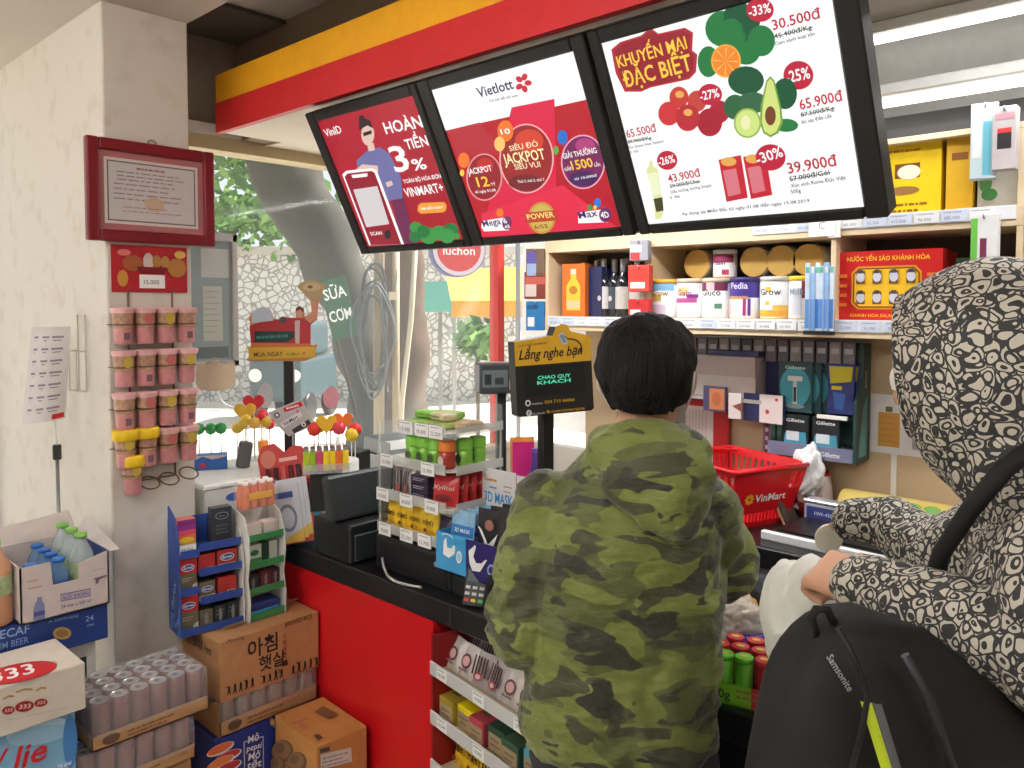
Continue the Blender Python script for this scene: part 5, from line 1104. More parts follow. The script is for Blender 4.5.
def art_lid(mb, T, w, h): mb.lines(T, w * .2, h * .6, w * .6, 2, h * .3, h * .12, flat((90, 80, 50)))
for i, (cn, c, x, w) in enumerate((('dull yellow', (176, 150, 50), .04, .066), ('bright yellow', (236, 214, 20), .108, .064), ('pinkish red', (186, 70, 84), .176, .062), ('dark green', (52, 84, 66), .244, .066), ('dark green', (60, 92, 72), .314, .066), ('light blue', (90, 176, 206), .382, .06), ('light blue', (80, 160, 196), .448, .06))):
    m = MB(); h = .065; m.box((-w / 2, -.05, 0), (w / 2, .06, h), mat(c, .4, noise_amt=.08), .002); art_lid(m, TOP(-w / 2, -.05, h), w, .11); m.rect(FRONT(-w / 2, -.05, 0), .004, .004, w - .008, h * .7, mat((176, 156, 120), .5)); m.lines(FRONT(-w / 2, -.05, 0), .012, h * .5, w * .6, 2, .014, .005, flat((120, 90, 70)), i)
    o = m.build('candy_box'); o.location = RKM @ Vector((x, .07 + .012 * (i % 2), SHZ[1] + .0006)); o.rotation_euler = (0, 0, radians(-8.5)); tag(o, '%s candy box on the middle shelf of the rack, %s from the left' % (cn, ORD[i]), 'box', 'candy boxes on the rack under the counter')
for i in range(7):
    k = (i // 2) % 2
    on_rack('%s snack pouch on the lower shelf of the rack, %s from the left' % (['yellow', 'striped'][k], ORD[i]), .05 + i * .066, .06, SHZ[2], .07, .095, .035, [GOLD, ZIG][k], [art_m, art_stripe][k], -.3)

# ------------------------------------------------------------------ can boxes and shopping on the right of the counter
t = thing('can_display_box', 'printed green and red cardboard tray of snack cans on the counter right of the man', 'tray', (-.728, 1.428, ZC), radians(14))
TBM = Matrix.Translation(t.location) @ Matrix.Rotation(radians(14), 4, 'Z')
GRT = mat((120, 190, 40), .4, noise_amt=.08); RDT = mat((196, 40, 50), .4, noise_amt=.08)
m = MB(); m.box((-.09, 0, 0), (.028, .005, .042), GRT); m.box((.028, 0, 0), (.16, .005, .042), RDT); m.box((-.09, 0, 0), (.16, .16, .003), GRT); m.box((.155, .005, 0), (.16, .16, .042), RDT); m.box((-.09, .155, 0), (.16, .16, .05), RDT); m.box((-.09, .005, 0), (-.085, .155, .042), GRT)
T = FRONT(-.09, 0, 0); m.text(T, '150g', .055, .012, .026, flat((46, 80, 40)), bold=.017); m.lines(T, .09, .03, .05, 2, .012, .005, flat((150, 110, 60))); m.lines(T, .15, .028, .08, 2, .012, .006, flat((120, 20, 30)))
m.build('tray', t)
cp = {}
def snack_can(label, x, y, c, lid):
    t = thing('snack_can', label, 'snack can', TBM @ Vector((x, y, .0035)), radians(10), 'snack cans on the counter')
    m = MB(); m.lathe([(.0165, 0), (.0175, .002), (.0175, .082)], mat(c, .35, noise_amt=.1, nscale=40), seg=20); m.build('body', t)
    m = MB(); m.lathe([(.0185, .080), (.0185, .088), (.017, .090), (.0155, .0895), (.001, .0895)], mat(lid, .35), seg=20); m.ell(TOP(0, 0, .0898), 0, 0, .009, .006, mat((226, 196, 60), .4), 14); m.build('lid', t)
for i, (x, y) in enumerate(((-.068, .028), (-.030, .024), (.008, .026))): snack_can('bright green snack can in the front row of the tray, %s from the left' % ORD[i], x, y, (96, 176, 40), (110, 200, 50))
for i, (x, y) in enumerate(((.046, .03), (.084, .03), (.122, .03))): snack_can('red snack can in the front row of the tray, %s from the left' % ORD[i], x, y, (176, 36, 50), (206, 50, 60))
for i, (x, y) in enumerate(((-.05, .07), (-.01, .072), (.03, .072), (.07, .072), (.108, .074), (-.03, .115), (.012, .116), (.05, .116), (.09, .116))): snack_can('red snack can in the tray behind the front row, %s counting from the front left' % ORD[i], x, y, (176, 36, 50), (206, 50, 60))
def crumple(name, label, cat, loc, sx, sy, sz, m_, seed=1, amp=.25, fr=9., rz=0.):
    b = bmesh.new(); bmesh.ops.create_icosphere(b, subdivisions=5, radius=1)
    for v in b.verts:
        p = v.co.copy(); n = noise.fractal(p * 1.3 + Vector((seed * 3.1, seed, 0)), 1., 2., 3) * amp + amp * .5 * abs(noise.noise(p * fr * .5 + Vector((0, seed, 0)))) 
        q = p * (1 + n); v.co = Vector((q.x * sx, q.y * sy, max(-.92, q.z) * sz))
    z0 = min(v.co.z for v in b.verts)
    for v in b.verts: v.co.z -= z0
    m = MB(); m.bm(b, m_, True); o = m.build(name); o.location = loc; o.rotation_euler = (0, 0, rz); return tag(o, label, cat)
CLB = mat((222, 216, 206), .15, alpha=.55, noise_amt=.1, nscale=20, name='crinkled_clear_bag')
q = P(755, 655, Z=.93); crumple('foil_pack', 'crumpled purple foil pack behind the red cans', 'snack pack', (q.x, q.y + .02, ZC), .045, .04, .035, mat((54, 52, 140), .25, .3, noise_amt=.2, nscale=30), 2)
q = P(738, 640, Z=.93); crumple('plastic_bag', 'crinkled clear plastic bag beside the jacket hem, behind the green cans', 'bag', (q.x, q.y + .03, ZC), .055, .06, .06, CLB, 3)
q = P(728, 615, Z=.95); crumple('snack_bag', 'golden yellow snack bag behind the clear plastic bag', 'snack pack', (q.x - .02, q.y + .05, ZC), .06, .05, .06, mat((206, 150, 60), .35, noise_amt=.25, nscale=30), 4)
q = P(756, 612, Z=.93); crumple('purse', 'dark grey soft purse under the white carrier bag', 'purse', (q.x, q.y + .02, ZC), .06, .045, .06, mat((44, 46, 54), .6, noise_amt=.15), 5, .1)
q = P(744, 596, Z=.95); o = MB(); o.box((-.06, -.03, 0), (.06, .03, .03), mat((206, 206, 216), .4, noise_amt=.15, nscale=40), .006, 2); o.rect(FRONT(-.06, -.03, 0), .01, .004, .05, .018, flat((120, 50, 110))); o = o.build('tissue_pack'); o.location = (q.x, q.y + .03, ZC); o.rotation_euler = (0, 0, .5); tag(o, 'white and purple pack on the counter by the right hand of the man', 'packet')
q = P(765, 645, Z=.91); o = MB(); o.box((-.05, -.03, 0), (.05, .03, .012), mat((214, 220, 226), .4), .002); o.rect(TOP(-.05, -.03, .012), .06, .01, .03, .03, flat((80, 160, 206))); o.lines(TOP(-.05, -.03, .012), .01, .03, .04, 2, .014, .006, PRINT_K); o = o.build('card_box'); o.location = (q.x, q.y, ZC); o.rotation_euler = (0, 0, .3); tag(o, 'flat white and blue box at the foot of the white carrier bag', 'box')
# ------------------------------------------------------------------ shelving on the back wall
WOOD = mat((222, 200, 166), .5, noise_amt=.06, nscale=12); SHB = mat((92, 84, 78), .6, noise_amt=.06)
s = thing('wall_shelf', 'pale wood wall shelf unit with price strips above the back counter', 'shelf', (-2.36, 2.75, 1.57))
SWX = 1.83; Z1, Z2, Z3 = .008, .354, .64
for z, nm in ((Z1, 'board'), (Z2, 'board'), (Z3, 'board')): MB().box((0, 0, z), (3.2, .298, z + (.060 if z < .6 else .018)), WOOD, .001).build(nm, s)
for x in (0, .53, 1.285, SWX, 2.5, 3.18): MB().box((x, .002, Z1), (x + .018, .298, Z3 + .018), WOOD, .001).build('upright', s)
MB().box((0, .29, Z1), (3.2, .299, Z3), SHB).build('back_panel', s)
def strip(x0, x1, z, seed):
    m = MB(); m.box((x0, -.006, z), (x1, 0, z + .042), mat((226, 228, 232), .35), .001); T = FRONT(x0, -.006, z); r = random.Random(seed); x = .006
    while x < x1 - x0 - .07:
        m.rect(T, x, .004, .07, .034, mat((206, 214, 232) if r.random() < .5 else (232, 232, 232), .4)); m.text(T, r.choice(['385.000', '412.500', '96.000', '129.000', '55.900']), x + .03, .01, .014, flat((120, 124, 140))); m.lines(T, x + .006, .03, .05, 1, .01, .003, flat((150, 150, 160)), seed); x += .078
    m.build('price_strip', s)
strip(.02, .525, Z1 + .02, 1); strip(.55, 1.28, Z1 + .02, 2); strip(1.305, 1.826, Z1 + .02, 3); strip(1.0, 1.83, Z2 + .02, 4); strip(1.85, 2.5, Z2 + .02, 5); strip(1.85, 2.5, Z1 + .02, 6)
# lights under the top: bright tube
tube_fixture(-.60, 2.70, 2.315, 1.15, 'bright tube lamp along the top edge of the wall shelf')
MB().box((.9, .06, Z3 + .02), (3.1, .298, Z3 + .10), mat((70, 70, 72), .6)).build('canopy', s)
area_lamp('tube_light', (-.60, 2.68, 2.305), 1.15, .06, 1.3)
YB1 = Z1 + .0605 + 1.57; YB2 = Z2 + .0605 + 1.57
def pz(px, Y): return P(px, 300, Y=Y).x
# orange bottle box and the bottles
def art_whisky(mb, T, w, h):
    mb.poly(T, [(w * .2, h * .12), (w * .2, h * .58), (w * .38, h * .72), (w * .38, h * .8), (w * .62, h * .8), (w * .62, h * .72), (w * .8, h * .58), (w * .8, h * .12)], flat((236, 190, 60))); mb.rect(T, w * .38, h * .8, w * .24, h * .1, flat((226, 206, 190))); mb.ell(T, w * .5, h * .5, w * .18, h * .08, flat((190, 120, 40))); mb.rect(T, w * .22, h * .16, w * .56, h * .14, flat((206, 190, 150)))
carton_thing('whisky_box', 'orange liquor box with a yellow bottle print at the left end of the shelf', 'box', (-2.235, 2.84, YB1), .12, .12, .10, .235, mat((206, 110, 40), .4), art_whisky)
carton_thing('whisky_box', 'dark navy liquor box beside the orange liquor box', 'box', (-2.135, 2.87, YB1), 0, .07, .09, .22, mat((36, 40, 84), .4))
DKG = mat((34, 36, 44), .12, noise_amt=.05, spec=.7)
def liquor(label, x, y, h, body, lab, neck=(176, 178, 186)):
    t = thing('liquor_bottle', label, 'bottle', (x, y, YB1), 0, 'liquor bottles on the left shelf bay')
    m = MB(); m.lathe([(.03, 0), (.033, .005), (.033, h * .58), (.026, h * .66), (.012, h * .76), (.011, h * .84)], body, seg=20); m.build('body', t)
    m = MB(); m.lathe([(.0336, h * .14), (.0336, h * .52)], mat(lab, .4, noise_amt=.12, nscale=50), seg=20, cap=False); T = FRONT(0, -.0345, h * .32); m.ell(T, 0, 0, .010, .012, flat((200, 196, 190)), 12); m.build('label', t)
    m = MB(); m.lathe([(.0128, h * .78), (.0128, h * .99), (.011, h)], mat(neck, .3, .5), seg=16); m.build('neck_foil', t)
for i, (px, lab, h) in enumerate(((584, (52, 54, 78), .245), (594, (52, 54, 78), .25), (604, (206, 206, 206), .255), (612, (70, 78, 92), .25), (623, (200, 198, 194), .25), (634, (206, 204, 200), .25))):
    liquor('%s bottle on the left shelf bay, %s from the left' % (['dark labelled', 'dark labelled', 'white labelled', 'grey labelled', 'white labelled', 'white labelled'][i] + ' liquor', ORD[i]), pz(px, 2.86), 2.86 + .02 * (i % 2), h, DKG, lab)
for i in range(3): liquor('liquor bottle in the rear row of the left shelf bay, %s from the left' % ORD[i], pz(600 + 14 * i, 2.97), 2.97, .26, DKG, (60, 62, 70))
# milk tins
WT = mat((222, 222, 224), .3, noise_amt=.03); GOLDT = mat((206, 166, 90), .35, .4)
def tin(label, x, y, z, r, h, deco, lid=(214, 180, 110), rot=(0, 0, 0), group='milk powder tins on the middle shelf bay'):
    t = thing('milk_tin', label, 'tin', (x, y, z), 0, group); t.rotation_euler = rot
    m = MB(); m.lathe([(r * .97, 0, GOLDT), (r, .004, GOLDT), (r, .008, WT), (r, h - .012, WT)], GOLDT, seg=32)
    def band(z0, z1, a0, a1, c, o=.0006):
        k = mat(c, .35)
        m.grid(13, 2, lambda u, v: Vector(((r + o) * sin(a0 + (a1 - a0) * u), -(r + o) * cos(a0 + (a1 - a0) * u), h * (z0 + (z1 - z0) * v))), k)
    for b in deco: band(*b)
    m.build('body', t)
    m = MB(); m.lathe([(r * 1.02, h - .014), (r * 1.02, h), (r * .97, h + .004), (r * .93, h + .002), (.001, h + .002)], mat(lid, .4), seg=32); m.build('lid', t)
    return t
A = 1.1
def gl(s, wd, z, c, hh=.018):
    return s, wd, z, c, hh
def tin_text(t, r, z, s, h, c):
    vs, fs, x0, x1, y0, y1 = text_geo(s, .012); m = MB(); out = []
    for v in vs:
        a = (v.x - (x0 + x1) / 2) * h / r; out.append(((r + .0012) * sin(a), -(r + .0012) * cos(a), z + v.y * h))
    m.add(out, fs, flat(c), False); m.build('lettering', t)
r = .058; h = .152
specs = [(667, 'gold capped white and blue milk tin', [(.72, .92, -A, A, (130, 180, 220)), (.1, .35, -.9, .5, (206, 190, 210)), (.45, .62, -.8, .2, (200, 170, 90))], (226, 180, 70), 'Grow', (170, 130, 50)),
    (692, 'white milk tin with pink and purple print', [(.6, .8, -.5, .3, (224, 190, 130)), (.4, .52, -.9, .9, (190, 90, 150)), (.52, .62, .2, 1., (130, 60, 140))], (206, 190, 170), 'Gain', (150, 40, 120)),
    (718, 'white milk tin with maroon top and green mark', [(.7, .94, -1.2, 1.2, (120, 50, 80)), (.7, .94, -.3, .3, (206, 180, 180)), (.25, .38, .3, .8, (90, 140, 110))], (206, 190, 170), 'Gluco', (40, 40, 50)),
    (746, 'violet and white milk tin', [(.52, .96, -1.5, 1.5, (74, 56, 140)), (.08, .45, -1.2, -.6, (214, 180, 170)), (.08, .5, .3, .5, (170, 60, 120)), (.08, .5, .6, .8, (90, 60, 140)), (.48, .56, -1., .6, (200, 150, 110))], (60, 50, 110), 'Pedia', (220, 214, 230)),
    (777, 'white milk tin with orange band and grow lettering', [(.06, .22, -1.3, 1.3, (230, 170, 60)), (.2, .34, .2, 1.2, (236, 190, 90)), (.66, .78, -.3, .1, (230, 190, 70)), (.34, .44, -.3, .0, (230, 190, 70))], (200, 196, 186), 'Grow', (90, 80, 90)),
    (802, 'yellow capped slim white milk tin', [(.1, .7, -.5, .4, (206, 210, 220)), (.5, .9, .4, 1., (150, 60, 80))], (236, 200, 60), 'Milk', (140, 150, 170))]
for i, (px, lab, deco, lid, txt, tc) in enumerate(specs):
    rr_ = r if i < 5 else .045
    t = tin(lab + ', front row of middle bay', pz(px, 2.83), 2.825, YB1, rr_, h, deco, lid); tin_text(t, rr_, h * (.58 if i != 3 else .74), txt, .034, tc)
for i, px in enumerate((672, 698, 724, 752, 782, 812)):
    tin('white milk tin in the rear row of the middle shelf bay, %s from the left' % ORD[i], pz(px, 2.95), 2.955, YB1, r, h, [(.5, .9, -A, A, (170, 160, 180))])
zt = YB1 + h + .004
for i, px in enumerate((698, 755, 782, 809)):
    t = tin('milk tin lying on its side with its gold base showing, %s from the left' % ORD[i], pz(px, 2.88), 2.865, zt + r * 1.03, r, .13, [], rot=(radians(-90), 0, 0))
t = tin('small white tin with maroon top standing on the milk tins', pz(726, 2.88), 2.87, zt + .002, .046, .105, [(.55, .95, -1.2, 1.2, (150, 50, 90)), (.1, .3, .2, .8, (170, 60, 90))], (200, 196, 190)); tin_text(t, .046, .05, 'Gain', .024, (70, 60, 80))
# red bird nest box
def art_nest(mb, T, w, h):
    Yl = flat((240, 190, 40)); Yd = flat((206, 150, 30))
    mb.text(T, 'NƯỚC YẾN SÀO KHÁNH HÒA', w * .5, h * .86, .021, Yl, bold=.017, w=w * .78); mb.text(T, 'KHANH HOA SALANGANES NEST', w * .5, h * .05, .015, Yl, bold=.01, w=w * .7)
    x0, x1, y0, y1 = w * .16, w * .82, h * .16, h * .78
    def rr(x0, y0, x1, y1, r, c): mb.poly(T, [(x0 + r, y0), (x1 - r, y0), (x1, y0 + r), (x1, y1 - r), (x1 - r, y1), (x0 + r, y1), (x0, y1 - r), (x0, y0 + r)], c)
    rr(x0, y0, x1, y1, .02, Yd); rr(x0 + .006, y0 + .006, x1 - .006, y1 - .006, .018, flat((130, 20, 20))); rr(x0 + .010, y0 + .010, x1 - .010, y1 - .010, .016, Yl)
    for r_ in range(2):
        for k in range(4):
            cx = x0 + (x1 - x0) * (.14 + .24 * k); cy = y0 + (y1 - y0) * (.26 + .48 * r_)
            mb.rect(T, cx - .014, cy - .02, .028, .042, flat((110, 80, 60))); mb.ell(T, cx, cy + .002, .014, .017, flat((206, 206, 220)), 14); mb.rect(T, cx - .008, cy + .014, .016, .012, flat((70, 70, 80)))
    for x in (w * .075, w * .92):
        for k in range(4): mb.rect(T, x - .016, h * (.2 + .14 * k), .032, h * .05, flat((226, 120, 50)))
for i in range(2):
    carton_thing('nest_drink_box', ('red gift box with gold lettering and bottle windows on the right shelf bay', 'second red gift box directly behind the lettered red gift box')[i], 'box', (-.902, 2.825 + .09 * i, YB1), 0, .335, .08, .232 - .006 * i, mat((206, 36, 36), .35), art_nest if i == 0 else None)
carton_thing('carton_pack', 'dark green pack at the right of the red gift box', 'box', (-.672, 2.86, YB1), 0, .07, .08, .20, mat((52, 90, 64), .4, noise_amt=.15, nscale=40), art_leaf)
# upper shelf boxes
def art_gift(mb, T, w, h): mb.rect(T, w * .45, h * .5, w * .3, h * .2, flat((120, 70, 30))); mb.ell(T, w * .62, h * .58, w * .14, h * .1, flat((236, 226, 206))); mb.ell(T, w * .55, h * .33, w * .2, h * .06, flat((150, 110, 60))); mb.lines(T, w * .2, h * .12, w * .7, 2, .02, .008, flat((140, 100, 20))); mb.lines(T, w * .2, h * .86, w * .6, 1, .02, .008, flat((176, 130, 30)))
carton_thing('gift_box', 'large yellow gift box on the top shelf beside the right screen', 'box', (-.875, 2.84, YB2), .05, .25, .10, .235, mat((236, 200, 30), .4), art_gift)
carton_thing('gift_box', 'gold yellow box with a spine on the top shelf', 'box', (-.70, 2.85, YB2), .1, .075, .12, .225, mat((226, 176, 40), .4), lambda mb, T, w, h: mb.rect(T, w * .2, h * .7, w * .6, h * .1, flat((150, 90, 40))))
carton_thing('gift_box', 'white and green box on the top shelf behind the hanging packs', 'box', (-.60, 2.88, YB2), .05, .11, .10, .235, mat((226, 230, 226), .4), lambda mb, T, w, h: (mb.ell(T, w * .2, h * .35, w * .16, h * .12, flat((110, 180, 110))), mb.ell(T, w * .3, h * .2, w * .2, h * .08, flat((90, 170, 100)))))
for i in range(4): carton_thing('gift_box', '%s box on the top shelf, hidden mostly by the screens, %s from the left' % (['yellow', 'red', 'white', 'yellow'][i], ORD[i]), 'box', (-1.6 + .16 * i, 2.86, YB2), 0, .13, .1, .2, mat([(226, 190, 50), (180, 40, 40), (220, 220, 216), (226, 190, 50)][i], .4), art_gift)
# hanging strips
def hang_strip(label, x, y, z, packs, w, dep, n, name='hanging_strip', rz=R90 * 0):
    t = thing(name, label, 'hanging packs', (x, y, z), rz)
    m = MB(); m.tube([(0, .02, .0), (0, -dep - .01, .0), (0, -dep - .012, .012)], .0025, STEEL, 6); m.build('hook', t)
    for k in range(n):
        m = MB(); y0 = -dep + k * dep / n; hh = packs[0]
        m.box((-w / 2, y0, -hh), (w / 2, y0 + dep / n * .7, .012), mat(packs[1], .4), .002); T = FRONT(-w / 2, y0, -hh)
        for (rx, ry, rw, rh, c) in packs[2]: m.rect(T, rx * w, ry * hh, rw * w, rh * hh, flat(c))
        m.build('pack', t)
    return t
XL = -2.45
YH = 2.80
hz = lambda py: P(548, py, Y=YH).z
hang_strip('hook of purple and brown blister packs at the left end of the wall shelf', XL, YH, hz(252), (.11, (120, 96, 80), [(.05, .5, .5, .48, (96, 84, 160)), (.05, .0, .5, .5, (150, 170, 206))]), .085, .09, 7, rz=radians(35))
hang_strip('hook of red and brown packs at the left end of the wall shelf', XL, YH, hz(275), (.11, (130, 60, 50), [(.05, .1, .5, .5, (206, 190, 186)), (.05, .6, .9, .3, (190, 90, 80))]), .10, .09, 7, rz=radians(35))
hang_strip('hook of blue packs at the left end of the wall shelf', XL, YH, hz(304), (.12, (50, 120, 180), [(.1, .15, .35, .35, (226, 230, 236)), (.05, .8, .6, .15, (40, 90, 130))]), .085, .09, 6, rz=radians(35))
XM = -1.835; hz2 = lambda py: P(645, py, Y=2.70).z
hang_strip('hook of grey and red packs on the upright between bottles and tins', XM, 2.748, hz2(243), (.07, (150, 150, 156), [(.05, .5, .6, .4, (206, 200, 206)), (.05, .05, .5, .4, (200, 60, 60))]), .075, .07, 6, rz=radians(20))
hang_strip('hook of red and white packs on the upright between bottles and tins', XM, 2.748, hz2(268), (.095, (206, 70, 60), [(.05, .55, .9, .4, (214, 60, 50)), (.1, .15, .7, .25, (230, 220, 216))]), .085, .07, 6, rz=radians(20))
hang_strip('lowest hook of red packs on the upright between bottles and tins', XM, 2.748, hz2(302), (.075, (196, 50, 54), [(.1, .3, .5, .3, (226, 210, 206))]), .085, .07, 6, rz=radians(20))
XR = -1.08
t = thing('hanging_card', 'white price card hanging from the shelf edge above the toothbrush packs', 'card', (-1.10, 2.735, 1.925)); m = MB(); m.box((-.045, -.004, 0), (.045, 0, .075), PRINT_W); T = FRONT(-.045, -.004, 0); m.text(T, 'C', .045, .025, .035, flat((150, 150, 160))); m.box((.02, 0, -.006), (.06, .012, .07), PRINT_W); m.build('card', t)
t = thing('toothbrush_pack', 'bundle of blue and white toothbrush packs hanging at the end of the tins', 'packs', (-1.10, 2.735, 1.60))
for i in range(6):
    m = MB(); x = -.04 + .016 * i; m.box((x - .009, -.02 + .004 * (i % 3), 0), (x + .009, -.012 + .004 * (i % 3), .235 - .012 * (i % 2)), mat([(190, 210, 232), (150, 186, 226), (214, 222, 232)][i % 3], .25, noise_amt=.15, nscale=30), .003)
    m.rect(FRONT(x - .009, -.02 + .004 * (i % 3), 0), .002, .01, .014, .10, flat([(90, 140, 206), (110, 150, 210), (70, 120, 190)][i % 3])); m.rect(FRONT(x - .009, -.02 + .004 * (i % 3), 0), .003, .20, .012, .02, flat([(90, 170, 150), (206, 214, 220), (120, 190, 170)][i % 3])); m.build('pack', t)
MB().box((-.05, -.024, -.012), (.05, .0, 0), DK).build('holder', t)
def pk(px, py): return P(px, py, Y=2.70)
q = pk(958, 118); hang_strip('hook of pale teal mask packs on the right upright', q.x + .06, 2.745, q.z + .02, (.21, (190, 208, 214), [(.45, .05, .3, .75, (100, 176, 196)), (.05, .3, .35, .6, (220, 226, 230))]), .07, .05, 3, rz=.25)
q = pk(1006, 118); hang_strip('hook of clear packs with a black forty percent tag on the right upright', q.x, 2.735, q.z + .02, (.17, (196, 188, 190), [(.2, .35, .6, .28, (44, 38, 44)), (.2, .62, .6, .08, (220, 60, 60)), (.1, .85, .8, .1, (206, 150, 160))]), .06, .05, 3)
q = pk(985, 218); hang_strip('hook of white and green sachets below the teal mask packs', q.x, 2.735, q.z, (.20, (226, 226, 226), [(.0, .2, .25, .8, (110, 190, 80)), (.35, .3, .25, .4, (120, 50, 80))]), .07, .04, 3)
for i in range(2): o = MB(); o.lathe([(.03, 0), (.034, .01), (.034, .13), (.014, .16), (.014, .19)], mat((206, 220, 216), .3), seg=18); o = o.build('lotion_bottle'); o.location = (-.40 + .1 * i, 2.85, YB1 if i else YB2); tag(o, 'pale bottle on the far right shelf, %s board' % ['upper', 'lower'][i], 'bottle')
# ------------------------------------------------------------------ on the wall below the shelf
t = thing('hanging_rail', 'row of small grey packs hanging under the wall shelf', 'hanging packs', (-1.86, 2.99, 1.50)); m = MB(); m.tube([(0, 0, .06), (.82, 0, .06)], .004, STEEL, 6); m.build('rail', t)
for i in range(16):
    m = MB(); m.box((i * .05, -.02, -.03), (i * .05 + .042, -.005, .055), mat([(120, 118, 124), (96, 96, 104), (146, 140, 140)][i % 3], .4, noise_amt=.2, nscale=40), .002); m.rect(FRONT(i * .05, -.02, -.03), .006, .04, .03, .02, flat((180, 176, 180))); m.build('pack', t)
o = carton_thing('carton', 'navy blue box lying on top of the big white carton', 'box', (-1.52, 2.96, 1.4885), 0, .22, .10, .02, mat((50, 56, 96), .45))
t = thing('carton', 'big white cardboard carton with an open flap under the shelf behind the man', 'carton', (-1.69, 2.93, 1.3205)); m = MB(); KW = mat((206, 196, 192), .6); m.box((-.26, -.0, 0), (.26, .11, .165), KW, .002); m.build('body', t); m = MB(); m.box((-.26, -.006, .085), (.26, -.001, .165), mat((186, 172, 168), .6)); m.build('flap', t)
t = thing('carton_shelf', 'narrow grey shelf holding the cartons behind the man', 'shelf', (-1.65, 2.92, 1.305)); MB().box((-.32, 0, 0), (.28, .125, .0145), mat((170, 164, 160), .4)).build('board', t); 
for x in (-.28, .24): MB().box((x, .06, -.05), (x + .02, .12, 0), mat((150, 146, 144), .4)).build('bracket', t)
t = thing('red_folder', 'red framed notice board with white pages behind the red basket', 'notice board', (-1.72, 3.02, 1.0)); m = MB(); m.box((-.25, 0, 0), (.13, .02, .30), mat((190, 40, 44), .4), .003); T = FRONT(-.25, 0, 0); m.rect(T, .06, .02, .10, .24, flat((214, 196, 190))); m.rect(T, .17, .02, .14, .24, flat((206, 190, 184)))
for k in range(7): m.rect(T, .07 + .012 * k, .03, .003, .22, flat((170, 140, 136))); m.rect(T, .18 + .016 * k, .06, .003, .19, flat((176, 150, 146)))
m.ell(T, .24, .09, .04, .05, flat((206, 130, 130)), 12); m.build('board', t)
def wq(px, py, Y): return P(px, py, Y=Y)
q = wq(704, 410, 2.90); carton_thing('picture_box', 'small dark purple frame with an orange picture behind the man', 'frame', (q.x + .05, 2.90, q.z), 0, .10, .015, .10, mat((74, 70, 100), .4), lambda mb, T, w, h: (mb.rect(T, w * .28, h * .08, w * .66, h * .84, flat((186, 116, 76))), mb.ell(T, w * .6, h * .5, w * .2, h * .28, flat((170, 96, 60)), 14)))
q = wq(728, 418, 2.885); carton_thing('cigarette_pack', 'small white pack leaning in front of the navy box', 'packet', (q.x + .03, 2.885, q.z), .2, .05, .012, .10, mat((214, 206, 204), .5), lambda mb, T, w, h: mb.poly(T, [(w * .3, h * .5), (w, h * .65), (w, h * .3)], flat((130, 70, 60))))
q = wq(740, 418, 2.91); carton_thing('cigarette_carton', 'navy and white carton at the end of the narrow shelf', 'box', (q.x + .09, 2.93, q.z - .01), -.1, .17, .02, .11, mat((50, 54, 96), .4), lambda mb, T, w, h: (mb.rect(T, w * .42, 0, w * .58, h, flat((216, 206, 202))), mb.ell(T, w * .62, h * .4, w * .05, h * .08, flat((196, 50, 60)), 10), mb.ell(T, w * .85, h * .85, w * .04, h * .06, flat((196, 50, 60)), 10)))
# razor display
rz_ = thing('razor_display', 'dark green display of razor packs hanging on the back wall', 'display stand', (-1.20, 3.03, 1.12)); GD = mat((46, 70, 62), .4, noise_amt=.12, nscale=30)
m = MB(); m.box((-.17, 0, 0), (.165, .015, .43), GD, .003); m.build('back_panel', rz_)
m = MB(); m.prism([(0, .0), (-.12, .0), (-.12, .22), (-.06, .30), (-.06, .43), (0, .43)], .012, mat((40, 70, 66), .4), frame((.165, 0, 0), (0, 1, 0), (0, 0, 1))); m.poly(RIGHT(.165, -.12, 0), [(.02, .02), (.10, .02), (.10, .24), (.06, .20)], flat((90, 150, 150))); m.text(RIGHT(.165, -.06, 0), 'Gillette', .03, .30, .022, PRINT_W, rot=R90); m.build('side_panel', rz_)
m = MB(); m.box((-.17, -.11, .035), (.153, 0, .04), mat((110, 112, 136), .4)); m.box((-.17, -.115, .0), (.153, -.11, .05), mat((120, 122, 150), .4)); m.text(FRONT(-.17, -.115, 0), 'Gillette', .24, .014, .024, PRINT_W, bold=.01); m.build('shelf', rz_)
m = MB(); m.box((-.17, -.03, .36), (.153, 0, .43), mat((60, 72, 72), .4)); m.build('header', rz_)
def art_razor(c1, c2):
    def f(mb, T, w, h):
        mb.ell(T, w * .5, h * .5, w * .46, h * .4, flat(c1), 20); mb.rect(T, w * .44, h * .15, w * .12, h * .5, flat((206, 214, 214))); mb.rect(T, w * .28, h * .62, w * .44, h * .1, flat((220, 226, 226))); mb.rect(T, w * .46, h * .2, w * .08, h * .3, flat((40, 60, 60))); mb.text(T, 'Gillette', w * .5, h * .86, h * .09, PRINT_W, w=w * .6); mb.ell(T, w * .5, h * .12, w * .3, h * .05, flat(c2), 12)
    return f
RB = Vector((-1.20, 3.03, 1.12))
for i in range(3): carton_thing('razor_pack', 'teal razor pack hanging on the green display, %s from the front' % ORD[i], 'packet', RB + Vector((-.075 + .025 * i, -.085 + .022 * i, .165)), 0, .13, .012, .19, mat((48, 84, 88), .3, noise_amt=.15, nscale=30), art_razor((70, 160, 176), (120, 140, 140)), 'packs on the razor display')
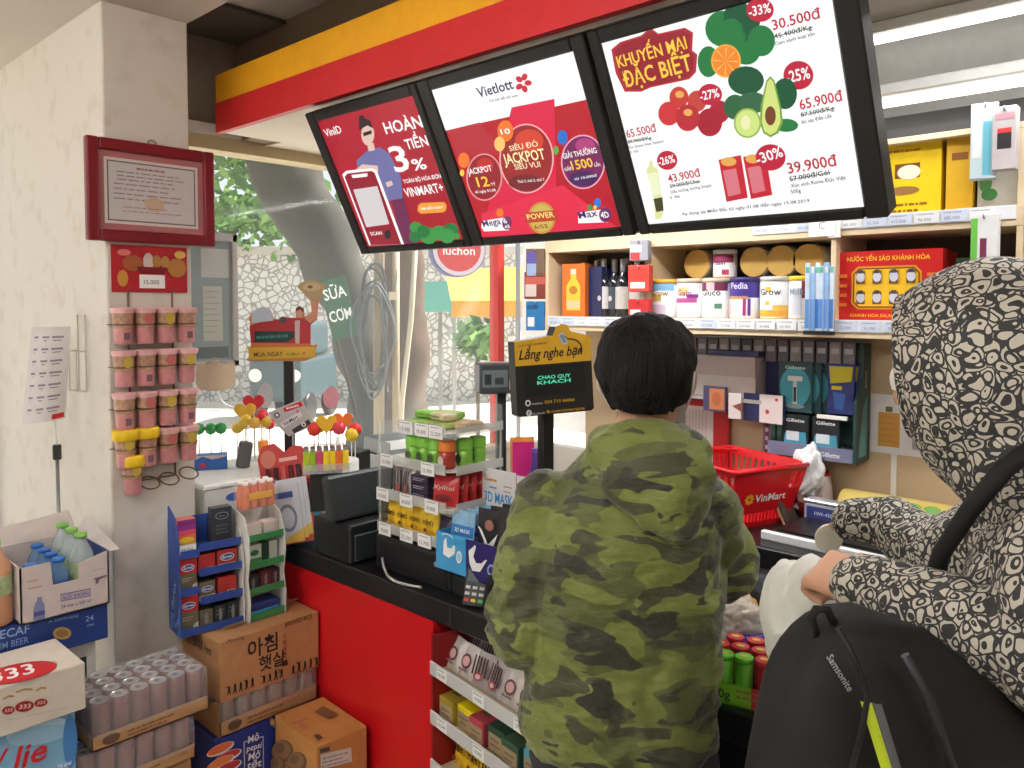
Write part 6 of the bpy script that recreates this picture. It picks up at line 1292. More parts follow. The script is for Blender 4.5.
for i in range(2): carton_thing('razor_pack', 'blue and yellow razor pack hanging on the green display, %s one' % ['front', 'rear'][i], 'packet', RB + Vector((.09 + .012 * i, -.07 + .022 * i, .17)), 0, .095, .012, .185, mat((60, 70, 140), .3, noise_amt=.15, nscale=30), lambda mb, T, w, h: (mb.poly(T, [(w * .1, h * .6), (w * .9, h * .66), (w * .95, h * .95), (w * .05, h * .95)], flat((206, 196, 40))), mb.poly(T, [(w * .3, h * .1), (w * .6, h * .08), (w * .7, h * .4), (w * .2, h * .45)], flat((70, 110, 190))), mb.rect(T, w * .15, h * .48, w * .4, h * .08, flat((226, 206, 60)))), 'packs on the razor display')
for i in range(2): carton_thing('blade_pack', 'black and aqua blade pack on the lower shelf of the green display, %s one' % ['left', 'right'][i], 'packet', RB + Vector((-.07 + .115 * i, -.085, .0405)), 0, .10, .02, .115, mat((38, 44, 48), .3), lambda mb, T, w, h: (mb.text(T, 'Gillette', w * .5, h * .76, h * .16, PRINT_W, bold=.01, w=w * .7), mb.poly(T, [(w * .05, 0), (w * .95, 0), (w * .9, h * .45), (w * .1, h * .4)], flat((70, 150, 176))), mb.rect(T, w * .15, h * .15, w * .5, h * .3, flat((206, 216, 220)))), 'packs on the razor display')
for i in range(4):
    o = MB(); o.lathe([(.011, 0), (.011, .07), (.007, .085), (.009, .09), (.009, .11)], mat((60, 96, 84), .3), seg=12); o = o.build('shaving_tube'); o.location = RB + Vector((-.158 + .026 * (i % 2), -.09 + .028 * (i // 2), .0405)); tag(o, 'green shaving tube on the lower shelf of the green display, %s from the left front' % ORD[i], 'tube', 'packs on the razor display')
carton_thing('price_bar', 'white plastic bar across the green display', 'bar', RB + Vector((.07, -.10, .152)), 0, .11, .012, .014, WHITE)
t = thing('razor_board', 'tall navy and grey card with a patterned edge left of the green display', 'card', (-1.405, 3.02, 1.0)); m = MB(); m.box((-.035, 0, 0), (.03, .02, .53), mat((120, 124, 146), .4)); T = FRONT(-.035, 0, 0); m.rect(T, 0, .33, .065, .2, flat((44, 48, 92))); m.rect(T, .01, .0, .015, .32, flat((150, 60, 90)))
for k in range(9): m.rect(T, .011, .01 + k * .035, .013, .016, flat((214, 200, 206)))
m.build('card', t)
t = thing('poster', 'white paper with an orange and a grey bottle picture taped on the back wall', 'poster', (-.90, 3.048, 1.15)); m = MB(); m.box((-.135, 0, 0), (.135, .0018, .215), mat((226, 222, 222), .6), 0, 1); T = FRONT(-.135, 0, 0)
for x, c in ((.028, (206, 146, 60)), (.145, (160, 158, 162))): m.rect(T, x, .025, .075, .125, flat(c)); m.rect(T, x + .025, .152, .024, .02, flat((110, 100, 60))); m.lines(T, x + .005, .13, .06, 5, .022, .004, flat((176, 130, 60) if x < .1 else (140, 138, 142)))
m.lines(T, .10, .19, .09, 1, .01, .006, flat((226, 160, 170))); m.build('sheet', t)
struct(MB().box((-1.02 + .0, 3.046, .9), (-1.0, 3.05, 1.15), mat((226, 222, 214), .5)).build('trim_4')).location = (.06, 0, 0)
# ------------------------------------------------------------------ on the back counter
ZB = .9005
RP = mat((216, 26, 34), .3, noise_amt=.03, spec=.5)
bk = thing('shopping_basket', 'red plastic shopping basket with white and yellow lettering on the back counter', 'basket', (-1.42, 2.735, ZB), radians(70))
BW0, BW1, BD0, BD1, BH = .25, .345, .30, .40, .215
def bpt(side, u, v, o=0.):
    """u 0..1 along the side, v 0..1 up; o moves outwards"""
    w = (BW0 + (BW1 - BW0) * v) / 2 + o; d = (BD0 + (BD1 - BD0) * v) / 2 + o; z = BH * v
    c = [(-w, -d), (w, -d), (w, d), (-w, d)]; a = c[side]; b = c[(side + 1) % 4]
    return Vector((a[0] + (b[0] - a[0]) * u, a[1] + (b[1] - a[1]) * u, z))
TH = .004
def panel(m, side, u0, u1, v0, v1):
    q = [bpt(side, u0, v0), bpt(side, u1, v0), bpt(side, u1, v1), bpt(side, u0, v1)]
    k = [bpt(side, u0, v0, -TH), bpt(side, u1, v0, -TH), bpt(side, u1, v1, -TH), bpt(side, u0, v1, -TH)]
    m.add(q + k, [(0, 1, 2, 3), (7, 6, 5, 4), (1, 0, 4, 5), (2, 1, 5, 6), (3, 2, 6, 7), (0, 3, 7, 4)], RP)
m = MB()
for sd in range(4):
    rows = [(.0, .10, None), (.10, .24, 14), (.24, .32, None), (.32, .56, None), (.56, .62, None), (.62, .88, 'mid'), (.88, 1.0, None)]
    if sd == 0:
        panel(m, 0, 0, 1, 0, .10); panel(m, 0, 0, 1, .25, .62); panel(m, 0, 0, .78, .62, 1); panel(m, 0, .78, 1, .90, 1)
        for i in range(17): panel(m, 0, i / 16 - (.011 if i else 0), i / 16 + (.011 if i < 16 else 0), .10, .25)
        for i in range(5): panel(m, 0, .78 + i * .052, .795 + i * .052, .62, .90)
    else:
        panel(m, sd, 0, 1, 0, .10); panel(m, sd, 0, 1, .25, .34); panel(m, sd, 0, 1, .58, .64); panel(m, sd, 0, 1, .9, 1)
        for i in range(13):
            for v0, v1 in ((.10, .25), (.34, .58), (.64, .90)): panel(m, sd, max(0, i / 12 - .02), min(1, i / 12 + .02), v0, v1)
b_ = [bpt(i, 0, .01, -.001) for i in range(4)]; m.add(b_ + [v - Vector((0, 0, .004)) for v in b_], [(0, 1, 2, 3), (7, 6, 5, 4)], RP)
T = frame((0, bpt(0, 0, 0).y, 0), (1, 0, 0), (0, -(BD1 - BD0) / 2, BH))
m.text(T, 'VinMart', .015, .098, .040, PRINT_W, bold=.017, w=.145); m.text(T, '+', .10, .135, .03, PRINT_W, bold=.017)
for k in range(8):
    a = k * pi / 4; ca, sa = cos(a), sin(a); m.poly(T, [(-.085 + .006 * ca - .003 * sa, .112 + .006 * sa + .003 * ca), (-.085 + .019 * ca - .005 * sa, .112 + .019 * sa + .005 * ca), (-.085 + .022 * ca, .112 + .022 * sa), (-.085 + .019 * ca + .005 * sa, .112 + .019 * sa - .005 * ca), (-.085 + .006 * ca + .003 * sa, .112 + .006 * sa - .003 * ca)], flat((240, 180, 40)))
m.build('body', bk)
m = MB(); rim = []
for sd in range(4):
    for u in (0.03, .5, .97): rim.append(bpt(sd, u, 1., .004))
m.tube(rim, .008, RP, 8, True); m.build('rim', bk)
for y in (-.03, .03):
    m = MB(); m.tube([bpt(1, .5, 1., .004) + Vector((0, y, .004)), bpt(1, .5, 1.) + Vector((.012, y * 2.2, .0)), bpt(1, .5, 1.) + Vector((.005, y * 5.4, -.005)), bpt(0 if y < 0 else 2, .5, 1., -.0) + Vector((0, -.0, .006)), bpt(3, .5, 1.) + Vector((.0, y * 5.4, -.005)), bpt(3, .5, 1.) + Vector((-.008, y * 2.2, 0)), bpt(3, .5, 1.) + Vector((0, y, .004))], .0055, RP, 8); m.build('handle', bk)
PLB = mat((236, 236, 238), .35, noise_amt=.04)
q = P(800, 470, D=2.95); crumple('plastic_bag', 'white crumpled plastic bag behind the corner of the red basket', 'bag', (q.x + .03, q.y, ZB + .09), .055, .05, .09, PLB, 7, .35, 5)
q = P(812, 475, D=3.0); o = MB(); o.box((-.09, -.05, 0), (.09, .05, .10), mat((70, 62, 64), .5), .004); o.rect(FRONT(-.09, -.05, 0), .09, .05, .08, .03, flat((206, 70, 60))); o = o.build('supply_box'); o.location = (-1.36, 2.98, ZB); tag(o, 'dark box under the white crumpled plastic bag', 'box')
m = MB(); m.lathe([(.04, 0), (.042, .03), (.042, .06, mat((220, 200, 196), .4)), (.036, .09, mat((220, 200, 196), .4)), (.03, .10)], mat((196, 50, 50), .4, noise_amt=.15, nscale=40), seg=20); o = m.build('noodle_cup'); o.location = (-1.205, 2.97, ZB); o.scale = (1.5, 1.5, 1.7); tag(o, 'red and white cup beside the dark box on the back counter', 'cup')
q = P(835, 490, Z=.93); crumple('cling_wrap', 'crinkled clear plastic lying behind the wrapping machine', 'bag', (q.x, min(q.y, 2.97), ZB), .07, .035, .02, CLB, 9, .3, 7)
for i in range(2):
    o = MB(); o.box((-.005, -.06, 0), (.005, .06, .10), mat([(196, 150, 110), (90, 80, 76)][i], .5), .001); o = o.build('notebook'); o.location = (-1.23 + .016 * i, 2.80, ZB); o.rotation_euler = (0, radians(-24), radians(10)); tag(o, ['tan', 'dark'][i] + ' thin notebook leaning beside the red basket', 'notebook')
# wrapping machine
wm_ = thing('wrapping_machine', 'black and silver film wrapping machine with a white front bar on the back counter', 'wrapping machine', (-1.165, 2.47, ZB), radians(-3))
m = MB(); m.box((.0, .012, 0), (.50, .40, .045), mat((40, 40, 42), .4), .004); m.box((.02, .04, .045), (.48, .26, .052), mat((24, 24, 26), .35)); m.build('base', wm_)
m = MB(); m.box((-.01, -.012, .022), (.51, .012, .050), mat((236, 238, 240), .3), .003); m.box((-.01, -.010, .0), (.51, .012, .021), mat((150, 152, 156), .35, .5)); m.build('front_bar', wm_)
m = MB(); m.box((.0, .27, .045), (.5, .31, .10), mat((186, 188, 192), .3, .6), .006); m.box((.0, .262, .10), (.5, .318, .112), mat((206, 208, 210), .3, .5), .004); m.build('rear_bar', wm_)
m = MB(); m.box((.012, .252, .046), (.15, .262, .098), mat((176, 180, 190), .4)); T = FRONT(.012, .252, .046); m.rect(T, .008, .006, .12, .04, flat((56, 62, 130))); m.text(T, 'HW-450', .068, .018, .018, flat((206, 210, 230)), bold=.012); m.build('label_plate', wm_)
q = P(906, 498, Y=2.93); t = thing('film_roll', 'large yellow roll of cling film with green print lying on the back counter', 'film roll', (-.90, 2.925, ZB + .0625), radians(-3)); t.scale = (1, 1.2, 1.2)
m = MB(); m.lathe([(.05, -.185), (.052, -.18), (.052, .18), (.05, .185)], mat((222, 196, 110), .2, noise_amt=.06), T=frame((0, 0, 0), (0, 1, 0), (0, 0, 1)), seg=28)
for x in (-.06, .07, .13): m.ell(frame((x, -.036, .0385), (1, 0, 0), (0, .7, .7)), 0, 0, .028, .012, flat((120, 170, 80)), 14)
m.build('roll', t); m = MB(); m.lathe([(.028, .1852), (.02, .1856), (.02, .15)], mat((90, 70, 50), .8), T=frame((0, 0, 0), (0, 1, 0), (0, 0, 1)), seg=20); m.build('core', t)
# ------------------------------------------------------------------ people
def blob(shapes, voxel, smooth=4, disp=None):
    """fuses capsules ('c', a, ra, b, rb), ellipsoids ('e', c, (rx, ry, rz), rot) and lofts ('l', [(centre, rx, ry)...]) into one closed skin; returns a mesh"""
    b = bmesh.new()
    for s in shapes:
        if s[0] == 'e':
            rot = s[3] if len(s) > 3 else Matrix()
            M = Matrix.Translation(Vector(s[1])) @ rot.to_4x4() @ Matrix.Diagonal((*s[2], 1))
            bmesh.ops.create_icosphere(b, subdivisions=3, radius=1, matrix=M)
        elif s[0] == 'c':
            a, ra, c, rb = Vector(s[1]), s[2], Vector(s[3]), s[4]; d = c - a; L = d.length; z = d.normalized(); x = z.orthogonal().normalized(); y = z.cross(x)
            prof = [(ra * cos(t), -ra * sin(t)) for t in [radians(k) for k in (88, 60, 30)]] + [(ra, 0), (rb, L)] + [(rb * cos(t), L + rb * sin(t)) for t in [radians(k) for k in (30, 60, 88)]]
            rings = [[b.verts.new(a + z * h + (x * cos(2 * pi * k / 16) + y * sin(2 * pi * k / 16)) * r) for k in range(16)] for r, h in prof]
            for i in range(len(rings) - 1):
                for k in range(16): b.faces.new((rings[i][k], rings[i][(k + 1) % 16], rings[i + 1][(k + 1) % 16], rings[i + 1][k]))
            b.faces.new(rings[0][::-1]); b.faces.new(rings[-1])
        else:
            rings = []
            for c, rx, ry in s[1]:
                rings.append([b.verts.new(Vector(c) + Vector((math.copysign(abs(cos(t)) ** .8, cos(t)) * rx, math.copysign(abs(sin(t)) ** .8, sin(t)) * ry, 0))) for t in [2 * pi * k / 32 for k in range(32)]])
            for i in range(len(rings) - 1):
                for k in range(32): b.faces.new((rings[i][k], rings[i][(k + 1) % 32], rings[i + 1][(k + 1) % 32], rings[i + 1][k]))
            b.faces.new(rings[0][::-1]); b.faces.new(rings[-1])
    me = bpy.data.meshes.new('skin'); b.to_mesh(me); b.free()
    o = bpy.data.objects.new('skin', me); COL.objects.link(o)
    r = o.modifiers.new('r', 'REMESH'); r.mode = 'VOXEL'; r.voxel_size = voxel
    dg = bpy.context.evaluated_depsgraph_get(); out = bpy.data.meshes.new_from_object(o.evaluated_get(dg))
    bpy.data.objects.remove(o); bpy.data.meshes.remove(me)
    b = bmesh.new(); b.from_mesh(out)
    for _ in range(smooth): bmesh.ops.smooth_vert(b, verts=b.verts, factor=.5, use_axis_x=True, use_axis_y=True, use_axis_z=True)
    if disp:
        b.normal_update()
        mv = [(v, v.normal * disp(v.co, v.normal)) for v in b.verts]
        for v, d in mv: v.co += d
    b.to_mesh(out); b.free()
    for p in out.polygons: p.use_smooth = True
    return out
def skin(name, me, m_, parent):
    me.materials.clear(); me.materials.append(m_); me.name = name
    o = bpy.data.objects.new(name, me); COL.objects.link(o); o.parent = parent; return o
def hand(M, curl=.5, thumb=1, spread=.1):
    """M: wrist frame, +Y along the hand, +Z back of the hand, +X the thumb side times `thumb`; returns capsules"""
    S = []; P3 = lambda x, y, z: M @ Vector((x * thumb, y, z))
    S.append(('c', P3(0, -.03, 0), .026, P3(0, .01, 0), .025))
    for fx in (-.028, -.009, .010, .028): S.append(('c', P3(fx * .7, .012, 0), .016, P3(fx, .075, 0), .0115))
    S.append(('c', P3(.022, .02, -.004), .017, P3(.03, .05, -.006), .013))
    for fx, L in ((-.030, .058), (-.0105, .074), (.0095, .080), (.029, .070)):
        p = Vector((fx, .078, .0)); a = 0; r = .0098
        for k, l in enumerate((.45, .32, .25)):
            a += curl * [.9, 1.25, .9][k]
            q = p + Vector((fx * spread * .3, cos(a) * L * l, -sin(a) * L * l)); S.append(('c', P3(*p), r, P3(*q), r * .92)); p = q; r *= .92
    p = Vector((.03, .03, -.006)); 
    for k, (dx, dy, dz) in enumerate(((.022, .022, -.014), (.006, .026, -.014 - .012 * curl), (-.008 * curl, .02, -.012 * curl))):
        q = p + Vector((dx, dy, dz)); S.append(('c', P3(*p), .0125 - .001 * k, P3(*q), .0115 - .001 * k)); p = q
    return S
def aim(a, b, up=(0, 0, 1)):
    y = (Vector(b) - Vector(a)).normalized(); x = y.cross(Vector(up)).normalized(); z = x.cross(y)
    m = Matrix((x, y, z)).transposed().to_4x4(); m.translation = Vector(b); return m
def head_shapes(c, M=Matrix()):
    """head facing +Y around c (centre between the ears)"""
    c = Vector(c); R = M.to_3x3(); p = lambda x, y, z: c + R @ Vector((x, y, z))
    S = [('e', p(0, -.012, .035), (.074, .092, .088), M), ('e', p(0, .022, -.03), (.062, .068, .085), M), ('e', p(0, .055, -.085), (.035, .03, .028), M),
         ('c', p(0, .085, .022), .010, p(0, .106, -.022), .015), ('e', p(-.014, .094, -.026), (.011, .012, .009), M), ('e', p(.014, .094, -.026), (.011, .012, .009), M),
         ('c', p(-.018, .086, -.055), .008, p(.018, .086, -.055), .008), ('c', p(-.016, .084, -.066), .0085, p(.016, .084, -.066), .0085),
         ('c', p(-.05, .07, .032), .011, p(-.015, .084, .034), .011), ('c', p(.05, .07, .032), .011, p(.015, .084, .034), .011),
         ('e', p(-.034, .076, .008), (.016, .012, .011), M), ('e', p(.034, .076, .008), (.016, .012, .011), M)]
    for s in (-1, 1):
        S += [('e', p(s * .083, -.006, .004), (.010, .020, .031), M @ Matrix.Rotation(s * -.25, 4, 'Z')), ('e', p(s * .088, -.014, .014), (.008, .013, .019), M), ('e', p(s * .077, .002, -.020), (.008, .010, .012), M)]
    return S
SKIN = mat((196, 146, 116), .5, noise_amt=.05, nscale=14, name='skin')
def folds(seed, amp, sc=(1, 1, 1)):
    o = Vector((seed * 7.3, seed * 3.1, seed))
    def f(co, n):
        q = Vector((co.x * sc[0], co.y * sc[1], co.z * sc[2]))
        a = noise.noise(q * 7 + o); b_ = 1 - 2 * abs(noise.noise(q * 11 + o * 2 + Vector((a, a, a)) * .8)); c = 1 - 2 * abs(noise.noise(q * 24 + o * 3 + Vector((a, 0, a))))
        return amp * (a * .7 + b_ * .6 + c * .28)
    return f
def camo():
    m = bpy.data.materials.new('camouflage_cloth'); m.use_nodes = True; nt = m.node_tree; L = nt.links; b = nt.nodes['Principled BSDF']
    tc = nt.nodes.new('ShaderNodeTexCoord'); mp = nt.nodes.new('ShaderNodeMapping'); mp.inputs['Scale'].default_value = (1, 1, 1.9); mp.inputs['Rotation'].default_value = (0, .25, 0); L.new(tc.outputs['Object'], mp.inputs[0])
    def layer(sc, off, thr):
        n = nt.nodes.new('ShaderNodeTexNoise'); n.inputs['Scale'].default_value = sc; n.inputs['Detail'].default_value = 2.2; n.inputs['Roughness'].default_value = .45; n.inputs['Distortion'].default_value = .6
        mo = nt.nodes.new('ShaderNodeMapping'); mo.inputs['Location'].default_value = off; L.new(mp.outputs[0], mo.inputs[0]); L.new(mo.outputs[0], n.inputs['Vector'])
        r = nt.nodes.new('ShaderNodeValToRGB'); r.color_ramp.elements[0].position = thr; r.color_ramp.elements[1].position = thr + .012; L.new(n.outputs['Fac'], r.inputs[0]); return r.outputs[0]
    cur = None
    def mixin(fac, c, base):
        x = nt.nodes.new('ShaderNodeMix'); x.data_type = 'RGBA'; L.new(fac, x.inputs[0]); x.inputs[7].default_value = tuple(lin(k) for k in c) + (1,)
        if isinstance(base, tuple): x.inputs[6].default_value = tuple(lin(k) for k in base) + (1,)
        else: L.new(base, x.inputs[6])
        return x.outputs[2]
    cur = mixin(layer(7.5, (3, 1, 2), .51), (80, 88, 36), (108, 116, 48)); cur = mixin(layer(9, (8, 4, 1), .555), (62, 62, 34), cur); cur = mixin(layer(10, (1, 9, 5), .59), (42, 44, 26), cur)
    n = nt.nodes.new('ShaderNodeTexNoise'); n.inputs['Scale'].default_value = 16; n.inputs['Detail'].default_value = 7; L.new(mp.outputs[0], n.inputs['Vector']); bp = nt.nodes.new('ShaderNodeBump'); bp.inputs['Strength'].default_value = .7; bp.inputs['Distance'].default_value = .02; L.new(n.outputs['Fac'], bp.inputs['Height']); L.new(bp.outputs[0], b.inputs['Normal'])
    L.new(cur, b.inputs['Base Color']); b.inputs['Roughness'].default_value = .62; b.inputs['Sheen Weight'].default_value = .2; return m
def doodle():
    m = bpy.data.materials.new('black_and_cream_doodle_cloth'); m.use_nodes = True; nt = m.node_tree; L = nt.links; b = nt.nodes['Principled BSDF']
    tc = nt.nodes.new('ShaderNodeTexCoord'); n = nt.nodes.new('ShaderNodeTexNoise'); n.inputs['Scale'].default_value = 26; n.inputs['Detail'].default_value = 1; L.new(tc.outputs['Object'], n.inputs['Vector'])
    vm = nt.nodes.new('ShaderNodeVectorMath'); vm.operation = 'MULTIPLY_ADD'; L.new(n.outputs['Color'], vm.inputs[0]); vm.inputs[1].default_value = (.034, .034, .034); L.new(tc.outputs['Object'], vm.inputs[2])
    def vor(feature, sc):
        v = nt.nodes.new('ShaderNodeTexVoronoi'); v.feature = feature; v.inputs['Scale'].default_value = sc; v.inputs['Randomness'].default_value = .9; L.new(vm.outputs[0], v.inputs['Vector']); return v
    def mth(op, a, b_=None):
        x = nt.nodes.new('ShaderNodeMath'); x.operation = op
        for i, q in enumerate((a, b_)):
            if q is None: continue
            if isinstance(q, (int, float)): x.inputs[i].default_value = q
            else: L.new(q, x.inputs[i])
        return x.outputs[0]
    v1 = vor('F1', 56); e1 = vor('DISTANCE_TO_EDGE', 56); sp = nt.nodes.new('ShaderNodeSeparateColor'); L.new(v1.outputs['Color'], sp.inputs[0])
    ring = mth('SINE', mth('ADD', mth('MULTIPLY', v1.outputs['Distance'], mth('ADD', mth('MULTIPLY', sp.outputs[0], 9.), 9.)), mth('MULTIPLY', sp.outputs[1], 6.3)))
    white = mth('MULTIPLY', mth('GREATER_THAN', ring, -.3), mth('GREATER_THAN', e1.outputs['Distance'], .06))
    x = nt.nodes.new('ShaderNodeMix'); x.data_type = 'RGBA'; L.new(white, x.inputs[0]); x.inputs[6].default_value = tuple(lin(k) for k in (44, 42, 42)) + (1,); x.inputs[7].default_value = tuple(lin(k) for k in (188, 181, 166)) + (1,)
    L.new(x.outputs[2], b.inputs['Base Color']); b.inputs['Roughness'].default_value = .7; return m
CAMO = camo(); DOOD = doodle()
TROUS = mat((52, 52, 56), .7, noise_amt=.1); SHOE = mat((40, 38, 38), .5)
HAIRM = mat((14, 12, 12), .62, noise_amt=.3, nscale=14, bump=.9, spec=.22, name='black_hair')
_nt = HAIRM.node_tree; _mp = _nt.nodes.new('ShaderNodeMapping'); _mp.inputs['Scale'].default_value = (16, 16, 2.2); _no = [n for n in _nt.nodes if n.type == 'TEX_NOISE'][0]; _tc = [n for n in _nt.nodes if n.type == 'TEX_COORD'][0]
_nt.links.new(_tc.outputs['Object'], _mp.inputs[0]); _nt.links.new(_mp.outputs[0], _no.inputs['Vector'])
def strands(seed):
    o = Vector((seed, seed * 2, 0))
    return lambda co, n: .004 * noise.noise(Vector((co.x * 70, co.y * 70, co.z * 9)) + o) + .003 * noise.noise(co * 26 + o)
# ---- man in the camouflage jacket, seen from behind; local +Y is the way he faces
man = thing('person', 'man with black hair in a green camouflage jacket seen from behind at the counter', 'person', (-.853, 1.224, 0), radians(40)); man.scale = (.982, .982, .982)
HC = Vector((.040, .012, 1.575)); HR = Matrix.Rotation(radians(-14), 4, 'Z')
LS, LE, LW = Vector((-.152, 0, 1.36)), Vector((-.193, -.02, 1.115)), Vector((-.11, .19, 1.06))
RS, RE, RW = Vector((.150, 0, 1.36)), Vector((.200, .06, 1.20)), Vector((.206, .26, 1.12))
LH = aim(LE, LW); RH = aim(RE, RW)
body = head_shapes(HC, HR) + [('c', (.02, -.008, 1.40), .06, HC + Vector((0, -.015, -.05)), .052),
    ('l', [((0, 0, .84), .14, .09), ((0, 0, .95), .14, .095), ((0, 0, 1.1), .135, .095), ((0, 0, 1.25), .14, .10), ((0, 0, 1.33), .12, .08), ((0, 0, 1.40), .07, .06)]),
    ('c', LS + Vector((.02, 0, -.04)), .036, LE, .036), ('c', LE, .036, LW, .028), ('c', RS + Vector((-.02, 0, -.04)), .036, RE, .036), ('c', RE, .038, RW, .028),
    ('c', (-.08, 0, .87), .085, (-.09, .01, .47), .055), ('c', (-.09, .01, .47), .052, (-.095, -.01, .08), .036), ('c', (.08, 0, .87), .085, (.09, .01, .47), .055), ('c', (.09, .01, .47), .052, (.095, -.01, .08), .036),
    ('c', (-.095, -.03, .045), .035, (-.10, .10, .04), .032), ('c', (.095, -.03, .045), .035, (.10, .10, .04), .032)] + hand(LH, .7, 1) + hand(RH, .5, -1)
skin('body', blob(body, .006, 3), SKIN, man)
jk = [('l', [((-.01, 0, .885), .172, .118), ((-.01, 0, .93), .180, .126), ((-.008, -.003, 1.05), .176, .126), ((0, -.004, 1.18), .178, .124), ((0, -.004, 1.28), .176, .118), ((.002, -.004, 1.335), .160, .104), ((.01, -.004, 1.40), .122, .090), ((.02, -.002, 1.455), .085, .078)]),
    ('e', LS + Vector((.025, 0, -.01)), (.056, .062, .05)), ('e', RS + Vector((-.025, 0, -.01)), (.056, .062, .05)),
    ('c', LS + Vector((0, 0, -.012)), .056, LE + Vector((0, 0, .02)), .066), ('e', LE, (.068, .068, .075)), ('c', LE, .064, LW, .046), ('c', RS + Vector((0, 0, -.012)), .056, RE + Vector((0, 0, .02)), .058), ('e', RE, (.06, .062, .066)), ('c', RE, .058, RW, .044)]
f1 = folds(1.7, .0095, (1, 1, 1.5))
skin('jacket', blob(jk, .007, 5, lambda co, n: f1(co, n) * (1.5 if abs(co.x) > .14 or co.z < 1.0 else 1.) * min(1., max(.3, (1.5 - co.z) * 5))), CAMO, man)
HZ = .028
hd = [('e', (.035, -.075, 1.43), (.112, .058, .052)), ('e', (.048, -.104, 1.385), (.100, .046, .075)), ('e', (.065, -.122, 1.35), (.07, .036, .06)), ('e', (.085, -.126, 1.315), (.035, .026, .035))] + \
    [('c', Vector((.030 + .078 * sin(a), -.005 - .076 * cos(a), 1.452 + .012 * cos(a) - .03 * (1 - cos(a)) * .5)), .024, Vector((.030 + .078 * sin(a + .3), -.005 - .076 * cos(a + .3), 1.452 + .012 * cos(a + .3) - .03 * (1 - cos(a + .3)) * .5)), .024) for a in [-2.4 + .3 * k for k in range(16)]]
f2 = folds(4.2, .006, (1.6, 1, .8)); hd = [(s[0], Vector(s[1]) + Vector((0, 0, HZ)), *s[2:]) if s[0] == 'e' else (s[0], s[1] + Vector((0, 0, HZ)), s[2], s[3] + Vector((0, 0, HZ)), s[4]) for s in hd]
skin('hood', blob(hd, .006, 4, f2), CAMO, man)
tr = [('c', (-.075, 0, .86), .105, (-.09, .01, .47), .075), ('c', (-.09, .01, .47), .073, (-.095, -.01, .09), .056), ('c', (.075, 0, .86), .105, (.09, .01, .47), .075), ('c', (.09, .01, .47), .073, (.095, -.01, .09), .056), ('e', (0, 0, .89), (.162, .112, .08))]
skin('trousers', blob(tr, .009, 4, folds(2.2, .006)), TROUS, man)
for s in (-1, 1): skin('shoe', blob([('c', (s * .096, -.04, .045), .042, (s * .10, .12, .04), .042), ('c', (s * .096, -.03, .06), .045, (s * .096, -.01, .10), .045)], .006, 4), SHOE, man)
R = HR.to_3x3(); hp = lambda x, y, z: HC + R @ Vector((x, y, z))
hr = [('e', hp(0, -.016, .042), (.095, .105, .092), HR), ('e', hp(0, -.04, .03), (.092, .08, .07), HR), ('e', hp(.050, -.035, .008), (.038, .056, .052), HR), ('e', hp(0, .0, .075), (.088, .085, .05), HR), ('e', hp(0, -.055, .022), (.074, .068, .075), HR), ('e', hp(0, -.052, -.012), (.062, .046, .045), HR), ('e', hp(0, .045, .085), (.075, .055, .045), HR), ('e', hp(-.066, .012, .058), (.020, .05, .036), HR), ('e', hp(.066, .012, .058), (.020, .05, .036), HR)]
rr = random.Random(6)
for k in range(26):
    a = radians(-150 + 120 * k / 25); hr.append(('c', hp(.070 * cos(a), -.035 + .055 * sin(a), -.005), .013, hp(.064 * cos(a), -.035 + .056 * sin(a), -.036 - .014 * rr.random()), .004))
skin('hair', blob(hr, .004, 2, strands(3)), HAIRM, man)
m = MB(); m.grid(11, 7, lambda u, v: hp((u - .5) * .135, .062 + .052 * sin(pi * u) ** .7 + .006 * sin(pi * v), -.095 + .085 * v), mat((230, 234, 236), .6)); m.build('face_mask', man)
for s in (-1, 1): m = MB(); m.tube([hp(s * .062, .066, -.02), hp(s * .078, .03, -.0), hp(s * .086, -.006, .036), hp(s * .091, -.027, .022), hp(s * .088, -.02, -.012), hp(s * .073, .02, -.05), hp(s * .055, .066, -.072)], .0022, mat((236, 238, 240), .6), 6); m.build('mask_strap', man)
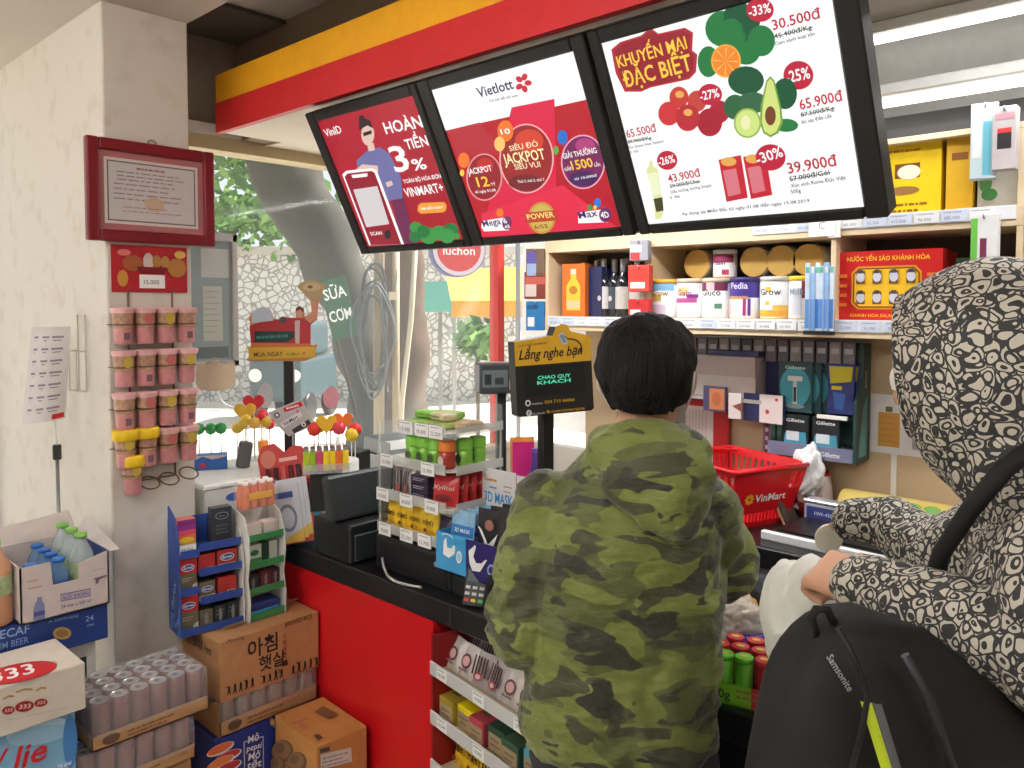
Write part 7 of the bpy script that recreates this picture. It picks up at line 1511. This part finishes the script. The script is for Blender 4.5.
# ---- person in the black and cream hooded jacket; local +Y is the way they face (towards -X of the room)
WO = Vector((-.18, 1.215, 0)); wom = thing('person', 'hooded person in a black and cream doodle print jacket with a backpack', 'person', WO, R90)
WI = (Matrix.Translation(WO) @ Matrix.Rotation(R90, 4, 'Z')).inverted(); w2 = lambda v: WI @ Vector(v)
WH = w2(P(997, 372, D=1.07))
lS, lE, lW = Vector((-.15, -.03, 1.40)), w2(P(1062, 668, D=.84)), w2(P(862, 585, D=1.09))
rS, rE, rW = Vector((.15, .0, 1.40)), w2(P(945, 560, D=1.36)), w2(P(892, 524, D=1.49))
lHt = w2(P(822, 580, D=1.255)); lH = aim(lE, lW, (0, 0, 1)); lH = lH @ Matrix.Rotation(radians(-35), 4, 'Y')
rHm = aim(rE, rW, (0, 0, 1))
body = head_shapes(WH + Vector((0, .01, -.02)), Matrix.Rotation(.1, 4, 'Z')) + [('c', (0, -.02, 1.38), .055, WH + Vector((0, -.02, -.07)), .05),
    ('l', [((0, 0, .84), .14, .09), ((0, 0, .95), .135, .09), ((0, 0, 1.1), .125, .09), ((0, 0, 1.25), .13, .095), ((0, 0, 1.34), .12, .08), ((0, 0, 1.40), .07, .06)]),
    ('c', lS, .045, lE, .036), ('c', lE, .035, lW, .026), ('c', rS, .045, rE, .036), ('c', rE, .035, rW, .026),
    ('c', (-.08, 0, .87), .085, (-.09, .01, .47), .055), ('c', (-.09, .01, .47), .052, (-.095, -.01, .08), .036), ('c', (.08, 0, .87), .085, (.09, .01, .47), .055), ('c', (.09, .01, .47), .052, (.095, -.01, .08), .036),
    ('c', (-.095, -.03, .045), .035, (-.10, .10, .04), .032), ('c', (.095, -.03, .045), .035, (.10, .10, .04), .032)] + hand(lH, 1.1, 1) + hand(rHm, .6, -1)
skin('body', blob(body, .006, 3), SKIN, wom)
jk = [('l', [((0, -.01, .86), .165, .12), ((0, -.01, .95), .172, .128), ((0, -.012, 1.1), .168, .125), ((0, -.014, 1.25), .172, .124), ((0, -.02, 1.36), .158, .108), ((0, -.022, 1.42), .112, .09), ((0, -.02, 1.47), .085, .085)]),
    ('e', lS + Vector((.02, 0, -.01)), (.068, .075, .065)), ('e', rS + Vector((-.02, 0, -.01)), (.068, .075, .065)),
    ('c', lS, .066, lE, .062), ('e', lE, (.058, .058, .058)), ('c', lE, .056, lW, .044), ('c', rS, .068, rE, .066), ('c', rE, .066, rW, .048), ('c', rW, .046, w2(P(853, 520, D=1.52)), .040),
    ('e', lW, (.044, .04, .044)), ('e', rW, (.048, .045, .048))]
skin('jacket', blob(jk, .007, 4, folds(5.5, .008)), DOOD, wom)
# the hood: an open shell round the face
hc = WH + Vector((0, -.008, .0))
m = MB(); NU, NV = 40, 30
def hood_pt(u, v, off=0.):
    # v 0: face opening rim, 1: back of head; u round the opening
    a = 2 * pi * u; th = radians(38) + v * radians(142)
    x = sin(th) * cos(a); y = cos(th); z = sin(th) * sin(a)
    low = max(0, -z)
    p = Vector((x * (.112 + off), y * (.150 + off), z * (.146 + off + .05 * low * (1 - .5 * v))))
    p.y += .012 * sin(a) * (1 - v); p.z += .01 * (1 - v)
    n = noise.noise(Vector((p.x, p.y, p.z)) * 9 + Vector((5, 2, 1)))
    return hc + p * (1 + .05 * n)
m.grid(NU, NV, lambda u, v: hood_pt(u, v), DOOD, True, None, True); m.grid(NU, NV, lambda u, v: hood_pt(-u, v, -.005), DOOD, True, None, True)
m.tube([hood_pt(k / 40, 0, -.002) for k in range(40)], .006, DOOD, 8, True); m.build('hood', wom)
skin('hood_collar', blob([('c', hc + Vector((0, -.02, -.10)), .095, (0, -.02, 1.44), .105), ('e', hc + Vector((0, -.03, -.08)), (.098, .10, .08)), ('e', (0, -.05, 1.42), (.13, .09, .05))], .007, 4, folds(8.1, .007)), DOOD, wom)
hrm = [('e', WH + Vector((0, -.02, .025)), (.085, .098, .092))]; skin('hair', blob(hrm, .006, 2, strands(5)), HAIRM, wom)
mk = WH + Vector((0, .018, .03)); m = MB(); m.grid(11, 7, lambda u, v: mk + Vector(((u - .5) * .10, .050 + .064 * sin(pi * u) ** .7 + .012 * sin(pi * v) - .02 * v, -.062 + .052 * v)), mat((224, 218, 210), .6)); m.build('face_mask', wom)
skin('trousers', blob(tr, .009, 4, folds(3.3, .006)), mat((44, 44, 48), .7, noise_amt=.1), wom)
for s in (-1, 1): skin('shoe', blob([('c', (s * .096, -.04, .045), .042, (s * .10, .12, .04), .042), ('c', (s * .096, -.03, .06), .045, (s * .096, -.01, .10), .045)], .006, 4), SHOE, wom)
# ---- backpack hanging under the near arm
BPK = mat((17, 17, 19), .75, noise_amt=.2, nscale=40); BPK2 = mat((20, 20, 22), .65, noise_amt=.15, nscale=200)
BC = P(872, 1050, D=.90); BR = radians(10); bp_ = thing('backpack', 'black backpack with a neon stripe hanging below the sleeve of the hooded person', 'backpack', (BC.x, BC.y, BC.z), radians(43), ry=BR)
def bag_pt(u, v, w, d, h, y0, p=.55):
    a = 2 * pi * u; t = v
    k = (1 - abs(2 * t - 1) ** 5) ** .5; sh = 1 - .30 * max(0, t - .5) ** 1.3 * 2
    x = math.copysign(abs(cos(a)) ** p, cos(a)) * w * 1.06 * k * sh + (-.06 * max(0, t - .4)); y = math.copysign(abs(sin(a)) ** p, sin(a)) * d * k + y0
    n = noise.noise(Vector((x * 8, y * 8, t * 4)) + Vector((3, 3, 3)))
    return Vector((x * (1 + .04 * n), y * (1 + .12 * n), h * t - .34 * (x + w * .7) * max(0, t - .25) / .75))
m = MB(); m.grid(40, 28, lambda u, v: bag_pt(u, v, .185, .085, .535, 0), BPK, True, None, True); m.build('body', bp_)
m = MB(); m.grid(36, 22, lambda u, v: Vector((.0, -.058, .02)) + bag_pt(u, v, .155, .045, .36, 0), BPK2, True, None, True); m.build('front_pocket', bp_)
m = MB(); m.tube([Vector((-.11 + .22 * k / 14, -.100 - .004 * sin(pi * k / 14), .10 + .17 * sin(pi * k / 14) ** .6)) for k in range(15)], .0035, mat((14, 14, 15), .5), 6); m.build('zip', bp_)
Rb = (Matrix.Translation(bp_.location) @ Matrix.Rotation(radians(43), 4, 'Z') @ Matrix.Rotation(BR, 4, 'Y')).inverted()
def onbag(px, py, y): # local point at a local depth y
    d = Rb.to_3x3() @ ray(px, py); o = Rb @ CAMV; t = (y - o.y) / d.y; return o + d * t
m = MB(); a0, a1 = onbag(866, 702, -.108), onbag(893, 790, -.112); wv = .009
st_ = lambda u, v: a0.lerp(a1, v) + Vector(((u - .5) * .012, -.002 * sin(pi * u), 0))
m.grid(3, 8, lambda u, v: st_(1 - u, v), mat((186, 206, 40), .5)); m.grid(3, 8, lambda u, v: st_(1 - u, v) + Vector((.011, .002, 0)), mat((90, 92, 94), .4)); m.build('neon_stripe', bp_)
e0, e1 = onbag(826, 657, -.098), onbag(848, 692, -.104); m = MB(); d = (e1 - e0); T = frame(e0, d, Vector((-d.z, 0, d.x)) * -1 if False else Vector((-d.z, 0, d.x)))
m.text(T, 'Samsonite', 0, 0, .0105, flat((140, 142, 146)), 'l', .012, w=d.length); m.build('lettering', bp_)
m = MB(); g0 = onbag(812, 612, -.02); m.tube([g0 + Vector((.012, 0, -.03)), g0 + Vector((.0, 0, -.006)), g0 + Vector((.004, .0, .004)), g0 + Vector((.016, 0, .006)), g0 + Vector((.03, 0, -.012))], .005, BPK, 8); m.build('grab_handle', bp_)
m = MB(); m.tube([onbag(*k) for k in ((838, 628, -.088), (856, 660, -.098), (868, 695, -.108), (862, 730, -.110), (850, 775, -.110))], .0035, mat((8, 8, 9), .5), 6); m.build('seam', bp_)
m = MB(); m.tube([onbag(*k) for k in ((905, 655, -.100), (930, 700, -.108), (955, 775, -.110))], .005, mat((36, 36, 40), .5), 6); m.build('compression_strap', bp_)
m = MB(); pts = [Rb @ P(*q) for q in ((1075, 420, 1.02), (1035, 440, .96), (1000, 470, .94), (968, 512, .955), (938, 556, 1.0), (925, 600, 1.03), (925, 640, 1.0))] if False else [Rb @ P(a, b_, D=c + .018) for a, b_, c in ((1090, 430, 1.05), (1040, 442, .95), (1003, 470, .925), (970, 510, .945), (942, 552, .99), (928, 596, 1.03), (925, 650, 1.0))]
for i in range(len(pts) - 1):
    a, b_ = pts[i], pts[i + 1]; 
m.tube(pts, .0115, BPK, 10); m.build('shoulder_strap', bp_)
# ---- white carrier bag in the near hand, cream tag in the far hand
def translucent(c):
    m = bpy.data.materials.new('thin_white_plastic'); m.use_nodes = True; nt = m.node_tree; b = nt.nodes['Principled BSDF']; b.inputs['Base Color'].default_value = c; b.inputs['Roughness'].default_value = .35
    no = nt.nodes.new('ShaderNodeTexNoise'); no.inputs['Scale'].default_value = 40; bp = nt.nodes.new('ShaderNodeBump'); bp.inputs['Strength'].default_value = .25; bp.inputs['Distance'].default_value = .01; nt.links.new(no.outputs['Fac'], bp.inputs['Height']); nt.links.new(bp.outputs[0], b.inputs['Normal'])
    t = nt.nodes.new('ShaderNodeBsdfTranslucent'); t.inputs[0].default_value = c; x = nt.nodes.new('ShaderNodeMixShader'); x.inputs[0].default_value = .45
    nt.links.new(b.outputs[0], x.inputs[1]); nt.links.new(t.outputs[0], x.inputs[2]); nt.links.new(x.outputs[0], nt.nodes['Material Output'].inputs[0]); return m
q = P(799, 640, D=1.42); t = thing('carrier_bag', 'full white plastic carrier bag held in the fist of the hooded person', 'bag', (q.x, q.y, ZC), radians(43))
gr = (Matrix.Translation(t.location) @ Matrix.Rotation(radians(43), 4, 'Z')).inverted(); lp_ = lambda px, py, D: gr @ P(px + 9, py, D=D)
sh = [('e', lp_(792, 610, 1.34), (.06, .06, .085)), ('e', lp_(806, 588, 1.30), (.036, .04, .05)), ('e', lp_(780, 590, 1.38), (.028, .04, .05)), ('e', lp_(790, 640, 1.40), (.05, .05, .06)), ('c', lp_(812, 580, 1.25), .02, lp_(800, 600, 1.3), .035), ('c', Vector((0, 0, .035)), .035, lp_(790, 640, 1.40), .045), ('c', lp_(822, 575, 1.20), .012, lp_(812, 580, 1.25), .02)]
fb = folds(6.1, .012, (1.6, 1.6, .8)); skin('bag_body', blob(sh, .004, 4, fb), translucent((.93, .92, .86, 1)), t)
q = P(829, 538, D=1.58); t = thing('round_tag', 'cream round tag held in the far hand over the wrapping machine', 'tag', q, radians(43))
m = MB(); m.lathe([(.027, -.002), (.029, 0), (.027, .003)], mat((232, 226, 206), .4), T=frame((0, 0, 0), (1, 0, 0), (0, 0, 1)), seg=28); m.tube([(.02, 0, .015), (.045, 0, .035)], .005, mat((232, 226, 206), .4), 8); m.build('disc', t)
# ------------------------------------------------------------------ the street outside the window
struct(MB().box((-40, -20, -.25), (-2.87, 40, -.12), mat((206, 200, 190), .8, noise_amt=.06, nscale=1.5)).build('ground'))
def trunk(name, label, pts, rs, c, group=None):
    t = thing(name, label, 'tree', pts[0]); o = Vector(pts[0]); m = MB(); P_ = [Vector(p) - o for p in pts]
    # finer path
    q = []; r = []
    for i in range(len(P_) - 1):
        for k in range(8): f = k / 8; q.append(P_[i].lerp(P_[i + 1], f)); r.append(rs[i] + (rs[i + 1] - rs[i]) * f)
    q.append(P_[-1]); r.append(rs[-1]); m.tube(q, r, c, 18)
    for i, v in enumerate(m.v): m.v[i] = v + Vector((1, 1, 0)) * .06 * noise.noise(v * 2.2) + Vector((.02, .02, 0)) * noise.noise(v * 9)
    m.build('trunk', t); return t, o
BARK = mat((88, 68, 55), .9, noise_amt=.25, nscale=6, bump=.6); BARKG = mat((62, 60, 56), .9, noise_amt=.2, nscale=5, bump=.6)
def leaves(mb, c, R, n, size, cols, seed):
    r = random.Random(seed)
    for i in range(n):
        d = Vector((r.gauss(0, 1), r.gauss(0, 1), r.gauss(0, .7))); d = d.normalized() * R * r.random() ** .5; p = Vector(c) + d
        u = Vector((r.gauss(0, 1), r.gauss(0, 1), r.gauss(0, 1))).normalized(); v = u.orthogonal().normalized(); s_ = size * (.6 + .8 * r.random())
        mb.add([p - u * s_, p + v * s_ * .45, p + u * s_, p - v * s_ * .45], [(0, 1, 2, 3)], cols[i % len(cols)])
LV = [mat((96, 140, 70), .6), mat((130, 170, 90), .6), mat((70, 110, 60), .6)]
D1 = 7.5
t, o = trunk('tree', 'thick brown trunk outside the window nearest the red window post', [P(408, 490, D=D1), P(406, 400, D=D1), P(402, 320, D=D1), P(398, 240, D=D1), P(392, 120, D=D1), P(388, 20, D=D1)], [.24, .22, .20, .20, .2, .2], BARK)
m = MB(); leaves(m, P(400, -40, D=D1) - o, 1.6, 500, .14, LV, 2); m.build('foliage', t)
D2 = 8.6
t, o = trunk('tree', 'grey leaning trunk outside the window that slants up to the left', [P(372, 480, D=D2), P(366, 380, D=D2), P(352, 310, D=D2), P(322, 240, D=D2), P(292, 185, D=D2), P(255, 120, D=D2), P(215, 40, D=D2)], [.26, .24, .27, .34, .36, .30, .26], BARKG)
m = MB(); leaves(m, P(215, 60, D=D2) - o, 1.3, 420, .14, LV, 5); leaves(m, P(238, 165, D=D2 + 1) - o, .5, 120, .10, LV, 6); m.build('foliage', t)
# cable coils and pipes on the trunks
t = thing('cable_coil', 'coils of grey cable hanging on the pole in front of the trunks', 'cable', P(385, 480, D=6.6)); o = t.location; CB = mat((84, 86, 90), .5)
m = MB(); m.tube([P(379, 495, D=6.7) - o, P(379, 120, D=6.7) - o], .045, mat((140, 126, 102), .6), 10); m.tube([P(396, 490, D=6.7) - o, P(396, 240, D=6.7) - o], .03, mat((150, 136, 112), .6), 10); m.box(P(377, 300, D=6.72) - o - Vector((0, 0, .0)), P(398, 292, D=6.68) - o, mat((150, 136, 112), .6)); m.build('pole', t)
r = random.Random(8)
for k in range(7):
    cx, cy = 372 + 8 * r.random(), 325 + 18 * r.random(); rx, ry = 11 + 9 * r.random(), 38 + 26 * r.random(); m = MB()
    m.tube([P(cx + rx * cos(a) + 2 * sin(3 * a + k), cy + ry * sin(a), D=6.55 + .02 * k) - o for a in [2 * pi * i / 28 for i in range(28)]], .011, CB, 6, True); m.build('loop', t)
m = MB(); m.tube([P(416, 240, D=6.6) - o, P(411, 320, D=6.6) - o, P(402, 400, D=6.6) - o, P(398, 490, D=6.6) - o], .022, mat((176, 164, 142), .5), 8); m.build('pipe', t)
# rubble wall with hedge
WD = 15.
RUB = bpy.data.materials.new('rubble_stone'); RUB.use_nodes = True; nt = RUB.node_tree; vv = nt.nodes.new('ShaderNodeTexVoronoi'); vv.feature = 'DISTANCE_TO_EDGE'; vv.inputs['Scale'].default_value = 7.5; tc = nt.nodes.new('ShaderNodeTexCoord'); nt.links.new(tc.outputs['Object'], vv.inputs['Vector']); rp = nt.nodes.new('ShaderNodeValToRGB'); rp.color_ramp.elements[0].color = (.26, .25, .23, 1); rp.color_ramp.elements[1].color = (.62, .59, .55, 1); rp.color_ramp.elements[0].position = .04; rp.color_ramp.elements[1].position = .12; nt.links.new(vv.outputs['Distance'], rp.inputs[0]); nt.links.new(rp.outputs[0], nt.nodes['Principled BSDF'].inputs['Base Color']); nt.nodes['Principled BSDF'].inputs['Roughness'].default_value = .9
a, b_ = P(150, 300, D=WD), P(520, 300, D=WD); th = atan2(b_.y - a.y, b_.x - a.x); Lw = (b_ - a).length
t = thing('stone_wall', 'pale rubble stone wall across the street', 'wall', (a.x, a.y, -.12), th); m = MB(); m.box((0, 0, 0), (Lw, .4, 2.75), RUB); m.build('stonework', t); m = MB(); m.box((-.05, -.06, 2.75), (Lw + .05, .46, 2.9), mat((190, 184, 174), .8)); m.build('coping', t)
hg = MB(); rr = random.Random(11)
for k in range(14): leaves(hg, Vector((a.x, a.y, 3.1)) + Vector((cos(th), sin(th), 0)) * (.4 + Lw * .4 * k / 14) + Vector((0, 0, .5 * rr.random())), .7, 70, .13, LV, 20 + k)
o_ = hg.build('hedge'); tag(o_, 'loose green hedge growing above the rubble stone wall', 'hedge'); o_['kind'] = 'stuff'
# small van parked by the wall
q = P(274, 330, D=12.); t = thing('van', 'small pale teal utility vehicle parked in the street behind the advert board', 'vehicle', (q.x, q.y, -.12), radians(36)); TE = mat((56, 76, 84), .35); GLD = mat((130, 150, 160), .15)
m = MB(); m.box((-.42, 0, .35), (.42, 1.6, 1.0), TE, .06, 2); m.box((-.36, .1, 1.0), (.36, 1.4, 1.55), TE, .1, 3); m.build('body', t)
m = MB(); m.box((-.30, .085, 1.05), (-.03, .11, 1.45), GLD); m.box((.03, .085, 1.05), (.30, .11, 1.45), GLD); m.build('windscreen', t)
for sx in (-1, 1):
    m = MB(); m.lathe([(.1, -.02), (.1, .02)], mat((230, 230, 220), .3), T=frame((sx * .3, -.0, .75), (1, 0, 0), (0, 0, 1)), seg=16); m.build('headlight', t)
    for y in (.3, 1.25): m = MB(); m.lathe([(.2, -.07), (.24, -.05), (.24, .05), (.2, .07)], BLACK, T=frame((sx * .4, y, .24), (0, 1, 0), (0, 0, 1)), seg=20); m.build('wheel', t)
# bicycle
q = P(264, 372, D=14.); t = thing('bicycle', 'bicycle parked across the street below the advert board', 'bicycle', (q.x, q.y, -.12), radians(60)); BK_ = mat((150, 150, 152), .4, .2)
for x in (-.45, .45):
    m = MB(); m.tube([(x + .31 * cos(k * pi / 14), 0, .33 + .31 * sin(k * pi / 14)) for k in range(28)], .018, BK_, 8, True)
    for k in range(6): m.tube([(x, 0, .33), (x + .3 * cos(k * pi / 3), 0, .33 + .3 * sin(k * pi / 3))], .004, BK_, 5)
    m.build('wheel', t)
m = MB(); m.tube([(-.45, 0, .33), (-.15, 0, .8), (.35, 0, .85), (.45, 0, .33)], .016, BK_, 8); m.tube([(-.15, 0, .8), (-.02, 0, .32), (.35, 0, .8)], .016, BK_, 8); m.tube([(-.45, 0, .33), (-.02, 0, .32)], .012, BK_, 6); m.build('frame', t)
m = MB(); m.tube([(.36, -.25, 1.02), (.34, 0, .98), (.36, .25, 1.02)], .014, BK_, 8); m.tube([(.34, 0, .98), (.36, 0, .84)], .014, BK_, 8); m.build('handlebar', t); m = MB(); m.box((-.28, -.06, .84), (-.05, .06, .89), BLACK, .02, 2); m.tube([(-.15, 0, .78), (-.16, 0, .85)], .014, BK_, 6); m.build('saddle', t)
# green board
q = P(344, 328, D=7.8); t = thing('sign_board', 'dark green street sign board with white letters leaning by the grey trunk', 'sign', (q.x, q.y, q.z), radians(50), ry=radians(-14)); m = MB(); m.box((-.13, 0, -.1), (.13, .03, .5), mat((30, 84, 60), .5)); T = FRONT(-.13, 0, 0); m.text(T, 'SỮA', .13, .30, .15, PRINT_W, bold=.017, w=.22); m.text(T, 'CƠM', .13, .08, .15, PRINT_W, bold=.017, w=.22); m.build('board', t)
m = MB()
for x in (-.1, .1): m.box((x - .015, .03, -q.z - .1), (x + .015, .06, .45), BARKG)
m.build('leg', t)
# round shop sign
q = P(457, 250, D=6.0); t = thing('round_sign', 'round red shop sign with white ring and dark blue rim above the street', 'sign', q, radians(58)); m = MB(); T = frame((0, 0, 0), (1, 0, 0), (0, 0, 1))
m.lathe([(.20, -.08), (.205, -.07), (.205, .07), (.20, .08)], mat((66, 76, 130), .4), T=T, seg=40); T2 = frame((0, -.0802, 0), (1, 0, 0), (0, 0, 1)); m.ell(T2, -.0, 0, .195, .195, flat((214, 196, 206)), 36); m.ell(T2, 0, 0, .165, .165, PRINT_R, 36); m.text(T2, 'luchon', 0, -.04, .09, PRINT_W, bold=.017, w=.24); m.build('disc', t); m = MB(); m.tube([(0, 0, .2), (0, 0, 1.0)], .015, STEEL, 8); m.build('bracket', t)
# orange awning stall
q = P(476, 312, D=9.); t = thing('awning', 'orange yellow awning over a stall across the street', 'awning', (q.x, q.y, -.12), radians(52)); m = MB(); OA = mat((236, 170, 60), .6)
m.grid(10, 5, lambda u, v: Vector((-.3 + 1.6 * u, -.3 + .9 * v, 1.85 + .42 * v ** 1.3 - .02 * sin(u * 6))), OA); m.box((-.3, -.31, 1.68), (1.3, -.29, 1.86), OA); m.build('cloth', t)
for x in (-.27, 1.27): MB().box((x - .02, -.28, 0), (x + .02, -.24, 1.86), STEEL).build('post', t)
o = MB().box((-.35, 0, 0), (.35, .06, .42), mat((90, 170, 160), .5)).build('teal_panel'); q2 = P(440, 312, D=11.); o.location = q2; o.rotation_euler = (0, 0, radians(45)); tag(o, 'teal panel on the stall left of the orange awning', 'panel')
o = MB().box((-.03, .02, -2.2), (.03, .05, 0), STEEL).build('post', o)
pl = thing('potted_plant', 'bushy green plant under the orange awning', 'plant', P(478, 372, D=8.), 0); pl.location.z = -.12; m = MB(); m.lathe([(.14, 0), (.2, .3), (.21, .32), (.18, .33)], mat((150, 90, 66), .7), seg=18); m.build('pot', pl); m = MB(); z0 = P(480, 330, D=8.).z + .12; m.tube([(0, 0, .3), (0, 0, z0)], .02, BARK, 6); leaves(m, (0, 0, z0 - .1), .24, 150, .08, LV, 31); m.build('foliage', pl)

t = thing('banner', 'plain white banner hanging outside the narrow pane beside the shelf', 'banner', (-2.62, 3.42, 0)); m = MB(); m.grid(8, 8, lambda u, v: Vector((-.5 + .95 * u, .02 * sin(9 * u + v), 1.0 + 1.5 * v)), mat((236, 238, 240), .7)); T = frame((-.1, -.03, 1.6), (1, 0, 0), (0, 0, 1)); m.poly(T, [(.0, 0), (.05, .02), (.03, .06)], flat((206, 70, 80))); m.rect(T, .0, -.1, .05, .02, flat((80, 130, 190))); m.build('cloth', t)
m = MB(); m.tube([(-.55, 0, 2.5), (.5, 0, 2.5)], .015, STEEL, 8); m.tube([(-.52, 0, -.12), (-.52, 0, 2.5)], .015, STEEL, 8); m.tube([(.47, 0, -.12), (.47, 0, 2.5)], .015, STEEL, 8); m.build('frame', t)
